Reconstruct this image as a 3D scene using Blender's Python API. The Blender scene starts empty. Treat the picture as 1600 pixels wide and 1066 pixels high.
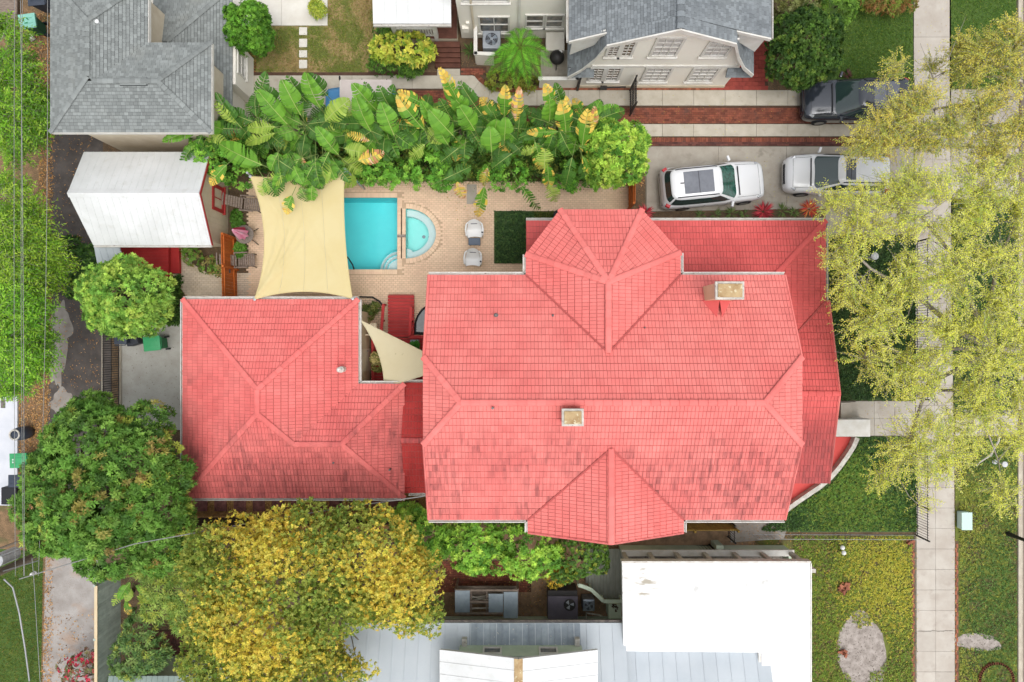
import bpy, bmesh, math, random
import numpy as np
from mathutils import Vector, Matrix
from mathutils.geometry import tessellate_polygon, intersect_point_tri_2d
random.seed(7); RNG = np.random.default_rng(7)
SC = bpy.context.scene
COL = SC.collection
R = math.radians
# ------------------------------------------------------------------ camera, sky, sun, exposure
CAMH = 32.0; FPX = 1600 * 24 / 36.0
cam = bpy.data.objects.new('camera', bpy.data.cameras.new('camera'))
cam.location = (0, 0, CAMH); cam.data.lens = 24; cam.data.sensor_width = 36
cam.data.clip_start = 0.1; cam.data.clip_end = 1000
COL.objects.link(cam); SC.camera = cam
SUN_EL, SUN_AZ = 72.0, 150.0            # degrees; azimuth clockwise from north (+Y): sun from the south-south-east
world = bpy.data.worlds.new('World'); SC.world = world; world.use_nodes = True
wn = world.node_tree; wn.nodes.clear()
sky = wn.nodes.new('ShaderNodeTexSky'); sky.sky_type = 'NISHITA'; sky.sun_disc = False
sky.sun_elevation = R(SUN_EL); sky.sun_rotation = R(SUN_AZ)
sky.air_density = 1.0; sky.dust_density = 4.0; sky.ozone_density = 1.0
hs = wn.nodes.new('ShaderNodeHueSaturation'); hs.inputs['Saturation'].default_value = 0.22   # thin overcast: pale sky
bg = wn.nodes.new('ShaderNodeBackground'); bg.inputs['Strength'].default_value = 0.15
wo = wn.nodes.new('ShaderNodeOutputWorld')
wn.links.new(sky.outputs[0], hs.inputs['Color']); wn.links.new(hs.outputs[0], bg.inputs[0]); wn.links.new(bg.outputs[0], wo.inputs[0])
sl = bpy.data.lights.new('sun', 'SUN'); sl.energy = 0.55; sl.angle = R(50); sl.color = (1.0, 0.965, 0.91)
sun = bpy.data.objects.new('sun', sl); COL.objects.link(sun)
_d = Vector((math.sin(R(SUN_AZ)) * math.cos(R(SUN_EL)), math.cos(R(SUN_AZ)) * math.cos(R(SUN_EL)), math.sin(R(SUN_EL))))
sun.rotation_euler = (-_d).to_track_quat('-Z', 'Y').to_euler(); sun.location = _d * 60
vs = SC.view_settings
vs.view_transform = 'Standard'; vs.look = 'None'; vs.gamma = 1.0; vs.use_curve_mapping = False; vs.exposure = 0.72
SC.cycles.max_bounces = 6; SC.cycles.diffuse_bounces = 3; SC.cycles.glossy_bounces = 3
SC.cycles.transparent_max_bounces = 8; SC.cycles.transmission_bounces = 4; SC.cycles.use_denoising = True
SC.cycles.caustics_reflective = False; SC.cycles.caustics_refractive = False

# ------------------------------------------------------------------ helpers
def P(px, py, z=0.0):
    """photo pixel (1600 x 1066) -> world point at height z"""
    s = (CAMH - z) / FPX
    return Vector(((px - 800) * s, (533 - py) * s, z))
def PX(px, z=0.0): return (px - 800) * (CAMH - z) / FPX
def PY(py, z=0.0): return (533 - py) * (CAMH - z) / FPX
def lin(c): c /= 255.0; return c / 12.92 if c <= .04045 else ((c + .055) / 1.055) ** 2.4
def C(r, g, b, k=1.0):
    return tuple(min(.82, lin(v) / 1.35 * k) for v in (r, g, b)) + (1.0,)

MATS = {}
def mat(name, col, rough=.8, col2=None, scale=3.0, detail=6, ramp=(.35, .65), bump=0., bscale=60., spec=.3, metal=0.,
        attr=None, tint=0., trans=0., extra=None, coat=0., stretch=None, bdist=.01):
    """procedural principled material. attr: multiply/replace by the colour attribute; tint: per-piece brightness spread"""
    m = bpy.data.materials.new(name); m.use_nodes = True; MATS[name] = m
    nt = m.node_tree; N = nt.nodes; Lk = nt.links
    b = N['Principled BSDF']; out = N['Material Output']
    b.inputs['Roughness'].default_value = rough; b.inputs['Metallic'].default_value = metal
    b.inputs['Specular IOR Level'].default_value = spec
    if coat: b.inputs['Coat Weight'].default_value = coat; b.inputs['Coat Roughness'].default_value = .06
    geo = N.new('ShaderNodeNewGeometry')
    pos = geo.outputs['Position']
    if stretch:
        vm = N.new('ShaderNodeVectorMath'); vm.operation = 'MULTIPLY'; vm.inputs[1].default_value = stretch
        Lk.new(pos, vm.inputs[0]); pos_n = vm.outputs[0]
    else: pos_n = pos
    rgb = N.new('ShaderNodeRGB'); rgb.outputs[0].default_value = col; cur = rgb.outputs[0]
    if col2 is not None:
        no = N.new('ShaderNodeTexNoise'); no.inputs['Scale'].default_value = scale; no.inputs['Detail'].default_value = detail
        no.inputs['Roughness'].default_value = .62
        Lk.new(pos_n, no.inputs['Vector'])
        mr = N.new('ShaderNodeMapRange'); mr.inputs[1].default_value, mr.inputs[2].default_value = ramp
        Lk.new(no.outputs['Fac'], mr.inputs[0])
        mx = N.new('ShaderNodeMix'); mx.data_type = 'RGBA'; Lk.new(mr.outputs[0], mx.inputs['Factor'])
        Lk.new(cur, mx.inputs['A']); mx.inputs['B'].default_value = col2; cur = mx.outputs['Result']
    if attr:
        at = N.new('ShaderNodeAttribute'); at.attribute_name = 'Col'
        if attr == 'replace': cur = at.outputs['Color']
        else:
            mx = N.new('ShaderNodeMix'); mx.data_type = 'RGBA'; mx.blend_type = 'MULTIPLY'; mx.inputs['Factor'].default_value = 1
            Lk.new(cur, mx.inputs['A']); Lk.new(at.outputs['Color'], mx.inputs['B']); cur = mx.outputs['Result']
    if tint:
        oi = N.new('ShaderNodeObjectInfo'); at = N.new('ShaderNodeAttribute'); at.attribute_name = 'tint'
        ad = N.new('ShaderNodeMath'); ad.operation = 'ADD'; Lk.new(oi.outputs['Random'], ad.inputs[0]); Lk.new(at.outputs['Fac'], ad.inputs[1])
        fr = N.new('ShaderNodeMath'); fr.operation = 'FRACT'; Lk.new(ad.outputs[0], fr.inputs[0])
        mr = N.new('ShaderNodeMapRange'); mr.inputs[3].default_value = 1 - tint; mr.inputs[4].default_value = 1 + tint
        Lk.new(fr.outputs[0], mr.inputs[0])
        hv = N.new('ShaderNodeHueSaturation'); Lk.new(mr.outputs[0], hv.inputs['Value']); Lk.new(cur, hv.inputs['Color']); cur = hv.outputs[0]
    if extra: cur = extra(N, Lk, cur, pos)
    Lk.new(cur, b.inputs['Base Color'])
    if bump:
        no = N.new('ShaderNodeTexNoise'); no.inputs['Scale'].default_value = bscale; no.inputs['Detail'].default_value = 4
        Lk.new(pos_n, no.inputs['Vector'])
        bp = N.new('ShaderNodeBump'); bp.inputs['Strength'].default_value = bump; bp.inputs['Distance'].default_value = bdist
        Lk.new(no.outputs['Fac'], bp.inputs['Height']); Lk.new(bp.outputs[0], b.inputs['Normal'])
    if trans:
        tr = N.new('ShaderNodeBsdfTranslucent'); Lk.new(cur, tr.inputs['Color'])
        ms = N.new('ShaderNodeMixShader'); ms.inputs[0].default_value = trans
        Lk.new(b.outputs[0], ms.inputs[1]); Lk.new(tr.outputs[0], ms.inputs[2]); Lk.new(ms.outputs[0], out.inputs[0])
    return m

WO = {}                                    # world offset of each Empty / part that parents others
def link(o): COL.objects.link(o); return o
def tag(o, label=None, cat=None, group=None, kind=None):
    if label: o['label'] = label
    if cat: o['category'] = cat
    if group: o['group'] = group
    if kind: o['kind'] = kind
    return o
def thing(name, label, cat, loc=(0, 0, 0), rz=0., group=None):
    o = link(bpy.data.objects.new(name, None)); o.location = loc; o.rotation_euler = (0, 0, rz)
    o.empty_display_size = .2; WO[o.name] = Vector(loc)
    return tag(o, label, cat, group)
def struct(o): o['kind'] = 'structure'; return o
def copy_tree(o, parent=None):
    c = o.copy(); COL.objects.link(c)
    if parent: c.parent = parent
    for ch in [x for x in o.children]: copy_tree(ch, c)
    return c

class MB:
    """collects faces; build() links them as one mesh object"""
    def __init__(s): s.v = []; s.f = []; s.c = []
    def face(s, pts, col=None):
        i = len(s.v); s.v += [tuple(p) for p in pts]; s.f.append(tuple(range(i, i + len(pts)))); s.c.append(col); return s
    def box(s, lo, hi, bottom=True):
        (x0, y0, z0), (x1, y1, z1) = lo, hi
        return s.prism([(x0, y0, z0), (x1, y0, z0), (x1, y1, z0), (x0, y1, z0)], [(x0, y0, z1), (x1, y0, z1), (x1, y1, z1), (x0, y1, z1)], bottom)
    def obox(s, c, size, rz=0., tilt=None, bottom=True):
        """box centred at c, turned rz about z (tilt: extra matrix)"""
        M = Matrix.Rotation(rz, 3, 'Z')
        if tilt is not None: M = M @ tilt
        h = [Vector(size)[i] / 2 for i in range(3)]; c = Vector(c)
        q = lambda x, y, z: c + M @ Vector((x * h[0], y * h[1], z * h[2]))
        return s.prism([q(-1, -1, -1), q(1, -1, -1), q(1, 1, -1), q(-1, 1, -1)], [q(-1, -1, 1), q(1, -1, 1), q(1, 1, 1), q(-1, 1, 1)], bottom)
    def prism(s, bot, top, bottom=True, col=None):
        n = len(bot); i = len(s.v); s.v += [tuple(p) for p in bot] + [tuple(p) for p in top]
        if bottom: s.f.append(tuple(range(i + n - 1, i - 1, -1))); s.c.append(col)
        s.f.append(tuple(range(i + n, i + 2 * n))); s.c.append(col)
        for k in range(n):
            s.f.append((i + k, i + (k + 1) % n, i + n + (k + 1) % n, i + n + k)); s.c.append(col)
        return s
    def slab(s, pts, z0, z1): return s.prism([(p[0], p[1], z0) for p in pts], [(p[0], p[1], z1) for p in pts])
    def tube(s, pts, r, n=6, cap=True):
        pts = [Vector(p) for p in pts]; rs = r if isinstance(r, (list, tuple)) else [r] * len(pts)
        i0 = len(s.v); up = Vector((.13, .21, .97)).normalized()
        for k, p in enumerate(pts):
            d = (pts[min(k + 1, len(pts) - 1)] - pts[max(k - 1, 0)])
            d = d.normalized() if d.length > 1e-9 else Vector((0, 0, 1))
            a = d.cross(up)
            if a.length < .05: a = d.cross(Vector((1, 0, 0)))
            a.normalize(); b = d.cross(a)
            for j in range(n):
                t = 2 * math.pi * j / n; s.v.append(tuple(p + (a * math.cos(t) + b * math.sin(t)) * rs[k]))
        for k in range(len(pts) - 1):
            for j in range(n):
                a0 = i0 + k * n + j; a1 = i0 + k * n + (j + 1) % n
                s.f.append((a0, a1, a1 + n, a0 + n)); s.c.append(None)
        if cap:
            s.f.append(tuple(range(i0 + n - 1, i0 - 1, -1))); s.c.append(None)
            e = i0 + (len(pts) - 1) * n; s.f.append(tuple(range(e, e + n))); s.c.append(None)
        return s
    def lathe(s, c, prof, n=20):
        """prof: (radius, z) from bottom to top about a vertical axis at c"""
        i0 = len(s.v); c = Vector(c)
        for r, z in prof:
            for j in range(n):
                t = 2 * math.pi * j / n; s.v.append((c.x + r * math.cos(t), c.y + r * math.sin(t), c.z + z))
        for k in range(len(prof) - 1):
            for j in range(n):
                a0 = i0 + k * n + j; a1 = i0 + k * n + (j + 1) % n
                s.f.append((a0, a1, a1 + n, a0 + n)); s.c.append(None)
        s.f.append(tuple(range(i0 + n - 1, i0 - 1, -1))); s.c.append(None)
        e = i0 + (len(prof) - 1) * n; s.f.append(tuple(range(e, e + n))); s.c.append(None)
        return s
    def grid(s, G):
        """G[i][j] points"""
        i0 = len(s.v); a, b = len(G), len(G[0])
        for row in G: s.v += [tuple(p) for p in row]
        for i in range(a - 1):
            for j in range(b - 1):
                k = i0 + i * b + j; s.f.append((k, k + 1, k + b + 1, k + b)); s.c.append(None)
        return s
    def mesh(s, name, m, smooth=False, tint=False, off=None):
        me = bpy.data.meshes.new(name)
        v = [tuple(Vector(p) - off) for p in s.v] if off is not None else s.v
        me.from_pydata(v, [], s.f); me.update()
        if any(c is not None for c in s.c):
            at = me.attributes.new('Col', 'FLOAT_COLOR', 'FACE')
            at.data.foreach_set('color', np.array([c if c is not None else (1, 1, 1, 1) for c in s.c], np.float32).ravel())
        if tint is not False:
            at = me.attributes.new('tint', 'FLOAT', 'FACE')
            at.data.foreach_set('value', np.array(tint if not isinstance(tint, bool) else RNG.random(len(s.f)), np.float32))
        if m is not None: me.materials.append(m)
        if smooth: me.polygons.foreach_set('use_smooth', [True] * len(me.polygons)); me.update()
        return me
    def build(s, name, m, parent=None, smooth=False, tint=False, local=False, bevel=0., kind=None, auto=True):
        off = None
        if parent is None and not local:       # a thing of one mesh: origin at its base
            A = np.array(s.v); off = Vector((float((A[:, 0].min() + A[:, 0].max()) / 2), float((A[:, 1].min() + A[:, 1].max()) / 2), float(A[:, 2].min())))
        me = s.mesh(name, m, smooth, tint, off)
        o = link(bpy.data.objects.new(name, me))
        if parent is not None:
            o.parent = parent
            if not local:
                o.location = -WO.get(parent.name, Vector((0, 0, 0)))
            WO[o.name] = Vector((0, 0, 0))
        elif off is not None: o.location = off; WO[o.name] = off
        if bevel:
            b = o.modifiers.new('bevel', 'BEVEL'); b.width = bevel; b.segments = 2; b.limit_method = 'ANGLE'; b.angle_limit = R(40)
        if kind: o['kind'] = kind
        return o
def inst(name, me, parent, M):
    """one more object that shares a mesh; M in the parent's own space"""
    o = link(bpy.data.objects.new(name, me)); o.parent = parent; o.matrix_basis = M; return o
def basis(o, x, y, z): return Matrix((( x[0], y[0], z[0], o[0]), (x[1], y[1], z[1], o[1]), (x[2], y[2], z[2], o[2]), (0, 0, 0, 1)))

def sheet(name, pts, z, m, holes=(), kind='structure'):
    """a flat piece of ground from photo pixels"""
    outer = [P(x, y, 0) for x, y in pts]; hs = [[Vector((h[0], h[1], 0)) for h in hole] for hole in holes]
    loops = [[Vector((p.x, p.y, 0)) for p in outer]] + hs
    flat = [p for l in loops for p in l]
    tris = tessellate_polygon(loops)
    me = bpy.data.meshes.new(name); 
    F = []
    for t in tris:
        a, b, c = (flat[i] for i in t)
        F.append(t if (b - a).cross(c - a).z > 0 else (t[0], t[2], t[1]))
    me.from_pydata([(p.x, p.y, z) for p in flat], [], F); me.materials.append(m)
    o = link(bpy.data.objects.new(name, me)); o['kind'] = kind; WO[o.name] = Vector((0, 0, 0)); return o
def inside(x, y, poly):
    r = False; j = len(poly) - 1
    for i in range(len(poly)):
        xi, yi = poly[i][0], poly[i][1]; xj, yj = poly[j][0], poly[j][1]
        if (yi > y) != (yj > y) and x < (xj - xi) * (y - yi) / (yj - yi) + xi: r = not r
        j = i
    return r
def W2(pts, z=0.): return [(P(x, y, z).x, P(x, y, z).y) for x, y in pts]

# ------------------------------------------------------------------ foliage by arrays
def np_mesh(name, V, F4, cols, m, parent=None, kind=None, off=None):
    """V (n,3), F4 (m,4) quads, cols (m,3) per face"""
    me = bpy.data.meshes.new(name); n, k = len(V), len(F4)
    if off is None and parent is None:
        off = np.array([(V[:, 0].min() + V[:, 0].max()) / 2, (V[:, 1].min() + V[:, 1].max()) / 2, V[:, 2].min()])
    if off is not None: V = V - off
    me.vertices.add(n); me.vertices.foreach_set('co', V.astype(np.float32).ravel())
    me.loops.add(k * 4); me.loops.foreach_set('vertex_index', F4.astype(np.int32).ravel())
    me.polygons.add(k); me.polygons.foreach_set('loop_start', np.arange(0, k * 4, 4, dtype=np.int32))
    me.update(calc_edges=True); me.validate()
    at = me.attributes.new('Col', 'FLOAT_COLOR', 'FACE')
    at.data.foreach_set('color', np.concatenate([cols, np.ones((k, 1))], 1).astype(np.float32).ravel())
    me.materials.append(m)
    o = link(bpy.data.objects.new(name, me))
    if parent is not None: o.parent = parent; o.location = -WO.get(parent.name, Vector((0, 0, 0)))
    elif off is not None: o.location = off
    if kind: o['kind'] = kind
    return o
def norm(a): return a / np.maximum(np.linalg.norm(a, axis=-1, keepdims=True), 1e-9)
def leaf_quads(c, d, n, L, W, fold=.12, sag=.1):
    """c base (N,3), d direction, n normal -> V, F"""
    d = norm(d); s = norm(np.cross(d, n)); n = np.cross(s, d)
    L = np.broadcast_to(L, len(c))[:, None]; W = np.broadcast_to(W, len(c))[:, None]
    tip = c + d * L - np.array([0, 0, 1.]) * L * sag
    mid = c + d * L * .48
    V = np.stack([c, mid + s * W / 2 + n * W * fold, tip, mid - s * W / 2 + n * W * fold], 1).reshape(-1, 3)
    F = np.arange(len(c) * 4).reshape(-1, 4)
    return V, F
def pick(pal, n, w=None, jit=.12):
    pal = np.array([p[:3] for p in pal]); 
    if w is not None: w = np.array(w) / np.sum(w)
    i = RNG.choice(len(pal), n, p=w)
    return pal[i] * (1 + jit * (RNG.random((n, 1)) * 2 - 1)) * (1 + .06 * (RNG.random((n, 3)) * 2 - 1))
def dome_points(lobes, n, low=-.25, inner=.25):
    """points + outward normals on a union of ellipsoid lobes [(centre, (rx,ry,rz))]"""
    A = np.array([r[0] * r[1] for _, r in lobes]) ; A = A / A.sum()
    out_p, out_n = [], []
    Cs = np.array([tuple(c) for c, _ in lobes]); Rs = np.array([r for _, r in lobes])
    tot = 0
    while tot < n:
        k = RNG.choice(len(lobes), n * 2, p=A)
        u = norm(RNG.normal(size=(n * 2, 3))); 
        ok = u[:, 2] > low; u = u[ok]; k = k[ok]
        rad = 1 - inner * RNG.random(len(u)) ** 2
        p = Cs[k] + u * Rs[k] * rad[:, None]
        q = (p[:, None, :] - Cs[None]) / Rs[None]
        dd = (q ** 2).sum(-1); dd[np.arange(len(p)), k] = 9
        keep = dd.min(1) > .55
        out_p.append(p[keep]); out_n.append(norm(u[keep] / Rs[k[keep]])); tot += keep.sum()
    return np.concatenate(out_p)[:n], np.concatenate(out_n)[:n]
def rosettes(pts, nrm, k, L, W, cols, lift=.45, sag=.15, spread=.3):
    """k leaves around every point, whorled about its normal; cols (len(pts),3)"""
    n = len(pts); up = norm(nrm + np.array([0, 0, .5]) + spread * RNG.normal(size=(n, 3)))
    a = norm(np.cross(up, RNG.normal(size=(n, 3)))); b = np.cross(up, a)
    t = (np.arange(k)[None] * 2.4 + RNG.random((n, 1)) * 6.28 + .3 * RNG.normal(size=(n, k)))
    el = lift * (.3 + 1.2 * RNG.random((n, k)))
    d = (np.cos(t)[..., None] * a[:, None] + np.sin(t)[..., None] * b[:, None]) * np.cos(el)[..., None] + up[:, None] * np.sin(el)[..., None]
    c = np.repeat(pts[:, None], k, 1) + d * L * .08
    sc = (.7 + .6 * RNG.random((n, k)))
    V, F = leaf_quads(c.reshape(-1, 3), d.reshape(-1, 3), np.repeat(up[:, None], k, 1).reshape(-1, 3), (L * sc).ravel(), (W * sc).ravel(), sag=sag)
    cc = np.repeat(cols[:, None], k, 1) * (1 + .14 * (RNG.random((n, k, 1)) * 2 - 1))
    return V, F, cc.reshape(-1, 3)
def tufts(lobes, nt, rt, per, low=-.25, inner=.3):
    """points gathered in rounded tufts over the lobes, with gaps between; also the tuft number of each point"""
    c, q = dome_points(lobes, nt, low=low, inner=inner); r = rt * (.65 + .7 * RNG.random((nt, 1, 1)))
    u = norm(RNG.normal(size=(nt, per, 3)) + 1.1 * norm(q + np.array([0, 0, .35]))[:, None]); k = np.repeat(np.arange(nt), per)
    p = (c[:, None] + u * r * (.75 + .3 * RNG.random((nt, per, 1)))).reshape(-1, 3); return p, u.reshape(-1, 3), k
def sprays(base, dirs, length, per, L, W, cols, droop=.15, side=.9):
    """twigs from base along dirs with leaves on both sides"""
    n = len(base); dirs = norm(dirs); t = (np.arange(per) + .6) / per
    ln = np.broadcast_to(length, n)
    p = base[:, None] + dirs[:, None] * (ln[:, None] * t)[..., None]
    p[..., 2] -= droop * ln[:, None] * t ** 2
    up = norm(np.array([0, 0, 1.]) + .35 * RNG.normal(size=(n, 3)))
    s = norm(np.cross(dirs, up))
    sg = np.where(np.arange(per) % 2 == 0, 1., -1.)
    ld = dirs[:, None] * .75 + s[:, None] * (sg * side)[None, :, None] + .35 * RNG.normal(size=(n, per, 3))
    nn = np.repeat(up[:, None], per, 1) + .3 * RNG.normal(size=(n, per, 3))
    sc = (.7 + .6 * RNG.random((n, per)))
    V, F = leaf_quads(p.reshape(-1, 3), ld.reshape(-1, 3), nn.reshape(-1, 3), (L * sc).ravel(), (W * sc).ravel(), sag=.1)
    cc = np.repeat(cols[:, None], per, 1) * (1 + .18 * (RNG.random((n, per, 1)) * 2 - 1))
    return V, F, cc.reshape(-1, 3)
def twig_mesh(base, dirs, length, r, droop=.15):
    """thin three-sided twigs"""
    n = len(base); dirs = norm(dirs); ln = np.broadcast_to(length, n)[:, None]
    e = base + dirs * ln; e[:, 2] -= droop * ln[:, 0]
    a = norm(np.cross(dirs, np.array([0.1, .2, 1.]))); b = np.cross(dirs, a)
    V = []; 
    for q in range(3):
        w = math.cos(q * 2.094) * a + math.sin(q * 2.094) * b
        V.append(base + w * r); V.append(e + w * r * .4)
    V = np.stack(V, 1).reshape(-1, 3); i = np.arange(n)[:, None] * 6
    F = np.concatenate([i + np.array([[0, 2, 3, 1]]), i + np.array([[2, 4, 5, 3]]), i + np.array([[4, 0, 1, 5]])], 0)
    return V, F
def cat_parts(*parts):
    Vs, Fs, Cs, k = [], [], [], 0
    for V, F, c in parts:
        Vs.append(V); Fs.append(F + k); Cs.append(c); k += len(V)
    return np.concatenate(Vs), np.concatenate(Fs), np.concatenate(Cs)
# ------------------------------------------------------------------ materials of the setting
def speckle(scale, thr, col, soft=.03, amt=1.):
    """scattered flecks with a shape of their own (leaf bits, chips, stains)"""
    def f(N, Lk, cur, pos):
        no = N.new('ShaderNodeTexNoise'); no.inputs['Scale'].default_value = scale; no.inputs['Detail'].default_value = 3
        Lk.new(pos, no.inputs['Vector'])
        mr = N.new('ShaderNodeMapRange'); mr.inputs[1].default_value = thr; mr.inputs[2].default_value = thr + soft; mr.inputs[4].default_value = amt
        Lk.new(no.outputs['Fac'], mr.inputs[0])
        mx = N.new('ShaderNodeMix'); mx.data_type = 'RGBA'; Lk.new(mr.outputs[0], mx.inputs['Factor'])
        Lk.new(cur, mx.inputs['A']); mx.inputs['B'].default_value = col; return mx.outputs['Result']
    return f
def chain(*fs):
    def f(N, Lk, cur, pos):
        for g in fs: cur = g(N, Lk, cur, pos)
        return cur
    return f
mat('soil', C(124, 104, 82), .95, C(92, 76, 60), 2.2, bump=.6, bscale=30, extra=speckle(26, .6, C(150, 118, 82)))
mat('litter', C(150, 122, 92), .95, C(112, 94, 70), 3.5, bump=.7, bscale=45, extra=chain(speckle(34, .58, C(182, 146, 108)), speckle(1.1, .58, C(98, 104, 64), .12, .7)))
mat('bright_mulch', C(176, 134, 88, 1.5), .95, C(140, 104, 66, 1.4), 4, bump=.6, bscale=45)
mat('bright_soil', C(150, 122, 96, 1.5), .95, C(116, 96, 76, 1.4), 3, bump=.6, bscale=30)
mat('asphalt', C(108, 101, 96), .8, C(82, 76, 73), 1.4, bump=.35, bscale=120, extra=chain(speckle(1.7, .62, C(120, 112, 106), .1, .6), speckle(22, .66, C(150, 112, 72))))
mat('old_concrete', C(176, 170, 162), .88, C(156, 147, 138), 1.6, bump=.2, bscale=90, extra=chain(speckle(3.2, .62, C(150, 138, 126), .1, .55), speckle(38, .68, C(120, 104, 88))))
mat('alley_concrete', C(184, 179, 174), .88, C(160, 153, 147), 1.2, bump=.25, bscale=90, extra=chain(speckle(.9, .56, C(180, 152, 130), .12, .6), speckle(34, .66, C(140, 104, 74))))
mat('pale_concrete', C(212, 204, 188), .88, C(196, 187, 170), 2., bump=.15, bscale=90, tint=.05, extra=chain(speckle(30, .7, C(150, 138, 120)), speckle(2.3, .6, C(176, 164, 146), .15, .6)))
mat('walk_concrete', C(206, 199, 188), .88, C(190, 180, 168), 1.1, bump=.15, bscale=90, tint=.045, extra=chain(speckle(28, .71, C(150, 132, 112)), speckle(1.7, .58, C(170, 156, 144), .16, .6)))
mat('drive_concrete', C(196, 189, 176), .9, C(172, 163, 150), .9, bump=.2, bscale=80, tint=.04, extra=chain(speckle(2.1, .6, C(138, 130, 118), .14, .6), speckle(30, .7, C(128, 114, 96))))
mat('pad_concrete', C(198, 196, 188), .88, C(182, 178, 168), 1.5, bump=.15, bscale=80, extra=chain(speckle(9, .69, C(120, 114, 104), .04, .8), speckle(40, .66, C(150, 142, 130))))
mat('patio_white', C(240, 236, 226), .85, C(226, 220, 208), 1.3, bump=.1)
mat('joint_dirt', C(132, 122, 106), .95, C(110, 102, 86), 6)
mat('lawn_soil', C(118, 126, 66), .95, C(176, 152, 108), .8, ramp=(.46, .56), bump=.5, bscale=40)
mat('lawn_green', C(72, 104, 46), .95, C(92, 116, 56), 1.2, bump=.5, bscale=40)
mat('cover_soil', C(74, 100, 58), .95, C(90, 106, 66), 2, bump=.5, bscale=30)
mat('yard_soil', C(112, 122, 52), .95, C(98, 88, 60), .9, bump=.5, bscale=30, ramp=(.45, .6))
mat('sand', C(188, 178, 170), .95, C(150, 140, 132), 4, bump=.6, bscale=26, extra=speckle(14, .6, C(118, 108, 100), .05))
mat('paver', C(234, 206, 176, 1.2), .85, C(224, 192, 164, 1.2), 1.0, tint=.06, bump=.1, bscale=90, extra=speckle(.7, .56, C(238, 210, 172), .2, .7))
mat('paver_joint', C(214, 186, 156), .95, C(200, 172, 144), 3)
mat('brick', C(152, 86, 66), .88, C(120, 74, 62), 2.5, tint=.3, bump=.25, bscale=70, extra=chain(speckle(5, .56, C(172, 104, 74), .12, .8), speckle(1.8, .6, C(96, 76, 70), .12, .6)))
mat('brick_dark', C(126, 76, 66), .88, C(96, 66, 62), 2.5, tint=.3, bump=.25, bscale=70)
mat('brick_edge', C(172, 110, 82), .88, C(142, 86, 66), 5, tint=.28, bump=.2)
mat('brick_joint', C(104, 78, 62), .95, C(84, 64, 54), 5)
mat('curb', C(210, 200, 182), .88, C(188, 176, 158), 2, bump=.15)
mat('road', C(150, 136, 122), .85, C(128, 116, 106), 1.5, bump=.35, bscale=100)

# ------------------------------------------------------------------ pool outlines (world), so the ground can open for them
POOL = [(PX(482), PY(421)), (PX(620.5), PY(421)), (PX(620.5), PY(309)), (PX(482), PY(309))]
_sc = (PX(634), PY(365)); _sr = PX(681) - PX(634)
SPA = [(_sc[0] + _sr * math.cos(t) * 1.0, _sc[1] + _sr * .83 * math.sin(t)) for t in [(-90 + 180 * k / 28) * math.pi / 180 for k in range(29)]]
HX0, HX1, HY0, HY1 = PX(470), PX(694), PY(434), PY(298)

g = MB(); E = 130
for lo, hi in (((-E, -E), (E, HY0)), ((-E, HY1), (E, E)), ((-E, HY0), (HX0, HY1)), ((HX1, HY0), (E, HY1))):
    g.face([(lo[0], lo[1], -.06), (hi[0], lo[1], -.06), (hi[0], hi[1], -.06), (lo[0], hi[1], -.06)])
ground = struct(g.build('ground', MATS['soil'])); WO['ground'] = ground.location.copy()

sheet('leaf_litter_verge', [(-60, -80), (85, -80), (86, 200), (82, 430), (78, 640), (72, 900), (70, 1140), (-60, 1140)], -.054, MATS['litter'])
sheet('alley', [(74, 190), (160, 196), (160, 300), (172, 440), (172, 660), (160, 900), (160, 1140), (66, 1140), (72, 700), (80, 420)], -.048, MATS['asphalt'])
def blob(cx, cy, rx, ry, n=26, j=.18, seed=1):
    r = random.Random(seed); ph = [r.random() * 6.28 for _ in range(4)]
    out = []
    for k in range(n):
        t = 2 * math.pi * k / n
        q = 1 + j * (math.sin(2 * t + ph[0]) + .6 * math.sin(3 * t + ph[1]) + .4 * math.sin(5 * t + ph[2]) + .3 * math.sin(9 * t + ph[3])) / 1.6
        out.append((cx + rx * q * math.cos(t), cy - ry * q * math.sin(t)))
    return out
sheet('concrete_patch', blob(92, 505, 15, 36, n=70, seed=3, j=.45), -.044, MATS['old_concrete'])
sheet('concrete_patch', blob(88, 560, 12, 50, n=70, seed=8, j=.45), -.040, MATS['old_concrete'])
sheet('concrete_patch', blob(98, 636, 20, 24, n=70, seed=5, j=.45), -.040, MATS['old_concrete'])
sheet('alley_slab', [(70, 868), (152, 868), (150, 1140), (64, 1140)], -.042, MATS['alley_concrete'])
sheet('left_grass_strip', [(-20, 858), (66, 862), (62, 1140), (-20, 1140)], -.046, MATS['lawn_green'])
sheet('garage_pad', [(189, 508), (292, 505), (292, 672), (186, 672)], -.02, MATS['pad_concrete'])
kb = MB(); kb.box((PX(186), PY(672), -.05), (PX(189.5), PY(508), .06)); struct(kb.build('pad_kerb', MATS['curb']))
sheet('northwest_lawn', [(380, -60), (590, -60), (590, 40), (575, 113), (395, 113), (395, 90), (380, 80)], -.03, MATS['lawn_soil'])
sheet('northeast_lawn', [(1290, -60), (1428, -60), (1428, 130), (1424, 141), (1290, 141)], -.03, MATS['lawn_green'])
sheet('north_verge_lawn', [(1484, -60), (1589, -60), (1589, 138), (1484, 138)], -.03, MATS['lawn_green'])
sheet('middle_verge', [(1485, 312), (1590, 312), (1590, 650), (1490, 650)], -.03, MATS['cover_soil'])
sheet('south_verge', [(1493, 682), (1590, 682), (1590, 1140), (1494, 1140)], -.03, MATS['yard_soil'])
sheet('front_bed_north', [(1200, 368), (1431, 368), (1431, 626), (1200, 626)], -.03, MATS['cover_soil'])
sheet('front_bed_south', [(1150, 682), (1432, 682), (1434, 832), (1150, 832)], -.03, MATS['cover_soil'])
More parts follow.
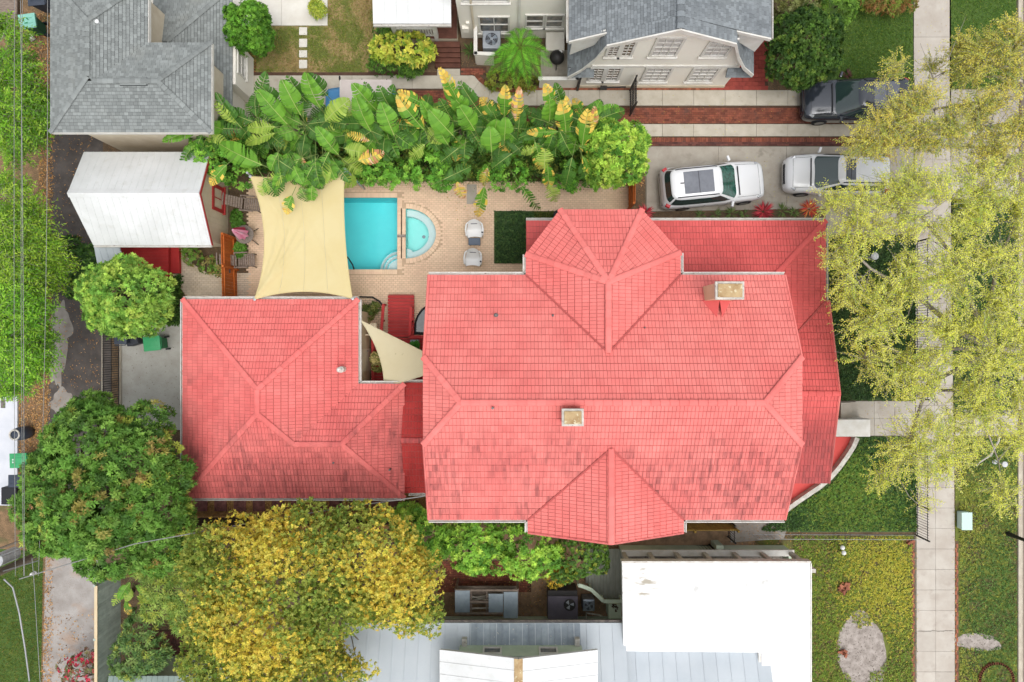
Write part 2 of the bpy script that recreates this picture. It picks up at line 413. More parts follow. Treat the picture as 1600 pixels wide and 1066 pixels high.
sheet('south_front_yard', [(1180, 836), (1428, 836), (1430, 1140), (1180, 1140)], -.03, MATS['yard_soil'])
sheet('sand_patch', blob(1347, 1018, 38, 62, seed=11, j=.12), -.024, MATS['sand'])
sheet('sand_patch', blob(1528, 1004, 36, 14, seed=12, j=.2), -.024, MATS['sand'])
sheet('side_path', [(1140, 812), (1232, 820), (1225, 842), (1142, 848)], -.018, MATS['old_concrete'])
sheet('mulch_yard', [(286, 770), (672, 770), (672, 826), (286, 830)], -.045, MATS['bright_mulch'])
sheet('south_yard', [(672, 812), (1180, 830), (1180, 975), (672, 975)], -.05, MATS['bright_soil'])
sheet('street', [(1597, -400), (2400, -400), (2400, 1500), (1597, 1500)], -.05, MATS['road'])
kb = MB()
for y0, y1 in ((-300, 128), (320, 640), (690, 1400)):
    kb.box((PX(1590), PY(y1), -.06), (PX(1594), PY(y0), .06)); kb.box((PX(1594), PY(y1), -.06), (PX(1599), PY(y0), -.03))
struct(kb.build('kerb', MATS['curb'], bevel=.015))

# ------------------------------------------------------------------ slabs and bricks: each its own piece of the path it belongs to
def slabs(name, cells, m, z=.0, base_pts=None, thick=.05, gap=.008, jm='joint_dirt', piece='slab'):
    """cells: photo-pixel quads"""
    base = sheet(name, base_pts, z - .03, MATS[jm]) if base_pts else None
    for q in cells:
        pts = [P(x, y, 0) for x, y in q]; c = sum(pts, Vector()) / 4
        pts = [p + (c - p).normalized() * gap for p in pts]; dz = random.uniform(-.004, .004)
        b = MB(); b.prism([(p.x, p.y, z - .05) for p in pts][::-1], [(p.x, p.y, z + dz + random.uniform(-.003, .003)) for p in pts][::-1])
        if base is not None: b.build(piece, MATS[m], base)
        else: struct(b.build(piece, MATS[m]))
    return base
def quad(x0, y0, x1, y1): return [(x0, y0), (x1, y0), (x1, y1), (x0, y1)]

cells = []
ys = [-70 + 32 * k for k in range(38)]
for a, b in zip(ys[:-1], ys[1:]):
    if b < 120:
        lx0, lx1 = 1428, 1484
        if (ys.index(a)) % 2 == 0: cells.append(quad(lx0, a, lx1, b + 32))
    elif a >= 122:
        f = max(0, min(1, (a - 120) / 700)); lx0 = 1429 + 3 * f; lx1 = 1484 + 8 * f
        mid = (lx0 + lx1) / 2
        cells += [quad(lx0, a, mid, b), quad(mid, a, lx1, b)]
slabs('sidewalk', cells, 'walk_concrete', .0, [(1427, -80), (1486, -80), (1494, 1140), (1430, 1140)])
cells = []
for x0, x1 in ((1290, 1336), (1336, 1366), (1366, 1398), (1398, 1430)):
    cells += [quad(x0, 627, x1, 654), quad(x0, 654, x1, 681)]
slabs('front_walk', cells, 'walk_concrete', .004, [(1288, 626), (1431, 626), (1431, 682), (1288, 682)])
cells = [quad(1493, 652, 1530, 681), quad(1530, 652, 1567, 681), quad(1567, 652, 1591, 681), quad(1493, 640, 1530, 652), quad(1530, 640, 1591, 652)]
slabs('verge_walk', cells, 'walk_concrete', .0, [(1492, 639), (1592, 639), (1592, 682), (1492, 682)])
cells = []
xs = [1010, 1123, 1229, 1330, 1428]
for x0, x1 in zip(xs[:-1], xs[1:]): cells += [quad(x0, 229, x1, 316), quad(x0, 316, x1, 372)]
cells += [quad(1486, 232, 1540, 311), quad(1540, 232, 1592, 311)]
slabs('driveway', cells, 'drive_concrete', -.006, [(1008, 228), (1594, 228), (1594, 312), (1430, 312), (1430, 373), (1008, 373)])
cells = []
for k in range(14):
    x = 790 + 49 * k
    if x < 1420: cells += [quad(x, 141, min(x + 49, 1428), 165), quad(x, 194, min(x + 49, 1428), 213)]
slabs('neighbour_driveway_strips', cells, 'pale_concrete', .0)
slabs('neighbour_apron', [quad(1486, 140, 1540, 228), quad(1540, 140, 1592, 228)], 'drive_concrete', .0, [(1485, 139), (1593, 139), (1593, 229), (1485, 229)])
cells = [quad(362 + 47 * k, 118, 409 + 47 * k, 138.5) for k in range(8)]
cells += [[(738, 118), (752, 122), (738, 145), (728, 138)], [(752, 122), (766, 141), (762, 160), (738, 145)], [(766, 141), (790, 141), (790, 165), (762, 160)],
          quad(683, 102, 719, 118)]
cells += [quad(362, 138.5, 440, 208), quad(440, 138.5, 520, 208), quad(520, 138.5, 618, 208)]
slabs('north_path', cells, 'pale_concrete', .0)
slabs('white_patio', [quad(360, -60, 440, 40.5), quad(440, -60, 512, 40.5)], 'patio_white', .03)
for i, (a, b) in enumerate(((43, 55), (61, 74), (79, 90), (94, 107))):
    p = MB(); p.box((PX(467.5), PY(b), -.03), (PX(480), PY(a), .03)); o = p.build('stepping_stone', MATS['patio_white'], bevel=.01)
    tag(o, ['white square stepping stone nearest the white patio', 'second white stepping stone from the white patio', 'third white stepping stone, one before the brick edging', 'white square stepping stone nearest the brick edging'][i], 'stepping stone', 'white stepping stones across the patchy lawn')

def brick_field(name, poly, w, h, gap, z, m, jm, vertical=False, hole=None, bond=.5, base=True, hgt=.035, jit=.003):
    """running-bond pieces over a photo-pixel polygon, joined into one part"""
    pw = W2(poly); bs = sheet(name, poly, z - .022, MATS[jm]) if base else None
    x0 = min(p[0] for p in pw); x1 = max(p[0] for p in pw); y0 = min(p[1] for p in pw); y1 = max(p[1] for p in pw)
    if vertical: w, h = h, w
    b = MB(); T = []; row = 0; y = y0
    while y < y1:
        x = x0 - (bond * w * (row % 2) if not vertical else 0)
        while x < x1:
            cx, cy = x + w / 2, y + h / 2
            ex, ey = w * .46, h * .46
            if all(inside(cx + sx * ex, cy + sy * ey, pw) for sx in (-1, 1) for sy in (-1, 1)) and not (hole and any(inside(cx + sx * ex, cy + sy * ey, hh) for hh in hole for sx in (-1, 0, 1) for sy in (-1, 0, 1))):
                dz = z + random.uniform(-jit, jit)
                b.box((x + gap / 2, y + gap / 2, z - hgt), (x + w - gap / 2, y + h - gap / 2, dz), bottom=False); T += [random.random()] * 5
            x += w
        y += h; row += 1
    o = b.build('brick', MATS[m], bs, tint=T, kind='stuff'); return bs
brick_field('brick_driveway', [(622, 166), (1428, 166), (1428, 193), (622, 193)], .21, .105, .012, .0, 'brick', 'brick_joint')
brick_field('brick_driveway_west', [(622, 139), (727, 139), (762, 161), (790, 166), (622, 166)], .21, .105, .012, .0, 'brick', 'brick_joint')
brick_field('brick_border', [(1005, 214), (1428, 214), (1428, 222), (1005, 222)], .21, .105, .012, .0, 'brick', 'brick_joint', vertical=True)
brick_field('brick_border_dark', [(1005, 222), (1428, 222), (1428, 228), (1005, 228)], .19, .09, .012, .0, 'brick_dark', 'brick_joint')
brick_field('brick_edging', [(378, 113), (682, 113), (682, 118), (378, 118)], .165, .085, .01, .02, 'brick_edge', 'brick_joint', vertical=True)
brick_field('brick_edging_east', [(720, 104), (760, 104), (760, 117), (720, 117)], .21, .1, .01, .0, 'brick', 'brick_joint')
brick_field('brick_corner', [(378, 94), (400, 94), (400, 113), (378, 113)], .21, .1, .01, .0, 'brick', 'brick_joint')
brick_field('brick_strip', [(800, 134), (1135, 134), (1135, 141), (800, 141)], .21, .1, .01, .01, 'brick_edge', 'brick_joint')
mat('red_paver', C(186, 88, 76), .85, C(160, 72, 64), 2, tint=.14, bump=.15)
brick_field('red_patio', [(1110, 40), (1215, 40), (1200, 122), (1200, 141), (1110, 141)], .3, .2, .012, .02, 'red_paver', 'brick_joint')
brick_field('old_brick_patio', [(684, 876), (830, 876), (830, 926), (684, 926)], .21, .105, .012, -.02, 'brick', 'brick_joint')
brick_field('red_tile_patio', [(235, 985), (330, 985), (330, 1060), (235, 1060)], .24, .2, .012, -.02, 'brick_dark', 'brick_joint')
b = MB(); T = []        # curved soldier course round the palm bed
for k in range(26):
    t = k / 25; a = R(205 + 75 * t); c = P(800 + 58 * math.cos(a) - 4, 96 - 46 * math.sin(a)); d = math.atan2(math.sin(a) * 46, math.cos(a) * 58)
    b.obox((c.x, c.y, .0), (.2, .095, .06), d); T += [random.random()] * 6
sheet('palm_bed', [(738, 96), (900, 96), (900, 139), (790, 140), (752, 122)], -.03, MATS['soil'])
struct(b.build('curved_brick_edging', MATS['brick_edge'], tint=T))
for x0, x1, n in ((1429.5, 1431, 'soft_edge'), (1492.5, 1498, 'soft_edge')):
    brick_field('brick_walk_edging', [(x0 - 5 if x0 < 1450 else x0, 846), (x1 - 1 if x0 < 1450 else x1, 846), (x1 + (1 if x0 > 1450 else -.5), 1090), (x0 - 5 if x0 < 1450 else x0, 1090)], .1, .2, .012, -.004, 'brick_edge', 'soil')

# pool deck: a base with two openings and the laid pavers
DECK = [(388, 284), (560, 280), (720, 284), (984, 284), (984, 344), (820, 344), (820, 452), (690, 470), (690, 640), (556, 640), (556, 500), (388, 500)]
deck = sheet('pool_deck', DECK, -.022, MATS['paver_joint'], holes=[POOL[::-1], SPA[::-1]])
def paver_pieces(poly, hole, parent, z=0., w=.2, h=.1, vertical=False):
    pw = W2(poly); x0 = min(p[0] for p in pw); x1 = max(p[0] for p in pw); y0 = min(p[1] for p in pw); y1 = max(p[1] for p in pw)
    b = MB(); T = []; row = 0; y = y0; g = .014
    while y < y1:
        x = x0 - w / 2 * (row % 2)
        while x < x1:
            cx, cy = x + w / 2, y + h / 2
            if inside(cx, cy, pw) and not any(inside(cx + sx * w * .5, cy + sy * h * .5, hh) for hh in hole for sx in (-1, 0, 1) for sy in (-1, 0, 1)):
                b.box((x + g / 2, y + g / 2, z - .05), (x + w - g / 2, y + h - g / 2, z + random.uniform(-.003, .003)), bottom=False); T += [random.random()] * 5
            x += w
        y += h; row += 1
    return b.build('paver', MATS['paver'], parent, tint=T, kind='stuff')
def grow(poly, d):
    cx = sum(p[0] for p in poly) / len(poly); cy = sum(p[1] for p in poly) / len(poly)
    return [(p[0] + d * (1 if p[0] > cx else -1), p[1] + d * (1 if p[1] > cy else -1)) for p in poly]
_spc = [(_sc[0] - .36 if False else _sc[0] + (_sr + .2) * math.cos(t) * 1.0, _sc[1] + (_sr * .83 + .2) * math.sin(t)) for t in [(-90 + 180 * k / 28) * math.pi / 180 for k in range(29)]]
_spc = [(_spc[0][0] - .38, _spc[0][1])] + _spc + [(_spc[-1][0] - .38, _spc[-1][1])]
paver_pieces(DECK, [grow(POOL, .225), _spc], deck)
walk = sheet('garden_walk', [(272, 384), (290, 384), (298, 410), (325, 428), (350, 428), (350, 480), (300, 480), (276, 440), (262, 425)], -.022, MATS['paver_joint'])
mat('paver_light', C(224, 208, 186, 1.15), .85, C(212, 194, 170, 1.15), 1.4, tint=.08, bump=.1, bscale=90)
pp = paver_pieces([(266, 384), (290, 384), (298, 410), (325, 428), (390, 428), (390, 480), (300, 480), (278, 440), (262, 425)], [], walk); pp.data.materials[0] = MATS['paver_light']
# coping: soldier course along pool and spa, each stone built
cope = MB(); T = []
def course(pts, closed, off, w=.1, dep=.22):
    n = len(pts)
    for i in range(n if closed else n - 1):
        a = Vector(pts[i]).to_2d(); c = Vector(pts[(i + 1) % n]).to_2d(); L = (c - a).length; u = (c - a) / L; nn = Vector((u.y, -u.x)); k = max(1, round(L / w))
        for j in range(k):
            m_ = a + u * (j + .5) * L / k + nn * off; ang = math.atan2(u.y, u.x)
            cope.obox((m_.x, m_.y, -.038), (L / k - .004, dep, .08), ang); T.extend([random.random()] * 6)
course(POOL, True, .12)
course(SPA, False, .12, w=.12); course([SPA[-1], SPA[0]], False, .12)
cp = cope.build('coping_stone', MATS['paver'], deck, tint=T, kind='stuff')
# ------------------------------------------------------------------ roofing helpers
def V3(*a): return Vector(a)
def clip_convex(sub, poly):
    """Sutherland-Hodgman; both lists of (u,v); poly counter-clockwise and convex"""
    out = sub
    for i in range(len(poly)):
        a = poly[i]; b = poly[(i + 1) % len(poly)]
        if not out: return out
        res = []
        f = lambda p: (b[0] - a[0]) * (p[1] - a[1]) - (b[1] - a[1]) * (p[0] - a[0])
        for k in range(len(out)):
            p, q = out[k], out[(k + 1) % len(out)]; fp, fq = f(p), f(q)
            if fp >= -1e-9: res.append(p)
            if (fp > 1e-9 and fq < -1e-9) or (fp < -1e-9 and fq > 1e-9):
                t = fp / (fp - fq); res.append((p[0] + (q[0] - p[0]) * t, p[1] + (q[1] - p[1]) * t))
        out = res
    return out
def area2(p): return .5 * sum(p[i][0] * p[(i + 1) % len(p)][1] - p[(i + 1) % len(p)][0] * p[i][1] for i in range(len(p)))
class Face:
    def __init__(s, pts):
        s.pts = [Vector(p) for p in pts]; s.o = s.pts[0]; s.u = (s.pts[1] - s.pts[0]).normalized()
        nn = Vector()
        for i in range(1, len(s.pts) - 1): nn += (s.pts[i] - s.o).cross(s.pts[i + 1] - s.o)
        s.n = nn.normalized()
        s.n = (s.n - s.u * s.n.dot(s.u)).normalized(); s.v = s.n.cross(s.u)
        s.poly = [((p - s.o).dot(s.u), (p - s.o).dot(s.v)) for p in s.pts]
    def at(s, u, v, h=0.): return s.o + s.u * u + s.v * v + s.n * h
def roof_faces(name, faces, m, house, thick=.06):
    """the deck under the pieces, one part"""
    b = MB()
    for f in faces: b.prism([p - f.n * thick for p in f.pts], [p - f.n * .002 for p in f.pts])
    return b.build(name, m, house)
def tiles(roof, faces, m, e=.285, w=.27, gap=.013, tabs=(.0, .54, 1.), lo=.03, hi=.014, cg=.031, limit=300, piece='tile', jit=.0, jh=.006):
    """lay wedge-shaped pieces on every face: the `limit` nearest the camera one by one, the rest joined"""
    full = []; rest = MB(); T = []
    def wedge(b, f, pl, v0, e, dz):
        bot = [f.at(u, v, 0) for u, v in pl]
        top = [f.at(u, v, (lo + (hi - lo) * (v - v0) / e) + dz) for u, v in pl]
        b.prism(bot, top, bottom=False)
    for f in faces:
        us = [p[0] for p in f.poly]; vmax = max(p[1] for p in f.poly); row = 0; v = 0.
        while v < vmax:
            u = min(us) - w * (.5 if row % 2 else 0.) - (jit * random.random() * w)
            while u < max(us):
                dz = random.uniform(-jh, jh)
                rects = [[(u + w * tabs[k] + gap / 2, v), (u + w * tabs[k + 1] - gap / 2, v), (u + w * tabs[k + 1] - gap / 2, v + e - cg), (u + w * tabs[k] + gap / 2, v + e - cg)] for k in range(len(tabs) - 1)]
                cl = [clip_convex(r_, f.poly) for r_ in rects]
                A = sum(area2(c) for c in cl if len(c) > 2)
                if A > .97 * w * (e - cg) * (1 - gap * 2 / w): full.append((f.at(u, v).z, f, u, v, dz))
                else:
                    t = random.random()
                    for c in cl:
                        if len(c) > 2 and area2(c) > .0006: k = len(rest.f); wedge(rest, f, c, v, e, dz); T.extend([t] * (len(rest.f) - k))
                u += w
            v += e; row += 1
    full.sort(key=lambda q: -q[0])
    pm = MB()
    for k in range(len(tabs) - 1):
        a, b_ = w * tabs[k] + gap / 2, w * tabs[k + 1] - gap / 2
        pm.prism([(a, 0, 0), (b_, 0, 0), (b_, e - cg, 0), (a, e - cg, 0)], [(a, 0, lo), (b_, 0, lo), (b_, e - cg, hi), (a, e - cg, hi)], bottom=False)
    me = pm.mesh(piece, m)
    for z, f, u, v, dz in full[:limit]: inst(piece, me, roof, basis(f.at(u, v, dz), f.u, f.v, f.n))
    for z, f, u, v, dz in full[limit:]:
        t = random.random()
        for k in range(len(tabs) - 1):
            a, b_ = u + w * tabs[k] + gap / 2, u + w * tabs[k + 1] - gap / 2; q = len(rest.f)
            wedge(rest, f, [(a, v), (b_, v), (b_, v + e - cg), (a, v + e - cg)], v, e, dz); T.extend([t] * (len(rest.f) - q))
    if rest.f: rest.build(piece, m, roof, tint=T, kind='stuff')
def caps(roof, edges, m, L=.33, r=.115, piece='ridge_tile', stuff=False):
    """half-round pieces along ridges and hips, each its own object"""
    b = MB(); n = 6
    G = [[(x, rr * math.cos(math.pi * k / n), z0 + rr * .36 * math.sin(math.pi * k / n)) for k in range(n + 1)] for x, rr, z0 in ((0, r * 1.05, .03), (L * 1.04, r * .93, .012))]
    b.grid(G); b.face([G[0][k] for k in range(n + 1)])
    me = b.mesh(piece, m, smooth=False); 
    if stuff: allb = MB(); T = []
    for a, c in edges:
        a, c = Vector(a), Vector(c); d = c - a; ln = d.length; d.normalize()
        y = Vector((0, 0, 1)).cross(d).normalized(); z = d.cross(y); k = max(1, round(ln / L))
        for i in range(k):
            o = a + d * (i * ln / k) + z * .012
            if stuff:
                for f_ in b.f:
                    allb.face([o + d * b.v[i_][0] + y * b.v[i_][1] + z * b.v[i_][2] for i_ in f_]); T.append(random.random() if f_ == b.f[0] else T[-1])
            else: inst(piece, me, roof, basis(o + z * random.uniform(-.004, .004), d, y, z))
    if stuff: allb.build(piece, m, roof, tint=T, kind='stuff')
def gutter(house, segs, m, w=.125, h=.11, drop=.05):
    for a, c in segs:
        a, c = Vector(a), Vector(c); d = (c - a).normalized(); out = d.cross(Vector((0, 0, 1)))
        b = MB()
        def bar(o0, o1, z0, z1):
            q = lambda p, o, z: p + out * o + Vector((0, 0, z))
            b.prism([q(a, o0, z0), q(a, o1, z0), q(c, o1, z0), q(c, o0, z0)], [q(a, o0, z1), q(a, o1, z1), q(c, o1, z1), q(c, o0, z1)])
        bar(0, w, -drop - h, -drop - h + .055); bar(w - .035, w, -drop - h + .056, -drop + .03); bar(.001, .03, -drop - h + .056, -drop + .0)
        b.build('gutter', m, house)
def metal_panels(roof, f, m, w=.55, rib=.03, t=.012, piece='panel', v1=None):
    us = [p[0] for p in f.poly]; u = min(us); vm = max(p[1] for p in f.poly)
    while u < max(us) - .02:
        c = clip_convex([(u + .0008, 0), (u + w - .0008, 0), (u + w - .0008, vm), (u + .0008, vm)], f.poly)
        if len(c) > 2 and area2(c) > .01:
            b = MB(); b.prism([f.at(x, y, 0) for x, y in c], [f.at(x, y, t) for x, y in c])
            c2 = clip_convex([(u + w - rib, 0), (u + w - .003, 0), (u + w - .003, vm), (u + w - rib, vm)], f.poly)
            if len(c2) > 2: b.prism([f.at(x, y, t + .001) for x, y in c2], [f.at(x, y, t + rib * .6) for x, y in c2])
            b.build(piece, m, roof)
        u += w
def prism_walls(house, foot, z0, z1, m, name='wall'):
    b = MB(); b.slab(foot, z0, z1); return b.build(name, m, house)
def window(house, o, u, n, u0, u1, z0, z1, cols, rows, mf, mg, frame=.11, mun=.035, sash=True, sill=True):
    """framed, recessed panes on a wall plane through o (u along the wall, n outward)"""
    o, u, n = Vector(o), Vector(u).normalized(), Vector(n).normalized(); up = Vector((0, 0, 1))
    q = lambda a, z, d: o + u * a + up * (z - o.z) + n * d
    def bar(b, a0, a1, b0, b1, d0, d1):
        b.prism([q(a0, b0, d0), q(a1, b0, d0), q(a1, b1, d0), q(a0, b1, d0)], [q(a0, b0, d1), q(a1, b0, d1), q(a1, b1, d1), q(a0, b1, d1)])
    b = MB(); F = frame
    bar(b, u0, u1, z1 - F, z1, .0, .06); bar(b, u0, u1, z0, z0 + F, .0, .06)
    bar(b, u0, u0 + F, z0 + F + .001, z1 - F - .001, .0, .058); bar(b, u1 - F, u1, z0 + F + .001, z1 - F - .001, .0, .058)
    if sash: bar(b, u0 + F + .001, u1 - F - .001, (z0 + z1) / 2 - .03, (z0 + z1) / 2 + .03, .0, .05)
    w = b.build('window', mf, house)
    mb = MB(); ga = (u1 - u0 - 2 * F) / cols; gz = (z1 - z0 - 2 * F) / rows
    for i in range(1, cols): a = u0 + F + ga * i; bar(mb, a - mun / 2, a + mun / 2, z0 + F + .002, z1 - F - .002, .0, .043)
    for j in range(1, rows):
        z = z0 + F + gz * j
        if sash and abs(z - (z0 + z1) / 2) < .04: continue
        bar(mb, u0 + F + .002, u1 - F - .002, z - mun / 2, z + mun / 2, .0, .04)
    if mb.f: mb.build('muntin', mf, w)
    for i in range(cols):
        for j in range(rows):
            g = MB(); a0 = u0 + F + ga * i; c0 = z0 + F + gz * j
            bar(g, a0 + .004, a0 + ga - .004, c0 + .004, c0 + gz - .004, .004, .016); g.build('pane', mg, w)
    if sill:
        sb = MB(); bar(sb, u0 - .05, u1 + .05, z0 - .07, z0 - .003, .0, .12); sb.build('sill', mf, w)
    return w

# ------------------------------------------------------------------ building materials
def membrane_stain(N, Lk, cur, pos):
    """brownish ponding marks and faint dirt on the flat white roof"""
    def blot(px, py, r, thr, col, sc, amt, st=(1, 1, 1)):
        nonlocal cur
        c = P(px, py, 3.65); d = N.new('ShaderNodeVectorMath'); d.operation = 'DISTANCE'; d.inputs[1].default_value = c; Lk.new(pos, d.inputs[0])
        m = N.new('ShaderNodeMapRange'); m.inputs[1].default_value = r; m.inputs[2].default_value = r * .35; Lk.new(d.outputs['Value'], m.inputs[0])
        v = N.new('ShaderNodeVectorMath'); v.operation = 'MULTIPLY'; v.inputs[1].default_value = st; Lk.new(pos, v.inputs[0])
        no = N.new('ShaderNodeTexNoise'); no.inputs['Scale'].default_value = sc; no.inputs['Detail'].default_value = 5; Lk.new(v.outputs[0], no.inputs['Vector'])
        t = N.new('ShaderNodeMapRange'); t.inputs[1].default_value = thr; t.inputs[2].default_value = thr + .14; t.inputs[4].default_value = amt; Lk.new(no.outputs['Fac'], t.inputs[0])
        q = N.new('ShaderNodeMath'); q.operation = 'MULTIPLY'; Lk.new(m.outputs[0], q.inputs[0]); Lk.new(t.outputs[0], q.inputs[1])
        mx = N.new('ShaderNodeMix'); mx.data_type = 'RGBA'; Lk.new(q.outputs[0], mx.inputs['Factor']); Lk.new(cur, mx.inputs['A']); mx.inputs['B'].default_value = col; cur = mx.outputs['Result']
    blot(1000, 912, 1.2, .5, C(150, 138, 108), 2.2, .75, (.7, 2.2, 1)); blot(1090, 905, 1.3, .52, C(176, 176, 172), 2.6, .6); blot(1180, 900, 1.2, .52, C(170, 168, 160), 2.6, .6); blot(1120, 970, 3., .6, C(180, 180, 176), 1.4, .4); blot(1240, 1000, 2.4, .58, C(170, 168, 160), 1.6, .45)
    return cur
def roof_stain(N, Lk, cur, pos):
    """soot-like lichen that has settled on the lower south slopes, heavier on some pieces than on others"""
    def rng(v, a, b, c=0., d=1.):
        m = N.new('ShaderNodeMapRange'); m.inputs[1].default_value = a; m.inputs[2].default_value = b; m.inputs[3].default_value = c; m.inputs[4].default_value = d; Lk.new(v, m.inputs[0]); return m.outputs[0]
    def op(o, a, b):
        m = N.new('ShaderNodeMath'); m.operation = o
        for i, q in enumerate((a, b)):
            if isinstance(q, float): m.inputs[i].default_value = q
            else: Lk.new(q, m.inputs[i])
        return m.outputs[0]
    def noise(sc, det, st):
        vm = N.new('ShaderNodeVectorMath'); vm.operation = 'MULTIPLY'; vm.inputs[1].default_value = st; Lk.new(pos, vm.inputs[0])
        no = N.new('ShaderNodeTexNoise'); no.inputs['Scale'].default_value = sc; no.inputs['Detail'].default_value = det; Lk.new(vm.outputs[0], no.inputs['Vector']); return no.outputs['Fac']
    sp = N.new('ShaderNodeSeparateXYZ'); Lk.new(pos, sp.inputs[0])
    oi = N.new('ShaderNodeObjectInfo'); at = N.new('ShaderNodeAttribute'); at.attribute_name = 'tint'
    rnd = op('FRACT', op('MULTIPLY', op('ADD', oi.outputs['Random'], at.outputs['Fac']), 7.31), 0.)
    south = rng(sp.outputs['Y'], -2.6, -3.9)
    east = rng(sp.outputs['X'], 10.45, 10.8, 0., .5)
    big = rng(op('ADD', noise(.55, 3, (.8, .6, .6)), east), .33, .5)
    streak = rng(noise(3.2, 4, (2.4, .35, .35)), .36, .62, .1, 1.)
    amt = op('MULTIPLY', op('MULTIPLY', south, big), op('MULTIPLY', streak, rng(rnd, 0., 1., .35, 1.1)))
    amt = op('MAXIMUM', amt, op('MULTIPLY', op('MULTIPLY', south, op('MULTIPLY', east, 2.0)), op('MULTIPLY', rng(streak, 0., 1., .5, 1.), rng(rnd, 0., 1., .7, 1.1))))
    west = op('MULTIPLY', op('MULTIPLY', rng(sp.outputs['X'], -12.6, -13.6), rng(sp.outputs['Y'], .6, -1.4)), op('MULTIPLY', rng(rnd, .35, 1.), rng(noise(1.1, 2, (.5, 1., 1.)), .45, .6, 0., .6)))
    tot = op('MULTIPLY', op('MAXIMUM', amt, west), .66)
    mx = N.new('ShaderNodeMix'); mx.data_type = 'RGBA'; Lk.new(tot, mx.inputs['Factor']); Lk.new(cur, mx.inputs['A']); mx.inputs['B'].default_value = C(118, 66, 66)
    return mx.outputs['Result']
mat('roof_tile', C(246, 140, 132), .75, C(238, 124, 118), .6, tint=.075, bump=.12, bscale=50, extra=roof_stain)
mat('roof_tile_clean', C(245, 136, 129), .75, C(238, 122, 116), .6, tint=.075, bump=.12, bscale=50)
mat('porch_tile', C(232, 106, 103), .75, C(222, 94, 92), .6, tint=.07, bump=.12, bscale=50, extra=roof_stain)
mat('garage_tile', C(244, 132, 126), .75, C(236, 116, 112), .6, tint=.08, bump=.12, bscale=50, extra=roof_stain)
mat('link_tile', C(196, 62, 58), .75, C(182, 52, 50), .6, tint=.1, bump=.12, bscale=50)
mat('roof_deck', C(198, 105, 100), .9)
mat('white_trim', C(244, 242, 236), .55, C(228, 224, 214), 3., bump=.05)
mat('white_gutter', C(232, 230, 224), .5, C(206, 200, 190), 4., extra=speckle(16, .68, C(120, 92, 80)))
mat('cream_wall', C(232, 212, 176), .85, C(224, 202, 164), 2.)
mat('shingle_grey', C(148, 153, 151), .92, C(137, 142, 140),   .5, tint=.2, bump=.25, bscale=120, extra=speckle(.9, .58, C(146, 148, 142), .2, .6))
mat('shingle_blue', C(140, 146, 149), .92, C(128, 134, 138),  .5, tint=.22, bump=.25, bscale=120)
mat('shingle_deck', C(92, 96, 96), .95)
mat('valley_red', C(190, 92, 88), .8)
mat('greige_wall', (.82,.79,.71,1), .8, (.80,.76,.67,1), 1.2)
mat('tan_wall', C(214, 200, 174, 1.3), .85, C(204, 188, 160, 1.3), 2)
mat('beige_wall', C(214, 202, 180, 1.25), .85, C(202, 188, 164, 1.25), 2)
mat('green_wall', C(196, 210, 190, 1.25), .8, C(184, 198, 178, 1.2), 2)
mat('glass', C(92, 98, 100), .06, C(150, 140, 128), 4., spec=.6)
mat('glass_dark', C(60, 60, 58), .06, C(120, 92, 60), 5., spec=.6)
mat('blind_glass', C(218, 216, 212), .15, C(196, 194, 192), 3., spec=.6)
mat('white_metal', C(238, 240, 240), .45, C(224, 226, 225), .8, extra=chain(speckle(3.4, .58, C(214, 214, 208), .12, .4), speckle(30, .68, C(176, 174, 166), .05, .7)), spec=.4)
mat('white_membrane', (.8, .8, .8, 1), .7, (.74, .74, .74, 1), .5, extra=membrane_stain)
mat('grey_metal', C(208, 216, 222), .4, C(198, 207, 214), .7, spec=.4, tint=.03)
mat('stained_metal', C(176, 188, 196), .5, C(136, 148, 160), 1.1, spec=.4, tint=.08, extra=speckle(9, .68, C(206, 206, 200)))
mat('red_paint', C(206, 58, 56), .6, C(190, 48, 48), 2.5, tint=.08)
mat('red_trim', C(186, 60, 58), .6)
mat('porch_red', C(238, 96, 90), .7, C(228, 86, 82), 1.)
mat('old_white', C(226, 222, 212), .85, C(188, 182, 172), 5, extra=speckle(9, .62, C(140, 134, 126), .05, .7))
mat('chimney_cap', C(206, 180, 136), .9, C(164, 132, 92), 2.2, bump=.3, extra=speckle(8, .6, C(220, 206, 170)))
mat('vent_metal', C(120, 116, 114), .5)
# ------------------------------------------------------------------ the red-roofed house
H = thing('red_house', 'large two-storey house under a pink-red tile roof in the middle, next to the pool', 'house', (3.5, -2.1, 0))
ZE, M_, yN, yS, yR = 6.0, .486, 2.51, -6.80, -2.145
xW, xE, xWr, xEr = -3.18, 10.4, -1.78, 8.79
zR = ZE + M_ * (yN - yR); zC = 7.5; yCN = yN - (zC - ZE) / M_; yCS = yS + (zC - ZE) / M_
up_main = [Face([(xE, yN, ZE), (xW, yN, ZE), (xW, yCN, zC), (xWr, yR, zR), (xEr, yR, zR), (xE, yCN, zC)]),
           Face([(xW, yS, ZE), (xE, yS, ZE), (xE, yCS, zC), (xEr, yR, zR), (xWr, yR, zR), (xW, yCS, zC)]),
           Face([(xW, yCN, zC), (xW, yCS, zC), (xWr, yR, zR)]), Face([(xE, yCS, zC), (xE, yCN, zC), (xEr, yR, zR)])]
bxW, bxE, bx, zP = .536, 6.41, 3.47, 7.43
A_, B_, C_, D_, E_, F_ = (bxW, yN, ZE), (bxW, 3.3, ZE), (1.83, 5.0, ZE), (4.95, 5.0, ZE), (bxE, 3.36, ZE), (bxE, yN, ZE)
PK, RR = (bx, 2.12, zP), (bx, yN - (zP - ZE) / M_, zP)
bay_n = [Face([B_, A_, RR, PK]), Face([C_, B_, PK]), Face([D_, C_, PK]), Face([E_, D_, PK]), Face([F_, E_, PK, RR])]
sxW, sxE, sx, syT = .61, 6.53, 3.57, -7.3
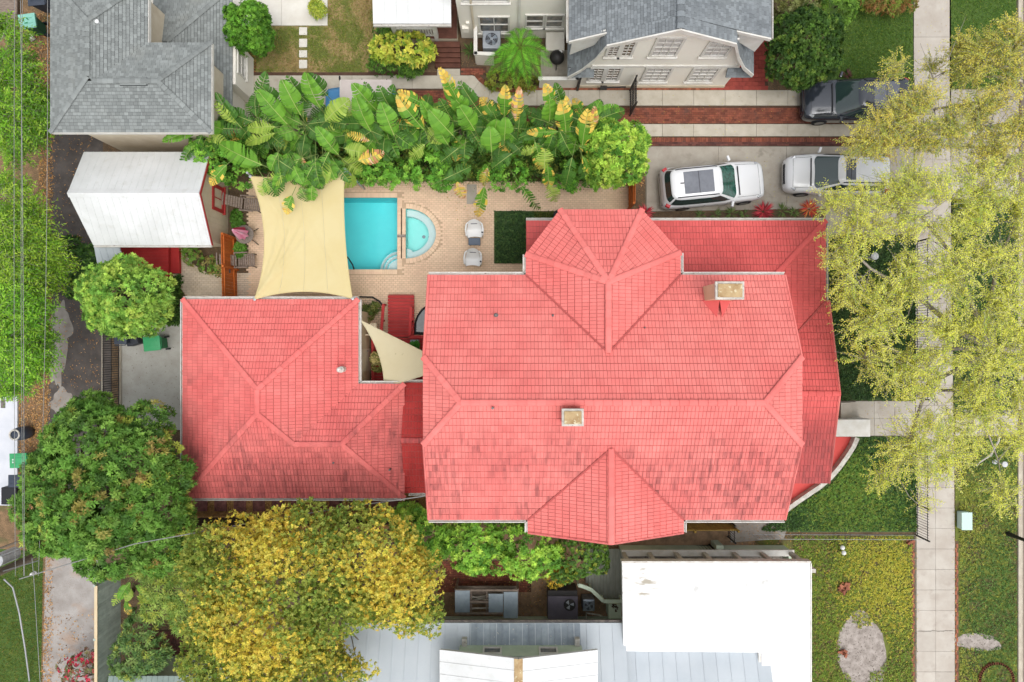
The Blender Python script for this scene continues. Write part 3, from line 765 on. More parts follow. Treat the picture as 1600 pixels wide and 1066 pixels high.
TP, RS = (sx, syT, zP), (sx, yS + (zP - ZE) / M_, zP)
bay_s = [Face([(sxW, yS, ZE), (sxW, syT, ZE), TP, RS]), Face([(sxE, syT, ZE), (sxE, yS, ZE), RS, TP])]
uf = up_main + bay_n + bay_s
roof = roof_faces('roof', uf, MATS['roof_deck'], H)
tiles(roof, up_main, MATS['roof_tile'], limit=200); tiles(roof, bay_n + bay_s, MATS['roof_tile_clean'], limit=100)
caps(roof, [((xWr, yR, zR), (xEr, yR, zR)), ((xW, yCN, zC), (xWr, yR, zR)), ((xW, yCS, zC), (xWr, yR, zR)), ((xE, yCN, zC), (xEr, yR, zR)), ((xE, yCS, zC), (xEr, yR, zR)),
            (B_, PK), (C_, PK), (D_, PK), (E_, PK), (RR, PK), (TP, RS)], MATS['roof_tile_clean'])
def valley(a, c, m='valley_red', w=.032):
    a, c = Vector(a), Vector(c); d = (c - a).normalized(); s_ = d.cross(Vector((0, 0, 1))).normalized() * w; u = Vector((0, 0, .075)); b = MB()
    b.prism([a - s_, c - s_, c + s_, a + s_][::-1], [a - s_ + u, c - s_ + u, c + s_ + u, a + s_ + u][::-1]); b.build('valley_flashing', MATS[m], H)
for a in ((A_, RR), (F_, RR), ((sxW, yS, ZE), RS), ((sxE, yS, ZE), RS)): valley(*a)
valley((13.32, 1.72, 3.0), (10.3, -1.3, 3.76))
# porch roof on the north and east sides, with an east gable
pe, q3 = 3.0, 3.11
n_ = [Face([(13.32, 5.11, pe), (.6, 5.11, pe), (.6, 2.0, pe + .25 * q3), (10.21, 2.0, pe + .25 * q3)]),
      Face([(13.32, 1.72, pe), (13.32, 5.11, pe), (10.21, 2.0, pe + .25 * q3), (10.21, -1.39, pe + .25 * q3)]),
      Face([(13.47, 1.72, pe), (13.32, 1.72, pe), (10.21, -1.39, 3.762), (10.21, -2.16, 3.951), (13.47, -2.16, 3.951)]),
      Face([(9.6, -6.04, pe), (13.47, -6.04, pe), (13.47, -2.16, 3.951), (9.6, -2.16, 3.951)])]
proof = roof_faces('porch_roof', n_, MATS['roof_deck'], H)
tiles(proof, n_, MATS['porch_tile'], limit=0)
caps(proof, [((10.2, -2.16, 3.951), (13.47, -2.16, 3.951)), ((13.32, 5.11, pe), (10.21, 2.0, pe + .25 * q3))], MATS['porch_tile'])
# rake edges of the porch gable and the main gables
for a, c in (((13.47, 1.72, pe), (13.47, -2.16, 3.951)), ((13.47, -2.16, 3.951), (13.47, -6.04, pe)), ((xW, yN, ZE), (xW, yCN, zC)), ((xW, yCS, zC), (xW, yS, ZE)), ((xE, yN, ZE), (xE, yCN, zC)), ((xE, yCS, zC), (xE, yS, ZE)), ((sxW, syT, ZE), TP), (TP, (sxE, syT, ZE))):
    a, c = Vector(a), Vector(c); b = MB(); b.tube([a + Vector((0, 0, .015)), c + Vector((0, 0, .015))], .045, 6); b.build('rake_tile', MATS['roof_tile'], H)
gutter(H, [((xE, yN, ZE), (bxE, yN, ZE)), ((bxE, yN, ZE), (bxE + .0, 3.36, ZE)), ((bxW, yN, ZE), (xW, yN, ZE)), ((bxW, 3.3, ZE), (bxW, yN, ZE)),
           ((xW, yS, ZE), (sxW, yS, ZE)), ((sxW, yS, ZE), (sxW, syT, ZE)), ((sxE, syT, ZE), (sxE, yS, ZE)), ((sxE, yS, ZE), (xE, yS, ZE)),
           ((13.32, 5.11, pe), (.6, 5.11, pe)), ((13.32, 1.72, pe), (13.32, 5.11, pe))], MATS['white_gutter'])
# walls
prism_walls(H, [(-2.6, 1.95), (-2.6, -6.25), (9.75, -6.25), (9.75, 1.95)], 0, 5.9, MATS['cream_wall'])
prism_walls(H, [(1.1, 1.951), (1.1, 3.1), (2.1, 4.4), (4.8, 4.4), (5.85, 3.1), (5.85, 1.951)], 0, 5.9, MATS['cream_wall'], 'bay_wall')
prism_walls(H, [(1.1, -6.251), (5.9, -6.251), (5.9, -6.8), (1.1, -6.8)][::-1], 0, 5.9, MATS['cream_wall'], 'bay_wall')
for a, s_ in ((xW + .5, 1), (xE - .5, -1)):
    b = MB(); b.prism([(a, yN - .6, 5.9), (a, yS + .6, 5.9), (a, yCS, 7.3), (a, yCN, 7.3)], [(a + .1 * s_, yN - .6, 5.9), (a + .1 * s_, yS + .6, 5.9), (a + .1 * s_, yCS, 7.3), (a + .1 * s_, yCN, 7.3)]); b.build('gable_wall', MATS['cream_wall'], H)
b = MB(); b.prism([(sxW + .2, -7.0, 5.9), (sxE - .2, -7.0, 5.9), (sx, -7.0, 7.2)], [(sxW + .2, -6.85, 5.9), (sxE - .2, -6.85, 5.9), (sx, -6.85, 7.2)]); b.build('gable_wall', MATS['cream_wall'], H)
for x, y in ((13.0, 4.8), (13.0, 1.4), (8.2, 4.8), (13.0, -2.1), (13.0, -5.7), (4.0, 4.8)):
    b = MB(); b.lathe((x, y, .5), [(.2, 0), (.2, .12), (.15, .14), (.13, 2.2), (.18, 2.25), (.18, 2.4)], 12); b.build('column', MATS['white_trim'], H)
for z0, z1, y0, y1 in ((1.0, 2.3, 1.2, 1.95),):
    window(H, (9.75, 0, 0), (0, 1, 0), (1, 0, 0), -.3, .9, 1.2, 2.7, 2, 2, MATS['white_trim'], MATS['glass'])
    window(H, (9.75, 0, 0), (0, 1, 0), (1, 0, 0), -5.2, -3.8, 1.2, 2.7, 2, 2, MATS['white_trim'], MATS['glass'])
# porch floor, curved wall with a worn white cap, plinth by the steps
arc = [(1337, 683), (1331, 697), (1322, 711), (1309, 729), (1296, 744), (1280, 758), (1262, 770), (1246, 781), (1232, 791), (1225, 797)]
b = MB(); fl = W2(arc, .5); b.slab([(9.6, -6.5)] + fl[::-1] + [(9.6, fl[0][1])], 0, .5); b.build('porch_floor', MATS['porch_red'], H)
b = MB(); b.slab([(9.752, PY(683, .5) - .0), (13.2, PY(683, .5)), (13.2, 4.95), (9.752, 4.95)], 0, .5); b.build('porch_floor', MATS['porch_red'], H)
wl = W2(arc, .85); b = MB()
for i in range(len(wl) - 1):
    a, c = Vector(wl[i]), Vector(wl[i + 1]); 
    na = (Vector(wl[min(i + 1, len(wl) - 1)]) - Vector(wl[max(i - 1, 0)])).normalized(); nc = (Vector(wl[min(i + 2, len(wl) - 1)]) - Vector(wl[i])).normalized()
    na, nc = Vector((-na.y, na.x)), Vector((-nc.y, nc.x)); wd = .2
    b.prism([(a.x, a.y, 0), (c.x, c.y, 0), (c.x + nc.x * wd, c.y + nc.y * wd, 0), (a.x + na.x * wd, a.y + na.y * wd, 0)][::1], [(a.x, a.y, .85), (c.x, c.y, .85), (c.x + nc.x * wd, c.y + nc.y * wd, .85), (a.x + na.x * wd, a.y + na.y * wd, .85)])
b.build('porch_wall', MATS['old_white'], H)
b = MB(); p0, p1 = P(1306, 682.5, .95), P(1360, 655.5, .95); b.box((p0.x, p0.y, 0), (p1.x, p1.y, .95)); b.build('step_plinth', MATS['white_trim'], H, bevel=.02)
for k in range(3):
    b = MB(); x = PX(1306) + .3 * k; b.box((x, PY(653.5), 0), (x + .302, PY(628), .5 - .16 * k - .01)); b.build('step', MATS['walk_concrete'], H)
# chimneys, saddle, vents
def chimney(x0, x1, y0, y1, z0, z1, mcap):
    b = MB(); b.box((x0, y0, z0), (x1, y1, z1 - .12)); ch = b.build('chimney', MATS['cream_wall'], H)
    b = MB(); b.box((x0 - .05, y0 - .05, z1 - .119), (x1 + .05, y1 + .05, z1)); b.build('chimney_rim', MATS['old_white'], ch, bevel=.015)
    b = MB(); b.box((x0 + .03, y0 + .03, z1 + .001), (x1 - .03, y1 - .03, z1 + .05)); b.build('chimney_cap', MATS[mcap], ch, bevel=.02)
a0, a1 = P(880, 664, 8.75), P(910, 641, 8.75); chimney(a0.x, a1.x, a0.y, a1.y, 7.2, 8.75, 'chimney_cap')
a0, a1 = P(1120, 466, 8.0), P(1161, 442, 8.0); chimney(a0.x, a1.x, a0.y, a1.y, 6.0, 8.0, 'chimney_cap')
yz = lambda y: ZE + M_ * (yN - y)
ys_ = a0.y; sd = [Face([(a0.x - .1, ys_, yz(ys_) + .03), (a0.x + .35, ys_ - .62, yz(ys_ - .62) + .05), (a0.x + .45, ys_, yz(ys_) + .38)]), Face([(a0.x + .45, ys_, yz(ys_) + .38), (a0.x + .55, ys_ - .62, yz(ys_ - .62) + .05), (a1.x + .05, ys_, yz(ys_) + .03)])]
b = MB()
for f in sd: b.prism([p - Vector((0, 0, .05)) for p in f.pts], f.pts)
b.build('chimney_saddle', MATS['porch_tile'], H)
for px, py, z, r, h in ((775, 493, 6.85, .04, .25), (864, 493, 6.85, .022, .1), (770, 637, 8.2, .04, .3), (1008, 512, 7.1, .015, .06)):
    p = P(px, py, z); b = MB(); b.lathe((p.x, p.y, z - .15), [(r * 2.4, 0), (r * 2.2, .1), (r, .14), (r, .15 + h), (r * .6, .15 + h)], 12); b.build('vent_pipe', MATS['vent_metal'], H, smooth=False)
# link roof to the garage
lz = 2.7; lk = [Face([(-2.61, -1.79, lz), (-4.62, -1.79, lz), (-4.62, -4.15, 3.5), (-2.61, -4.15, 3.5)]), Face([(-4.62, -6.51, lz), (-2.61, -6.51, lz), (-2.61, -4.15, 3.5), (-4.62, -4.15, 3.5)])]
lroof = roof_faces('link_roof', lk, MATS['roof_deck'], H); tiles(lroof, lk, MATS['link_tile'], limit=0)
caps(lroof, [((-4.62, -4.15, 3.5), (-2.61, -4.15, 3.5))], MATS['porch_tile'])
gutter(H, [((-2.61, -1.79, lz), (-4.6, -1.79, lz)), ((-4.45, -6.51, lz), (-2.61, -6.51, lz))], MATS['white_gutter'])
prism_walls(H, [(-4.6, -2.3), (-4.6, -6.1), (-2.601, -6.1), (-2.601, -2.3)], 0, 2.6, MATS['cream_wall'], 'link_wall')

# ------------------------------------------------------------------ the garage
G = thing('red_garage', 'smaller L-shaped building with pink-red hipped tile roof between the alley and the big house', 'garage', (-10, -2.5, 0))
ge, gs = 3.0, .41
gx0, gx1, gx2, gy0, gy1, gy2 = -13.98, -6.53, -4.57, 1.767, -1.822, -6.66
gc = (gx0 + gx1) / 2; gh = (gx1 - gx0) / 2; gz = ge + gs * gh; ra, rb = (gc, gy0 - gh, gz), (gc, gy2 + gh, gz)
wy = (gy1 + gy2) / 2; wh = (gy1 - gy2) / 2; wz = ge + gs * wh; wa, wb = (gx1 - wh, wy, wz), (gx2 - wh, wy, wz)
gf = [Face([(gx0, gy0, ge), (gx0, gy2, ge), rb, ra]), Face([(gx1, gy0, ge), (gx0, gy0, ge), ra]),
      Face([(gx1, gy1, ge), (gx1, gy0, ge), ra, rb, wa]), Face([(gx2, gy1, ge), (gx1, gy1, ge), wa, wb]), Face([(gx2, gy2, ge), (gx2, gy1, ge), wb]),
      Face([(gx0, gy2, ge), (wa[0], gy2, ge), wa, rb]), Face([(wa[0], gy2, ge), (gx2, gy2, ge), wb, wa])]
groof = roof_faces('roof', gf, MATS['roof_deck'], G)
tiles(groof, gf, MATS['garage_tile'], limit=300)
caps(groof, [((gx0, gy0, ge), ra), ((gx1, gy0, ge), ra), (ra, rb), ((gx0, gy2, ge), rb), (wa, rb), (wa, wb), ((gx2, gy1, ge), wb), ((gx2, gy2, ge), wb)], MATS['garage_tile'])
gutter(G, [((gx0, gy0, ge), (gx0, gy2, ge)), ((gx1, gy0, ge), (gx0, gy0, ge)), ((gx1, gy1, ge), (gx1, gy0, ge)), ((gx2, gy1, ge), (gx1, gy1, ge)), ((gx0, gy2, ge), (gx2, gy2, ge))], MATS['white_gutter'])
prism_walls(G, [(gx0 + .45, gy0 - .45), (gx0 + .45, gy2 + .45), (gx2 - .04, gy2 + .45), (gx2 - .04, gy1 - .45), (gx1 - .08, gy1 - .45), (gx1 - .08, gy0 - .45)], 0, 2.9, MATS['cream_wall'])
b = MB(); p = P(530, 578, 3.9); b.lathe((p.x, p.y, 3.2), [(.13, 0), (.13, .45), (.07, .5), (.07, .7), (.11, .72), (.05, .8)], 14); b.build('vent_pipe', MATS['white_trim'], G)
for px, py, z in ((523, 722, 3.5), (610, 733, 3.25)):
    p = P(px, py, z); b = MB(); b.lathe((p.x, p.y, z - .2), [(.08, 0), (.04, .15), (.04, .45), (.025, .45)], 10); b.build('vent_pipe', MATS['vent_metal'], G)
b = MB(); q = gx1 - .08; b.box((q, -1.35, 0), (q + .05, -.35, 2.15)); dr = b.build('door', MATS['tan_wall'], G); b = MB(); b.tube([(q + .08, -.45, 1.0), (q + .08, -.45, 1.12)], .025); b.build('handle', MATS['vent_metal'], dr)
b = MB(); b.box((q, .25, 0), (q + .55, .32, 1.2)); b.box((q + .2, .32, 1.1), (q + .5, .8, 1.2)); b.build('meter_box', MATS['tan_wall'], G)
# ------------------------------------------------------------------ white metal-roofed shed on the left
S = thing('garden_shed', 'tan wooden shed with white metal gable roof and red-framed window', 'shed', (-15.9, 6.1, 0))
e0, r0 = 2.4, 3.55
sN, sS, sR = 8.19, 4.16, 6.16
shf = [Face([(-18.15, sS, e0), (-13.04, sS, e0), (-13.04, sR, r0), (-18.52, sR, r0)]), Face([(-13.1, sN, e0), (-18.56, sN, e0), (-18.52, sR, r0), (-13.04, sR, r0)])]
sr = roof_faces('roof', shf, MATS['white_metal'], S, .05)
for f in shf: metal_panels(sr, f, MATS['white_metal'], w=.3, rib=.018)
b = MB(); b.grid([[(x, sR + dy, r0 + dz) for dy, dz in ((-.16, -.055), (0, .05), (.16, -.055))] for x in (-18.52, -13.04)]); b.build('ridge_cap', MATS['white_metal'], sr)
prism_walls(S, [(-17.9, sS + .25), (-13.3, sS + .25), (-13.3, sN - .25), (-18.2, sN - .25)], 0, e0 - .05, MATS['tan_wall'])
b = MB(); b.prism([(-13.45, sS + .25, e0 - .049), (-13.45, sN - .25, e0 - .049), (-13.45, sR, r0 - .1)][::-1], [(-13.3, sS + .25, e0 - .049), (-13.3, sN - .25, e0 - .049), (-13.3, sR, r0 - .1)][::-1]); b.build('gable_wall', MATS['tan_wall'], S)
b = MB()
for k in range(16): y = sS + .4 + k * .235; b.box((-13.299, y, .02), (-13.285, y + .012, e0 - .1))
b.build('board_joint', MATS['beige_wall'], S, kind='stuff')
window(S, (-13.3, 0, 0), (0, 1, 0), (1, 0, 0), 5.85, 7.02, .62, 1.75, 2, 1, MATS['red_trim'], MATS['tan_wall'], frame=.15, sash=False)
for a, c in (((-13.02, sS, e0), (-13.02, sR, r0)), ((-13.02, sR, r0), (-13.07, sN, e0))):
    b = MB(); a, c = Vector(a), Vector(c); b.prism([a + Vector((0, 0, -.17)), c + Vector((0, 0, -.17)), c + Vector((-.03, 0, -.17)), a + Vector((-.03, 0, -.17))][::-1], [a + Vector((0, 0, -.03)), c + Vector((0, 0, -.03)), c + Vector((-.03, 0, -.03)), a + Vector((-.03, 0, -.03))][::-1]); b.build('barge_board', MATS['red_trim'], S)
gutter(S, [((-18.15, sS, e0), (-13.04, sS, e0))], MATS['white_gutter'], w=.09, h=.07)
p = P(302, 320, 3.4); b = MB(); b.lathe((p.x, p.y, 3.05), [(.09, 0), (.09, .12), (.05, .2)], 12); b.build('vent_pipe', MATS['white_metal'], S)
b = MB(); b.box((-17.0, sS + .19, .02), (-16.2, sS + .24, 1.9)); b.build('door', MATS['glass_dark'], S)
aw = [Face([P(152, 412, 1.55), P(193, 412, 1.55), P(186, 380, 2.0), P(146, 380, 2.0)])]
ar = roof_faces('awning', aw, MATS['grey_metal'], S, .03); metal_panels(ar, aw[0], MATS['grey_metal'], w=.3, rib=.025)
D_ = thing('red_deck', 'bright red painted plank deck with a step beside the white shed', 'deck', P(230, 410))
b = MB(); q0, q1 = P(188, 432, .4), P(264, 384, .4); b.box((q0.x, q0.y, 0), (q1.x, q1.y, .4)); b.build('base', MATS['red_trim'], D_)
k = 0; y = q0.y
while y < q1.y - .02:
    b = MB(); b.box((q0.x, y + .004, .401), (q1.x, min(y + .14, q1.y) - .004, .44)); b.build('plank', MATS['red_paint'], D_); y += .14
q0, q1 = P(265, 427, .22), P(280, 386, .22)
b = MB(); b.box((q0.x, q0.y, 0), (q1.x, q1.y, .22)); b.build('step', MATS['red_paint'], D_, bevel=.01)

# ------------------------------------------------------------------ grey shingled house, top left
N1 = thing('grey_roofed_house', 'two-storey house under grey shingle hip roofs in the top left corner', 'house', (-14, 12, 0))
z1 = 4.5; sc = (32 - z1) / FPX; X1 = lambda p: (p - 800) * sc; Y1 = lambda p: (533 - p) * sc
x0, x1, x2 = X1(79), X1(231), X1(330); y0, y1, y2 = Y1(207), Y1(67), Y1(-30)
k1 = .38; hw = (x1 - x0) / 2; hs_ = (y1 - y0) / 2; zr1, zr2 = z1 + k1 * hw, z1 + k1 * hs_
cx, cy = x0 + hw, y0 + hs_
n1 = [Face([(x0, y2, z1), (x0, y0, z1), (cx, y0 + hw, zr1), (cx, y2 - hw, zr1)]),
      Face([(x0, y0, z1), (cx, y0, z1), (cx, y0 + hw, zr1)]), ]
# wings: west wing ridge at cx, south wing ridge at cy (lower by a little)
n1 = [Face([(x0, y2, z1), (x0, y0, z1), (cx, y0 + hw, zr1), (cx, y2 - hw, zr1)]),
      Face([(x0, y0, z1), (x0 + hs_ + 2.0, y0, z1), (x0 + hs_ + 2.0, cy, zr2), (x0 + hs_, cy, zr2)]),
      Face([(x0 + hs_ + 2.0, y0, z1), (x2, y0, z1), (x2 - hs_, cy, zr2), (x0 + hs_ + 2.0, cy, zr2)]),
      Face([(x2, y0, z1), (x2, y1, z1), (x2 - hs_, cy, zr2)]),
      Face([(x2, y1, z1), (x1, y1, z1), (x1 - hs_, cy, zr2), (x2 - hs_, cy, zr2)]),
      Face([(x1, y1, z1), (x1, y2, z1), (cx, y2 - hw, zr1), (cx, y0 + hw * 1.0, zr1), (x1 - hs_, cy, zr2)]),
      Face([(x1, y2, z1), (x0, y2, z1), (cx, y2 - hw, zr1)])]
nr = roof_faces('roof', n1, MATS['shingle_deck'], N1)
SH = dict(e=.13, w=.17, gap=.006, cg=.012, tabs=(0, 1.), lo=.02, hi=.005, limit=0, piece='shingle', jit=.5, jh=.003)
tiles(nr, n1, MATS['shingle_grey'], **SH)
caps(nr, [((cx, y0 + hw, zr1), (cx, y2 - hw, zr1)), ((x0, y0, z1), (cx, y0 + hw, zr1)), ((x1 - hs_, cy, zr2), (x2 - hs_, cy, zr2)), ((x2, y0, z1), (x2 - hs_, cy, zr2)), ((x2, y1, z1), (x2 - hs_, cy, zr2)),
          ((x0, y2, z1), (cx, y2 - hw, zr1)), ((x1, y2, z1), (cx, y2 - hw, zr1))], MATS['shingle_grey'], L=.22, r=.1, piece='ridge_shingle', stuff=True)
for px0, py0, px1, py1 in ((130, 51, 141, 95), (185, 120, 226, 131)):
    p0, p1 = P(px0, py1, zr2 + .12), P(px1, py0, zr2 + .12); b = MB(); b.box((p0.x, p0.y, zr2 - .15), (p1.x, p1.y, zr2 + .02)); rv = b.build('ridge_vent', MATS['shingle_grey'], N1)
    b = MB(); b.box((p0.x - .025, p0.y - .025, zr2 - .1), (p1.x + .025, p1.y + .025, zr2 - .02)); b.build('vent_slot', MATS['shingle_deck'], rv)
p = P(157, 38, z1 + .5); b = MB(); b.lathe((p.x, p.y, z1 + .25), [(.1, 0), (.05, .1), (.05, .45), (.08, .46), (.08, .5)], 10); b.build('vent_pipe', MATS['white_metal'], N1)
prism_walls(N1, [(x0 + .5, y0 + .4), (x2 - .45, y0 + .4), (x2 - .45, y1 - .4), (x1 - .35, y1 - .401), (x1 - .35, y2 - .4), (x0 + .5, y2 - .4)], 0, z1 - .08, MATS['beige_wall'])
for a, c in (((x0, y0, z1), (x2, y0, z1)), ((x2, y0, z1), (x2, y1, z1)), ((x0, y2, z1), (x0, y0, z1)), ((x1, y1, z1), (x1, y2, z1))):
    a, c = Vector(a), Vector(c); d = (c - a).normalized(); o_ = d.cross(Vector((0, 0, 1))); b = MB()
    b.prism([a - Vector((0, 0, .2)), a + o_ * .03 - Vector((0, 0, .2)), c + o_ * .03 - Vector((0, 0, .2)), c - Vector((0, 0, .2))], [a - Vector((0, 0, .02)), a + o_ * .03 - Vector((0, 0, .02)), c + o_ * .03 - Vector((0, 0, .02)), c - Vector((0, 0, .02))]); b.build('fascia', MATS['white_trim'], N1)
za = 2.2; sc2 = (32 - za) / FPX; lx0, lx1 = (253 - 800) * sc2, (363 - 800) * sc2; ly0, ly1 = (533 - 166) * sc2, (533 + 20) * sc2
xh = x2 - .44
lo_f = [Face([(lx1, ly0, za), (lx1, ly1, za), (lx1 - 2.6, ly1 - 2.6, za + .5), (lx1 - 2.6, ly0, za + .5)]),
        Face([(lx1, ly1, za), (lx0 - .3, ly1, za), (lx0 - .3, ly1 - 2.6, za + .5), (lx1 - 2.6, ly1 - 2.6, za + .5)])]
lr = roof_faces('lower_roof', lo_f, MATS['shingle_deck'], N1); tiles(lr, lo_f, MATS['shingle_grey'], **SH)
caps(lr, [((lx1, ly1, za), (lx1 - 2.6, ly1 - 2.6, za + .5))], MATS['shingle_grey'], L=.22, r=.1, piece='ridge_shingle', stuff=True)
prism_walls(N1, [(lx1 - 4.0, ly0 + .05), (lx1 - .35, ly0 + .05), (lx1 - .35, ly1 - .3), (lx1 - 4.0, ly1 - .3)], 0, za - .07, MATS['greige_wall'], 'lower_wall')
b = MB(); p0 = P(366, 150, .0); b.box((lx1 - .349, P(0, 146, 1.).y, .0), (lx1 + .1, P(0, 78, 1.).y, 2.1)); b.build('bay_window_wall', MATS['greige_wall'], N1)
window(N1, (lx1 + .1, 0, 0), (0, 1, 0), (1, 0, 0), P(0, 120, 1.5).y, P(0, 84, 1.5).y, 1.05, 1.95, 2, 1, MATS['white_trim'], MATS['blind_glass'], frame=.09)

# ------------------------------------------------------------------ north neighbour with the gambrel gable
N2 = thing('gambrel_house', 'pale greige house with white windows under a blue-grey flared gambrel roof', 'house', (6.3, 12.5, 0))
Yf, Yw, Yd, Yb = 11.6, 11.9, 12.1, 20.0
pkx, pkz = 6.27, 6.62
Lp = [(3.71, 5.25), (3.40, 3.95), (2.95, 2.85), (2.45, 2.05)]; Rp = [(8.75, 5.4), (9.25, 4.2), (9.85, 3.1), (10.5, 2.3)]
top = [Face([(Lp[0][0], Yd, Lp[0][1]), (Lp[0][0], Yf, Lp[0][1]), (pkx, Yf, pkz), (pkx, Yd, pkz)]), Face([(Rp[0][0], Yf, Rp[0][1]), (Rp[0][0], Yd, Rp[0][1]), (pkx, Yd, pkz), (pkx, Yf, pkz)]),
       Face([(2.3, Yb, 4.45), (2.3, Yd, 4.45), (pkx, Yd, pkz), (pkx, Yb, pkz)]), Face([(10.35, Yd, 4.72), (10.35, Yb, 4.72), (pkx, Yb, pkz), (pkx, Yd, pkz)])]
flare = []
for pr, left in ((Lp, True), (Rp, False)):
    for (a, za_), (c, zc_) in zip(pr[:-1], pr[1:]):
        if left: flare.append(Face([(c, Yb, zc_), (c, Yf, zc_), (a, Yf, za_), (a, Yb, za_)]))
        else: flare.append(Face([(c, Yf, zc_), (c, Yb, zc_), (a, Yb, za_), (a, Yf, za_)]))
n2r = roof_faces('roof', top + flare, MATS['shingle_deck'], N2); tiles(n2r, top + flare, MATS['shingle_blue'], **SH)
caps(n2r, [((pkx, Yf, pkz), (pkx, Yb, pkz))], MATS['shingle_blue'], L=.22, r=.15, piece='ridge_shingle', stuff=True)
for pr in (Lp, Rp):        # white rake boards
    pts = [(pkx, pkz)] + pr; b = MB()
    for (a, za_), (c, zc_) in zip(pts[:-1], pts[1:]):
        b.prism([(a, Yf - .06, za_ - .2), (c, Yf - .06, zc_ - .2), (c, Yf - .003, zc_ - .2), (a, Yf - .003, za_ - .2)], [(a, Yf - .06, za_ + .04), (c, Yf - .06, zc_ + .04), (c, Yf - .003, zc_ + .04), (a, Yf - .003, za_ + .04)])
    b.build('rake_board', MATS['white_trim'], N2)
b = MB(); ww = [(3.1, 0), (9.9, 0), (9.9, 2.3)] + [(x - .1, z - .05) for x, z in Rp[::-1][1:]] + [(pkx, pkz - .1)] + [(x + .1, z - .05) for x, z in Lp[:-1]] + [(3.1, 2.3)]
b.prism([(x, Yw + .2, z) for x, z in ww], [(x, Yw, z) for x, z in ww]); b.build('gable_wall', MATS['greige_wall'], N2)
prism_walls(N2, [(3.1, Yw + .21), (9.9, Yw + .21), (9.9, Yb - .3), (3.1, Yb - .3)], 0, 2.2, MATS['greige_wall'])
b = MB(); b.box((3.45, Yw - .06, 2.44), (9.75, Yw - .002, 2.58)); b.build('band_board', MATS['white_trim'], N2)
b = MB(); b.box((3.08, Yw - .04, 0), (9.92, Yw - .002, .22)); b.build('plinth', MATS['beige_wall'], N2)
for x0_, x1_, l in ((1.0, 1.0, 0),): pass
for side, (xa, za_), (xb, zb_) in (('l', Lp[0], (2.3, 4.45)), ('r', Rp[0], (10.35, 4.72))):   # dormer cheeks and eaves
    pr = Lp if side == 'l' else Rp
    xq = [p for p in pr if p[1] > 2.6]
    lowz = 3.0 if side == 'l' else 3.3
    b = MB(); pts = [(xa, za_ + .0), (xb + (.15 if side == 'l' else -.15), zb_ - .02), (xb + (.15 if side == 'l' else -.15), lowz), (pr[1][0], pr[1][1])]
    f0 = [(x, Yd + .12, z) for x, z in pts]; f1 = [(x, Yd + .06, z) for x, z in pts]
    b.prism(f0 if side == 'r' else f0[::-1], f1 if side == 'r' else f1[::-1]); b.build('dormer_wall', MATS['white_trim'], N2)
    b = MB(); b.prism([(xa, Yd - .06, za_ - .16), (xb, Yd - .06, zb_ - .16), (xb, Yd - .003, zb_ - .16), (xa, Yd - .003, za_ - .16)], [(xa, Yd - .06, za_ + .035), (xb, Yd - .06, zb_ + .035), (xb, Yd - .003, zb_ + .035), (xa, Yd - .003, za_ + .035)]); b.build('rake_board', MATS['white_trim'], N2)
gutter(N2, [((2.3, Yb, 4.45), (2.3, Yd, 4.45)), ((10.35, Yd, 4.72), (10.35, Yb, 4.72))], MATS['white_gutter'], w=.1)
O_ = (0, Yw, 0)
for (a, c, z0_, z1_, cols, rows, gm) in ((5.68, 6.85, 3.52, 5.3, 3, 4, 'blind_glass'), (7.83, 8.93, 3.5, 5.2, 3, 4, 'blind_glass'), (5.83, 7.06, .78, 2.38, 3, 4, 'blind_glass'), (7.9, 9.12, .78, 2.38, 3, 4, 'blind_glass')):
    window(N2, O_, (1, 0, 0), (0, -1, 0), a, c, z0_, z1_, cols, rows, MATS['white_trim'], MATS[gm])
for (a, c, z0_, z1_, gm) in ((3.85, 4.43, 3.5, 4.75, 'glass_dark'), (4.43, 5.0, 3.5, 5.05, 'glass_dark'), (3.42, 4.13, .85, 2.38, 'glass_dark'), (4.13, 4.85, .85, 2.38, 'glass_dark')):
    window(N2, O_, (1, 0, 0), (0, -1, 0), a, c, z0_, z1_, 2, 5, MATS['white_trim'], MATS[gm], sash=False)
for xr in ((2.46, 3.6), (9.4, 10.5)):
    pr = Lp if xr[0] < 5 else Rp      # flat skirt roof returns under the flares
    zz = 1.95; f = Face([(xr[0], Yf - .0, zz), (xr[1], Yf - .0, zz), (xr[1] - (0 if xr[0] < 5 else 0), Yw, zz + .32), (xr[0], Yw, zz + .32)])
    rr_ = roof_faces('skirt_roof', [f], MATS['shingle_deck'], N2); tiles(rr_, [f], MATS['shingle_blue'], **SH)
# middle wing with two windows, behind
WY = 14.2
prism_walls(N2, [(-2.35, WY), (2.9, WY), (2.9, Yb - .3), (-2.35, Yb - .3)], 0, 6.2, MATS['greige_wall'], 'wing_wall')
for (a, c, z0_, z1_, cols) in ((-1.5, -.1, .66, 2.2, 2), (.58, 1.44, 1.15, 2.36, 1), (1.46, 2.3, 1.15, 2.36, 1), (-2.1, -.1, 3.42, 4.6, 2)):
    window(N2, (0, WY, 0), (1, 0, 0), (0, -1, 0), a, c, z0_, z1_, cols, 2, MATS['white_trim'], MATS['glass'] if z0_ < 3 else MATS['blind_glass'], frame=.08)
b = MB(); b.tube([(-1.72, WY - .06, 0), (-1.72, WY - .06, 6.1)], .05); b.build('downpipe', MATS['beige_wall'], N2)
b = MB(); b.box((.28, WY - .12, .3), (.36, WY - .04, 5.2)); b.build('downpipe', MATS['white_trim'], N2)
b = MB(); b.box((-2.25, WY - .16, .9), (-1.95, WY - .002, 1.3)); b.box((-2.05, WY - .1, 1.4), (-1.9, WY - .002, 1.7)); b.build('electric_box', MATS['greige_wall'], N2)
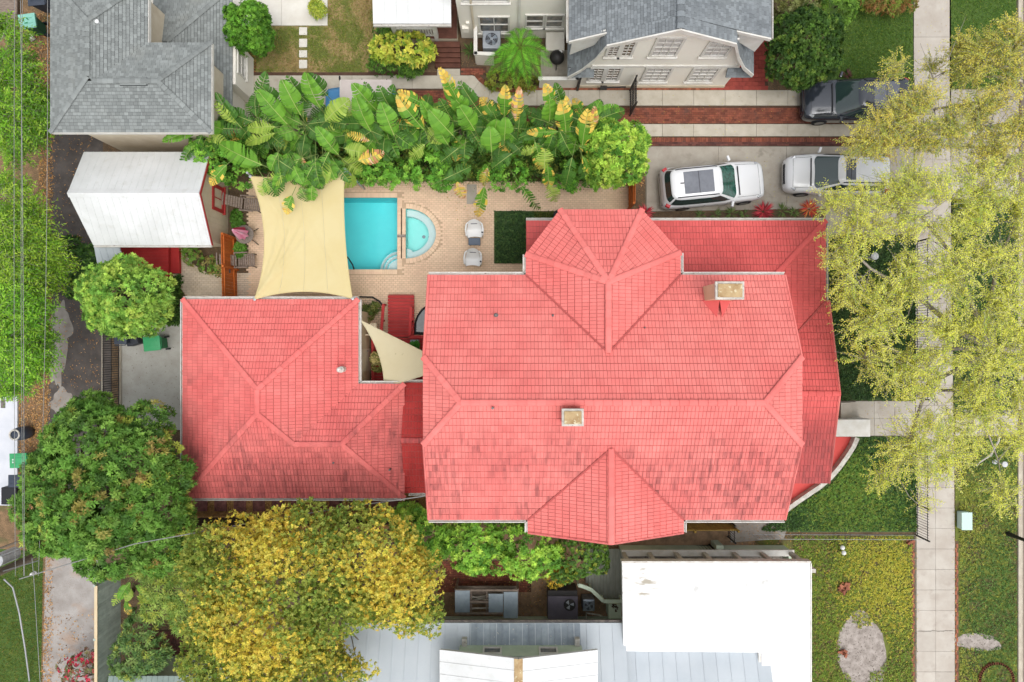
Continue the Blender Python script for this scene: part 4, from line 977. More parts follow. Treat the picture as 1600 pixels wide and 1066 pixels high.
# porch of that house: white metal roof, balustrade, brown deck and steps
pz = 3.0; a, c = P(583, 37, pz), P(705, -60, pz)
pf = Face([(a.x, a.y, pz), (c.x, a.y, pz), (c.x, c.y, pz + .35), (a.x, c.y, pz + .35)]); pr_ = roof_faces('porch_roof', [pf], MATS['white_metal'], N2, .08); metal_panels(pr_, pf, MATS['white_metal'], w=.5, rib=.03)
gutter(N2, [((a.x, a.y, pz), (c.x, a.y, pz))], MATS['white_gutter'], w=.1, h=.08)
mat('brown_plank', C(112, 70, 56), .7, C(92, 56, 44), 3, tint=.1, bump=.15)
dk0, dk1 = P(612, 60, .75), P(714, 0, .75); y = dk0.y
b = MB(); b.box((dk0.x, dk0.y, 0), (dk1.x, dk1.y + 2, .69)); b.build('porch_base', MATS['beige_wall'], N2)
while y < dk1.y + 1.9:
    b = MB(); b.box((dk0.x, y + .004, .7), (dk1.x, y + .136, .74)); b.build('plank', MATS['brown_plank'], N2); y += .14
for k in range(5):
    yy0, yy1 = P(0, 66 + 8 * k + 8, .6 - .12 * k).y, P(0, 66 + 8 * k - 1, .6 - .12 * k).y
    b = MB(); b.box((P(679, 0, .4).x, yy0, 0), (P(719, 0, .4).x, yy1, .62 - .115 * k)); b.build('step', MATS['brown_plank'], N2, bevel=.01)
b = MB(); r0_, r1_ = P(622, 58, 1.0), P(678, 58, 1.0); yb_ = dk0.y + .03
b.box((r0_.x, yb_, 1.55), (r1_.x, yb_ + .12, 1.63)); b.box((r0_.x, yb_ + .03, .82), (r1_.x, yb_ + .1, .9)); rl = b.build('railing', MATS['white_trim'], N2)
for k in range(13):
    b = MB(); x = r0_.x + .1 + k * (r1_.x - r0_.x - .2) / 12; b.box((x - .04, yb_ + .04, .901), (x + .04, yb_ + .09, 1.549)); b.build('baluster', MATS['white_trim'], rl)
for x in (r0_.x - .18, r1_.x):
    b = MB(); b.box((x, yb_ - .04, 0), (x + .18, yb_ + .16, 2.9)); b.build('post', MATS['white_trim'], N2)

# ------------------------------------------------------------------ south neighbour: green walls, white flat porch roof, grey metal roof
N3 = thing('white_roofed_house', 'pale green house with white flat porch roof and grey-white standing seam roof at the bottom', 'house', (6, -13, 0))
fz = 3.65; F3 = lambda x, y, z=fz: (P(x, y, z).x, P(x, y, z).y)
b = MB(); b.slab([F3(974, 1018), F3(1190, 1020), F3(1190, 1100), F3(1268, 1100), F3(1266, 878), F3(972, 880)], fz - .22, fz); b.build('porch_roof', MATS['white_membrane'], N3, bevel=.02)
e_ = [F3(972, 880), F3(1266, 878)]
b = MB(); b.box((e_[0][0] - .02, e_[0][1] + .005, fz - .3), (e_[1][0] + .02, e_[0][1] + .09, fz + .04)); b.build('fascia', MATS['white_gutter'], N3)
b = MB(); x_ = e_[1][0]; b.box((x_ + .003, -16, fz - .3), (x_ + .05, e_[0][1] - .002, fz + .04)); b.build('fascia', MATS['white_trim'], N3)
wy_ = PY(862, 1.05)
b = MB(); b.box((PX(972, 1.), wy_ - .14, 0), (PX(1238, 1.), wy_ - .02, 1.0)); b.build('porch_half_wall', MATS['green_wall'], N3)
b = MB(); b.box((PX(972, 1.) - .03, wy_ - .2, 1.001), (PX(1238, 1.) + .05, wy_ + .08, 1.1)); b.build('wall_cap', MATS['white_trim'], N3)
for px in (974, 1014, 1056, 1100, 1146, 1190, 1236):
    b = MB(); x = PX(px, 1.1); b.box((x - .09, wy_ - .16, 1.101), (x + .09, wy_ - .0, fz - .23)); b.build('post', MATS['old_white'], N3)
b = MB(); b.box((PX(972, 1.), -10.9, 0), (PX(1238, 1.), wy_ - .201, .4)); b.build('porch_floor', MATS['sand'], N3)
b = MB(); b.box((PX(1236, 1.) - .1, -16, 0), (PX(1236, 1.) + .02, wy_ - .141, .98)); b.build('porch_half_wall', MATS['green_wall'], N3)
mz, my = 3.3, -11.85; sl_ = .42
xa, xb = PX(540, mz), PX(1192, mz); ymax = 7.
mf_ = Face([(PX(976, mz) , my, mz), (xa, my, mz), (xa, my - ymax, mz + sl_ * ymax), (PX(976, mz), my - ymax, mz + sl_ * ymax)])
mf2 = Face([(xb + .2, my - .8, mz + sl_ * .8 - .35), (PX(976, mz) + .002, my - .8, mz + sl_ * .8 - .35), (PX(976, mz) + .002, my - ymax, mz + sl_ * ymax - .35), (xb + .2, my - ymax, mz + sl_ * ymax - .35)])
mr_ = roof_faces('roof', [mf_, mf2], MATS['grey_metal'], N3); metal_panels(mr_, mf_, MATS['grey_metal'], w=.54, rib=.03); metal_panels(mr_, mf2, MATS['grey_metal'], w=.56, rib=.03)
sf = Face([mf_.at((PX(976, mz) - PX(906, mz)), .02, .014), mf_.at((PX(976, mz) - PX(734, mz)), .02, .014), mf_.at((PX(976, mz) - PX(734, mz)), .86, .014), mf_.at((PX(976, mz) - PX(906, mz)), .86, .014)])
metal_panels(mr_, sf, MATS['stained_metal'], w=.54, rib=.034, t=.006)
mat('dark_gutter', C(92, 86, 88), .6, C(150, 140, 132), 6)
gutter(N3, [((PX(976, mz), my, mz), (xa, my, mz))], MATS['dark_gutter'], w=.09, h=.09)
prism_walls(N3, [(xa + .3, my - 1.05), (xa + .3, my - 6.5), (PX(1185, 1.), my - 6.5), (PX(1185, 1.), my - 1.05)], 0, 3.15, MATS['green_wall'])
# gable dormer
dY = my - .78; dz0 = mz + sl_ * .78; dzt = 4.62
b = MB(); dxa, dxb, dxp = PX(716, 4.6), PX(912, 4.6), PX(810, 4.6); b.box((dxa, dY - 2.5, dz0 - .25), (dxb, dY, dzt)); b.build('dormer_wall', MATS['green_wall'], N3)
dL, dR, dP = PX(687, 4.72), PX(934, 4.72), PX(810, 5.5)
df = [Face([(dL, dY + .3, 4.72), (dL, dY - 3.2, 4.72), (dP, dY - 3.2, 5.5), (dP, dY + .3, 5.5)][::-1][2:] + [(dL, dY + .3, 4.72), (dL, dY - 3.2, 4.72)][:0]) ] if False else \
     [Face([(dL, dY + .3, 4.72), (dL, dY - 3.2, 4.72), (dP, dY - 3.2, 5.5), (dP, dY + .3, 5.5)]), Face([(dR, dY - 3.2, 4.72), (dR, dY + .3, 4.72), (dP, dY + .3, 5.5), (dP, dY - 3.2, 5.5)])]
dr_ = roof_faces('dormer_roof', df, MATS['white_metal'], N3, .1)
for f in df: metal_panels(dr_, f, MATS['white_metal'], w=.5, rib=.03)
b = MB(); b.grid([[(dP + dx, y, 5.53 + dz) for dx, dz in ((-.17, -.035), (0, .03), (.17, -.035))] for y in (dY + .3, dY - 3.2)]); b.build('ridge_cap', MATS['chimney_cap'], dr_)
for u0 in (PX(754, 4.3), PX(842, 4.3)): window(N3, (0, dY, 0), (-1, 0, 0), (0, 1, 0), -u0 - .78, -u0, dz0 + .28, dzt - .12, 1, 1, MATS['white_trim'], MATS['glass'], frame=.07, sash=False, sill=False)
for px in (725, 903): b = MB(); x = PX(px, 4.); b.box((x - .1, dY + .0, dz0 - .1), (x + .1, dY + .3, dz0 + .16)); b.build('dormer_bracket', MATS['old_white'], N3)
b = MB(); b.box((PX(1186, fz), -16, fz - .6), (PX(1190, fz), PY(1020, fz) - .01, fz - .05)); b.build('fascia', MATS['white_trim'], N3)

# far-left white building, and a bit of green metal roof bottom left
mat('bluish_white', C(232, 234, 240), .6, C(214, 218, 226), 1.)
b = MB(); q0, q1 = P(-120, 790, .06), P(27, 618, .06); b.box((q0.x, q0.y, -.05), (q1.x, q1.y, .06)); wp = struct(b.build('white_pad', MATS['bluish_white']))
b = MB(); p = P(5, 631, .06); b.box((p.x - .1, p.y - .2, .061), (p.x + .1, p.y + .2, .085)); tag(b.build('drain_cover', MATS['dark_gutter']), 'dark rectangular drain cover on the white pad at the left edge', 'drain cover')
N5 = thing('green_metal_roofed_shed', 'shed with grey-green ribbed metal roof at the bottom edge, left of golden tree', 'shed', (-17, -16.6, 0))
mat('sage_metal', C(150, 166, 158), .5, C(136, 152, 146), 1.)
q0, q1 = P(168, 1140, 2.4), P(330, 1058, 2.4); f = Face([(q1.x, q1.y, 2.3), (q0.x, q1.y, 2.3), (q0.x, q0.y, 2.9), (q1.x, q0.y, 2.9)])
rr_ = roof_faces('roof', [f], MATS['sage_metal'], N5); metal_panels(rr_, f, MATS['sage_metal'], w=.24, rib=.04)
prism_walls(N5, [(q0.x + .2, q0.y + .2), (q1.x - .2, q0.y + .2), (q1.x - .2, q1.y - .2), (q0.x + .2, q1.y - .2)], 0, 2.2, MATS['green_wall'])
# ------------------------------------------------------------------ pool and spa
mat('pool_plaster', (.11,.74,.78,1), .6, (.10,.70,.75,1), 1.5)
mat('pool_step', C(232, 246, 244), .6, C(220, 240, 240), 1.5)
mat('spa_plaster', (.30,.78,.74,1), .6, (.27,.75,.71,1), 2)
def water_mat(name, tint):
    m = bpy.data.materials.new(name); m.use_nodes = True; nt = m.node_tree; N = nt.nodes; Lk = nt.links; N.clear()
    o = N.new('ShaderNodeOutputMaterial'); t = N.new('ShaderNodeBsdfTransparent'); t.inputs[0].default_value = tint
    gl = N.new('ShaderNodeBsdfGlossy'); gl.inputs['Roughness'].default_value = .06; fr = N.new('ShaderNodeFresnel'); fr.inputs[0].default_value = 1.33
    geo = N.new('ShaderNodeNewGeometry'); no = N.new('ShaderNodeTexNoise'); no.inputs['Scale'].default_value = 2.6; no.inputs['Detail'].default_value = 4
    bp = N.new('ShaderNodeBump'); bp.inputs['Strength'].default_value = .25; bp.inputs['Distance'].default_value = .05
    Lk.new(geo.outputs['Position'], no.inputs['Vector']); Lk.new(no.outputs['Fac'], bp.inputs['Height']); Lk.new(bp.outputs[0], gl.inputs['Normal']); Lk.new(bp.outputs[0], fr.inputs['Normal'])
    ms = N.new('ShaderNodeMixShader'); Lk.new(fr.outputs[0], ms.inputs[0]); Lk.new(t.outputs[0], ms.inputs[1]); Lk.new(gl.outputs[0], ms.inputs[2]); Lk.new(ms.outputs[0], o.inputs[0])
    MATS[name] = m; return m
water_mat('water_blue', (.95, 1, 1, 1)); water_mat('water_pale', (.96, 1, 1, 1))
def basin(name, poly, depth, m, label, cat):
    t = thing(name, label, cat, (sum(p[0] for p in poly) / len(poly), sum(p[1] for p in poly) / len(poly), -depth))
    b = MB(); b.face([(x, y, -depth) for x, y in poly])
    for i in range(len(poly)):
        a, c = poly[i], poly[(i + 1) % len(poly)]; b.face([(a[0], a[1], -.045), (c[0], c[1], -.045), (c[0], c[1], -depth), (a[0], a[1], -depth)])
    b.build('shell', m, t); return t
pool = basin('swimming_pool', POOL, 1.2, MATS['pool_plaster'], 'turquoise rectangular swimming pool with rounded corner steps beside the yellow shade sail', 'pool')
cx, cy = POOL[1]
for r, z in ((.98, -.9), (.74, -.6), (.5, -.35)):
    b = MB(); pts = [(cx - .002, cy + .002)] + [(cx - .002 - r * math.cos(t), cy + .002 + r * math.sin(t)) for t in [math.pi / 2 * (1 - k / 14) for k in range(15)]]
    b.slab(pts, -1.199, z); ps = b.build('pool_step', MATS['pool_step'], pool)
    b = MB(); b.tube([(p[0], p[1], z) for p in pts[1:]], .022, 6); b.build('step_nosing', MATS['pool_plaster'], ps)
b = MB(); b.face([(x, y, -.1) for x, y in POOL]); b.build('water', MATS['water_blue'], pool)
spa = basin('hot_tub', SPA, .75, MATS['spa_plaster'], 'pale half-round spa basin set into the paving right of the pool', 'spa')
b = MB(); inner = [(SPA[0][0] + (x - SPA[0][0]) * .74 + .0, _sc[1] + (y - _sc[1]) * .74) for x, y in SPA]
for i in range(len(SPA) - 1):
    a, c, d, e = SPA[i], SPA[i + 1], inner[i + 1], inner[i]
    b.prism([(p[0], p[1], -.749) for p in (a, c, d, e)], [(p[0], p[1], -.35) for p in (a, c, d, e)])
b.build('bench', MATS['pool_step'], spa)
b = MB(); pts = [(SPA[0][0] + .002, inner[0][1])] + [(SPA[0][0] + .002 + .32 * math.sin(t), inner[0][1] + .32 * math.cos(t) - .12) for t in [math.pi / 2 * k / 10 for k in range(11)]]
b.slab(pts[::-1], -.748, -.38); b.build('spa_step', MATS['pool_step'], spa)
for dx, dy in ((.75, -.05), (1.05, -.06)):
    b = MB(); b.lathe((SPA[0][0] + dx, _sc[1] + dy, -.75), [(.08, 0), (.08, .02), (.05, .03)], 14); b.build('drain', MATS['stained_metal'], spa)
b = MB(); b.face([(x, y, -.08) for x, y in SPA]); b.build('water', MATS['water_pale'], spa)
b = MB(); b.box((POOL[1][0] + .002, PY(371), -.04), (SPA[0][0] - .002, PY(367), .052)); tag(b.build('spillway', MATS['sand']), 'thin stone spillway channel between the pool and half-round spa', 'spillway')
mat('black_rubber', C(38, 40, 44), .6); mat('black_metal', C(42, 42, 44), .5, C(58, 54, 52), 6); mat('dark_plastic', C(64, 66, 74), .6)
b = MB(); b.tube([P(534, 394, -.06), P(540, 399, -.05), P(546, 406, -.05), P(551, 414, -.06), P(553, 421, 0)] , .03, 8); tag(b.build('pool_hose', MATS['black_rubber']), 'black hose curving in the pool at the edge of the yellow sail', 'hose')
# skimmer cover / dry stone plate by the banana plants
b = MB(); p = P(738, 305); b.box((p.x - .26, p.y - .42, .0), (p.x + .2, p.y + .5, .03)); tag(b.build('stone_slab', MATS['drive_concrete'], bevel=.01), 'grey stone slab lying on the pavers under the drooping banana leaves', 'slab')

# ------------------------------------------------------------------ shade sails
mat('sail_yellow', C(250, 234, 180), .9, C(245, 226, 166), .5, bump=.25, bscale=220, trans=.25)
mat('sail_cream', C(238, 228, 192), .9, C(232, 220, 180), .6, bump=.2, bscale=220, trans=.2, extra=speckle(6, .72, C(170, 160, 120), .03, .7))
mat('steel', C(190, 192, 194), .35, metal=.6)
def sail(name, label, corners, sagin, m, nu=28, folds=()):
    A, B, Cc, D = [Vector(c) for c in corners]
    b = MB(); G = []
    for i in range(nu + 1):
        row = []; u = i / nu
        for j in range(nu + 1):
            v = j / nu
            uu = u + 0; vv = v
            p = (A * (1 - u) + B * u) * (1 - v) + (D * (1 - u) + Cc * u) * v
            cu, cv = 4 * u * (1 - u), 4 * v * (1 - v)
            ab, dc, ad, bc = sagin
            nrm_ab = ((D + Cc) / 2 - (A + B) / 2).normalized(); nrm_ad = ((B + Cc) / 2 - (A + D) / 2).normalized()
            p = p + nrm_ab * (ab * cu * (1 - v) ** 1.5 - dc * cu * v ** 1.5) + nrm_ad * (ad * cv * (1 - u) ** 1.5 - bc * cv * u ** 1.5)
            p.z -= .16 * cu * cv
            for (fu, fv, du, dv, amp, wd) in folds:       # long tension folds
                s_ = (u - fu) * dv - (v - fv) * du; along = (u - fu) * du + (v - fv) * dv
                if along > 0: p.z += amp * math.exp(-(s_ / wd) ** 2) * max(0, 1 - along / .95) * (along / .25 if along < .25 else 1)
            row.append(p)
        G.append(row)
    b.grid(G); b2 = [[p - Vector((0, 0, .008)) for p in r] for r in G]; b.grid([list(reversed(r)) for r in b2])
    edge = [G[i][0] for i in range(nu + 1)] + [G[nu][j] for j in range(1, nu + 1)] + [G[i][nu] for i in range(nu - 1, -1, -1)] + [G[0][j] for j in range(nu - 1, -1, -1)]
    t = thing(name, label, 'shade sail', (A + Cc) / 2)
    b.build('cloth', m, t, smooth=True)
    h = MB(); h.tube(edge, .018, 5); h.build('hem', m, t)
    return t, G
zs = 3.3
t, SG = sail('shade_sail', 'big pale yellow square shade sail stretched over the patio left of the pool', [P(391, 276, 3.5), P(538, 268, 3.6), P(551, 467, 3.12), P(398, 468, 3.12)], (.12, .32, .5, .15), MATS['sail_yellow'],
            nu=48, folds=((0, 1, .62, -.78, .2, .018), (0, 1, .5, -.86, .18, .02), (0, 1, .3, -.95, .12, .02), (0, 1, .72, -.68, .15, .016), (0, 0, .55, .8, .08, .03), (1, 1, -.5, -.8, .07, .025)))
for i in (12, 24, 36):
    b = MB(); b.tube([p + Vector((0, 0, .006)) for p in SG[i]], .008, 4); b.build('seam', MATS['sail_cream'], t)
for q in (SG[0][0], SG[-1][0], SG[0][-1], SG[-1][-1]):
    b = MB(); b.lathe((q.x, q.y, q.z + .01), [(.05, 0), (.06, .012), (.02, .016)], 12); b.build('corner_ring', MATS['steel'], t)
for (px, py, z) in ((386, 270, 3.7), (539, 264, 3.7)):
    p = P(px, py, z); b = MB(); b.tube([(p.x, p.y, 0), (p.x, p.y, z)], .05, 10); b.build('post', MATS['steel'], t)
t, _ = sail('triangular_shade_sail', 'small cream triangular shade sail between garage and main house', [P(564, 501, 2.95), P(690, 564, 3.6), P(690, 578, 3.6), P(600, 606, 2.75)], (.0, .0, .3, .0), MATS['sail_cream'], nu=20)
for a, c in ((P(564, 501, 2.95), P(561, 498, 2.96)), (P(690, 570, 3.6), Vector((-2.62, P(0, 571, 3.7).y, 3.7)))):
    b = MB(); b.tube([a, c], .015, 6); b.build('rope', MATS['steel'], t)

# ------------------------------------------------------------------ red deck between the buildings
RD = thing('red_plank_deck', 'red plank deck and ramp with low rails between garage and main house', 'deck', P(625, 530))
def planks(x0, x1, y0, y1, z, w=.15, m='red_paint', par=RD, g=.032):
    y = y0
    while y < y1 - .03:
        b = MB(); b.box((x0, y + g / 2, z - .04), (x1, min(y + w, y1) - g / 2, z + random.uniform(-.003, .003))); b.build('plank', MATS[m], par); y += w
x0, x1 = P(606, 0, .3).x, P(647, 0, .3).x
planks(x0, x1, P(0, 527, .3).y, P(0, 460, .3).y, .3)
planks(P(580, 0, .35).x, P(672, 0, .35).x, P(0, 612, .35).y, P(0, 527.5, .35).y, .36)
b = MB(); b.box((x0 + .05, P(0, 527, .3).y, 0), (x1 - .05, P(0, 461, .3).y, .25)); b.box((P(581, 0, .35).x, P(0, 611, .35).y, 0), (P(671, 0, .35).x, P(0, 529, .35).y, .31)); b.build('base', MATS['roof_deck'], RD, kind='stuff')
for a, c in (((599, 476), (595, 526)), ((642, 480), (640, 525)), ((640, 526.5), (664, 526.5)), ((582, 528), (583, 600))):
    pa, pc = P(a[0], a[1], .85), P(c[0], c[1], .85); d = (pc - pa).normalized(); nn = Vector((-d.y, d.x, 0)) * .065
    b = MB(); b.prism([pa - nn + Vector((0, 0, -.05)), pc - nn + Vector((0, 0, -.05)), pc + nn + Vector((0, 0, -.05)), pa + nn + Vector((0, 0, -.05))], [pa - nn, pc - nn, pc + nn, pa + nn]); rl = b.build('rail', MATS['red_paint'], RD)
    k = max(2, int((pc - pa).length / .7)); 
    for i in range(k + 1):
        p = pa + (pc - pa) * (i / k); b = MB(); b.box((p.x - .04, p.y - .04, .3), (p.x + .04, p.y + .04, .799)); b.build('post', MATS['red_trim'], rl)
PL = thing('planter_trough', 'grey planter trough with green plants by the red rail', 'planter', P(646, 545, .36))
a, c = P(641, 556, .8), P(654, 531, .8); b = MB(); b.box((a.x, a.y, .362), (c.x, c.y, .8)); b.build('trough', MATS['stained_metal'], PL, bevel=.015)
PD = thing('garden_pond', 'dark kidney-shaped garden pond with black rim, half under the main roof edge', 'pond', P(660, 508))
pp_ = [(P(x, y).x, P(x, y).y) for x, y in ((668, 478), (660, 484), (653, 494), (648, 508), (647, 521), (672, 523), (676, 500))]
b = MB(); b.slab(pp_[::-1], -.0, .03); b.build('pond_basin', MATS['black_rubber'], PD)
mat('pond_water', C(84, 92, 98), .04, C(60, 66, 70), 3, spec=.7)
cxp = sum(p[0] for p in pp_) / 7; cyp = sum(p[1] for p in pp_) / 7
b = MB(); b.face([(cxp + (x - cxp) * .86, cyp + (y - cyp) * .86, .036) for x, y in pp_][::-1]); b.build('water', MATS['pond_water'], PD)
b = MB(); b.tube([(x, y, .05) for x, y in pp_ + pp_[:1]], .045, 8); b.build('rim', MATS['black_rubber'], PD)
sheet('patio_bed', [(560, 464), (582, 464), (594, 472), (600, 482), (594, 530), (560, 530)], -.01, MATS['soil'])
b = MB(); b.tube([P(562, 464, .02), P(582, 464.5, .02), P(593, 471, .02), P(600, 481, .02)], .04, 6); tag(b.build('bed_edging', MATS['black_rubber']), 'black curved edging round the small bed beside the garage wall', 'edging')

# ------------------------------------------------------------------ white chairs and side table by the pool
mat('white_plastic', C(248, 248, 246), .35, spec=.5)
def pool_chair(px, py, rz, label):
    t = thing('patio_chair', label, 'chair', P(px, py), rz, 'white plastic chairs by the spa')
    G = []   # shell: seat rising into a curved back at +x, local
    for i in range(11):
        u = i / 10; row = []
        for j in range(11):
            v = j / 10 * 2 - 1
            x = -.42 + .52 * u if u < .65 else -.08 + .30 * (u - .65) / .35
            z = .40 - .03 * math.sin(u * 3) + (0 if u < .6 else ((u - .6) / .4) ** 1.3 * .42)
            w = .31 + .06 * math.sin(min(1, u * 1.2) * math.pi) - (.06 * max(0, u - .75) / .25)
            x += .10 * (1 - v * v) * (u > .6) * (u - .6) / .4 - .05 * v * v * (1 - u)
            row.append((x, v * w, z + .05 * v ** 4 * (1 if u < .6 else .3)))
        G.append(row)
    b = MB(); b.grid(G); b.grid([[(p[0], p[1], p[2] - .03) for p in reversed(r)] for r in G]); b.build('seat', MATS['white_plastic'], t, smooth=True, local=True)
    for s in (-1, 1):
        b = MB(); b.tube([(-.40, s * .34, .36), (-.38, s * .375, .56), (-.1, s * .40, .60), (.12, s * .36, .63), (.2, s * .27, .7)], [.035, .04, .045, .04, .03], 8); b.build('armrest', MATS['white_plastic'], t, smooth=True, local=True)
        b = MB(); b.tube([(-.36, s * .3, .36), (-.42, s * .34, 0)], [.035, .025], 8); b.build('leg', MATS['white_plastic'], t, local=True)
        b = MB(); b.tube([(.05, s * .28, .38), (.18, s * .33, 0)], [.035, .025], 8); b.build('leg', MATS['white_plastic'], t, local=True)
    b = MB(); b.obox((.14, 0, .62), (.02, .3, .05)); b.build('back_slot', MATS['dark_plastic'], t, local=True)
    b = MB(); b.lathe((-.26, -.365, .595), [(.045, 0), (.045, .02), (.03, .022)], 12); b.build('cup_holder', MATS['dark_plastic'], t, local=True)
    return t
pool_chair(742, 358, R(92), 'white moulded plastic chair north of the grey side table, nearer the banana leaves')
pool_chair(740, 402, R(88), 'white moulded plastic chair south of the grey side table, nearer the red roof')
mat('grey_plastic', C(96, 108, 124), .5)
t = thing('side_table', 'small grey-blue plastic side table between the two white chairs', 'table', P(742, 379.5))
b = MB(); b.box((-.28, -.17, .36), (.28, .17, .42)); b.build('tabletop', MATS['grey_plastic'], t, local=True, bevel=.06)
for sx_ in (-1, 1):
    for sy in (-1, 1): b = MB(); b.tube([(sx_ * .2, sy * .1, .36), (sx_ * .23, sy * .13, 0)], .022, 8); b.build('leg', MATS['grey_plastic'], t, local=True)

# ------------------------------------------------------------------ weathered deck chairs, round table with folded parasol, orange fence
mat('weathered_wood', C(162, 146, 132), .9, C(124, 110, 100), 6, bump=.3, stretch=(1, 4, 1))
def deck_chair(px, py, rz, label):
    t = thing('deck_chair', label, 'chair', P(px, py), rz, 'weathered wooden reclining deck chairs by the shed')
    for s in (-1, 1):
        b = MB(); b.tube([(-.5, s * .27, .36), (.42, s * .27, .42)], .025, 6); b.build('side_rail', MATS['weathered_wood'], t, local=True)
        b = MB(); b.tube([(-.45, s * .34, .58), (.2, s * .34, .6)], .035, 6); b.build('armrest', MATS['weathered_wood'], t, local=True)
        for x in (-.42, .35): b = MB(); b.tube([(x, s * .29, .58 if x < 0 else .42), (x * 1.1, s * .3, 0)], .025, 6); b.build('leg', MATS['weathered_wood'], t, local=True)
    for k in range(8):
        x = .42 - .1 * k; b = MB(); b.obox((x, 0, .42 - .007 * k), (.075, .54, .025)); b.build('slat', MATS['weathered_wood'], t, local=True)
    for k in range(7):
        b = MB(); a = .1 * k; b.obox((-.42 - .07 * k, 0, .44 + .115 * k), (.028, .5 - .006 * k, .085), 0, Matrix.Rotation(R(-58), 3, 'Y')); b.build('back_slat', MATS['weathered_wood'], t, local=True)
    b = MB(); G = [[(-.93 - .02 * math.cos(y * 5), y, 1.24), (-.95 - .02 * math.cos(y * 5), y, 1.29)] for y in (-.27, -.18, -.09, 0, .09, .18, .27)]; b.grid(G)
    b.tube([(-.93, y, 1.25 + .03 * math.cos(y * 5)) for y in (-.27, -.14, 0, .14, .27)], .03, 6); b.build('top_rail', MATS['weathered_wood'], t, local=True, kind='stuff')
deck_chair(397, 322, R(-5), 'weathered wooden deck chair beside the corner of the yellow sail, above the round table')
deck_chair(388, 408.5, R(2), 'weathered wooden deck chair with its back against the orange fence')
TB = thing('round_table', 'small grey round metal table by the folded pink parasol', 'table', P(391, 370))
mat('grey_mesh', C(150, 138, 126), .6, C(120, 110, 102), 20)
c = P(391, 370); b = MB(); b.lathe((c.x, c.y, .68), [(.42, 0), (.43, .015), (.42, .03)], 28); b.build('tabletop', MATS['grey_mesh'], TB)
for k in range(4):
    a = R(45 + 90 * k); b = MB(); b.tube([(c.x + .2 * math.cos(a), c.y + .2 * math.sin(a), .68), (c.x + .1 * math.cos(a), c.y + .1 * math.sin(a), .35), (c.x + .55 * math.cos(a), c.y + .55 * math.sin(a), 0)], .018, 6); b.build('leg', MATS['black_metal'], TB)
mat('pink_cloth', C(246, 160, 190), .8, C(250, 196, 212), 3, attr='mul')
U = thing('folded_parasol', 'folded pink and red parasol standing at the round table near the orange fence', 'parasol', P(391, 370, 0))
b = MB(); b.tube([(c.x, c.y, .0), (c.x, c.y, 2.05)], .02, 8); b.build('pole', MATS['steel'], U)
b = MB(); n = 16; prev = None
for i in range(9):
    z = .95 + 1.05 * i / 8; ring = []
    for k in range(n):
        a = 2 * math.pi * k / n; r = (.27 * (1 - i / 8) ** .8 + .05) * (1.0 if k % 2 else .72); ring.append((c.x + r * math.cos(a), c.y + r * math.sin(a), z))
    if prev:
        for k in range(n): 
            col = (.62, .12, .2, 1) if 1 <= k <= 4 else (1, .75 if k % 4 < 2 else 1, .85 if k % 4 < 2 else 1, 1)
            b.face([prev[k], prev[(k + 1) % n], ring[(k + 1) % n], ring[k]], col)
    prev = ring
b.face(prev, (1, .9, .95, 1)); b.build('canopy', MATS['pink_cloth'], U)
mat('orange_wood', C(214, 118, 52), .75, C(196, 102, 42), 3, tint=.12, bump=.2)
def board_fence(name, label, pa, pc, h, w, m, n_out, cap=False, cat='fence', part='board', rails=True, posts=2):
    """pa, pc: base points; vertical boards, each its own"""
    t = thing(name, label, cat, (pa + pc) / 2); d = (pc - pa); L = d.length; d.normalize(); nn = Vector((-d.y, d.x, 0)) * n_out; k = max(1, round(L / w))
    for i in range(k):
        a = pa + d * (i * L / k + .004); c_ = pa + d * ((i + 1) * L / k - .004); hh = h + random.uniform(-.012, .012); b = MB()
        b.prism([a, c_, c_ + nn * .022, a + nn * .022] if n_out > 0 else [a + nn * .022, c_ + nn * .022, c_, a], [p + Vector((0, 0, hh)) for p in ([a, c_, c_ + nn * .022, a + nn * .022] if n_out > 0 else [a + nn * .022, c_ + nn * .022, c_, a])]); b.build(part, MATS[m], t)
    if rails:
        for z in (.35, h * .85):
            b = MB(); q = [pa - nn * .05, pc - nn * .05, pc - nn * .004, pa - nn * .004]
            if n_out < 0: q = q[::-1]
            b.prism([p + Vector((0, 0, z)) for p in q], [p + Vector((0, 0, z + .08)) for p in q]); b.build('rail', MATS[m], t)
    if cap:
        b = MB(); q = [pa - nn * .06, pc - nn * .06, pc + nn * .07, pa + nn * .07]
        if n_out < 0: q = q[::-1]
        b.prism([p + Vector((0, 0, h + .015)) for p in q], [p + Vector((0, 0, h + .05)) for p in q]); b.build('cap_rail', MATS[cap], t)
    for i in range(posts):
        p = pa + (pc - pa) * (i / max(1, posts - 1)); b = MB(); p = p - nn * .055; b.obox((p.x, p.y, (h + .06) / 2), (.09, .09, h + .06), math.atan2(d.y, d.x)); b.build('post', MATS[m], t)
    return t
of = board_fence('orange_fence', 'bright orange-stained board fence with a gate latch left of the yellow sail', P(369, 374), P(371, 470), 1.65, .16, 'orange_wood', -1, posts=3)
b = MB(); p = P(357, 424, 1.2); b.obox((p.x + .06, p.y, 1.2), (.05, .16, .05)); b.build('latch', MATS['black_metal'], of)
board_fence('orange_gate', 'narrow orange-brown board gate standing edge-on between pavers and driveway', P(982, 329), P(982, 289), 1.7, .14, 'orange_wood', -1, cat='gate')
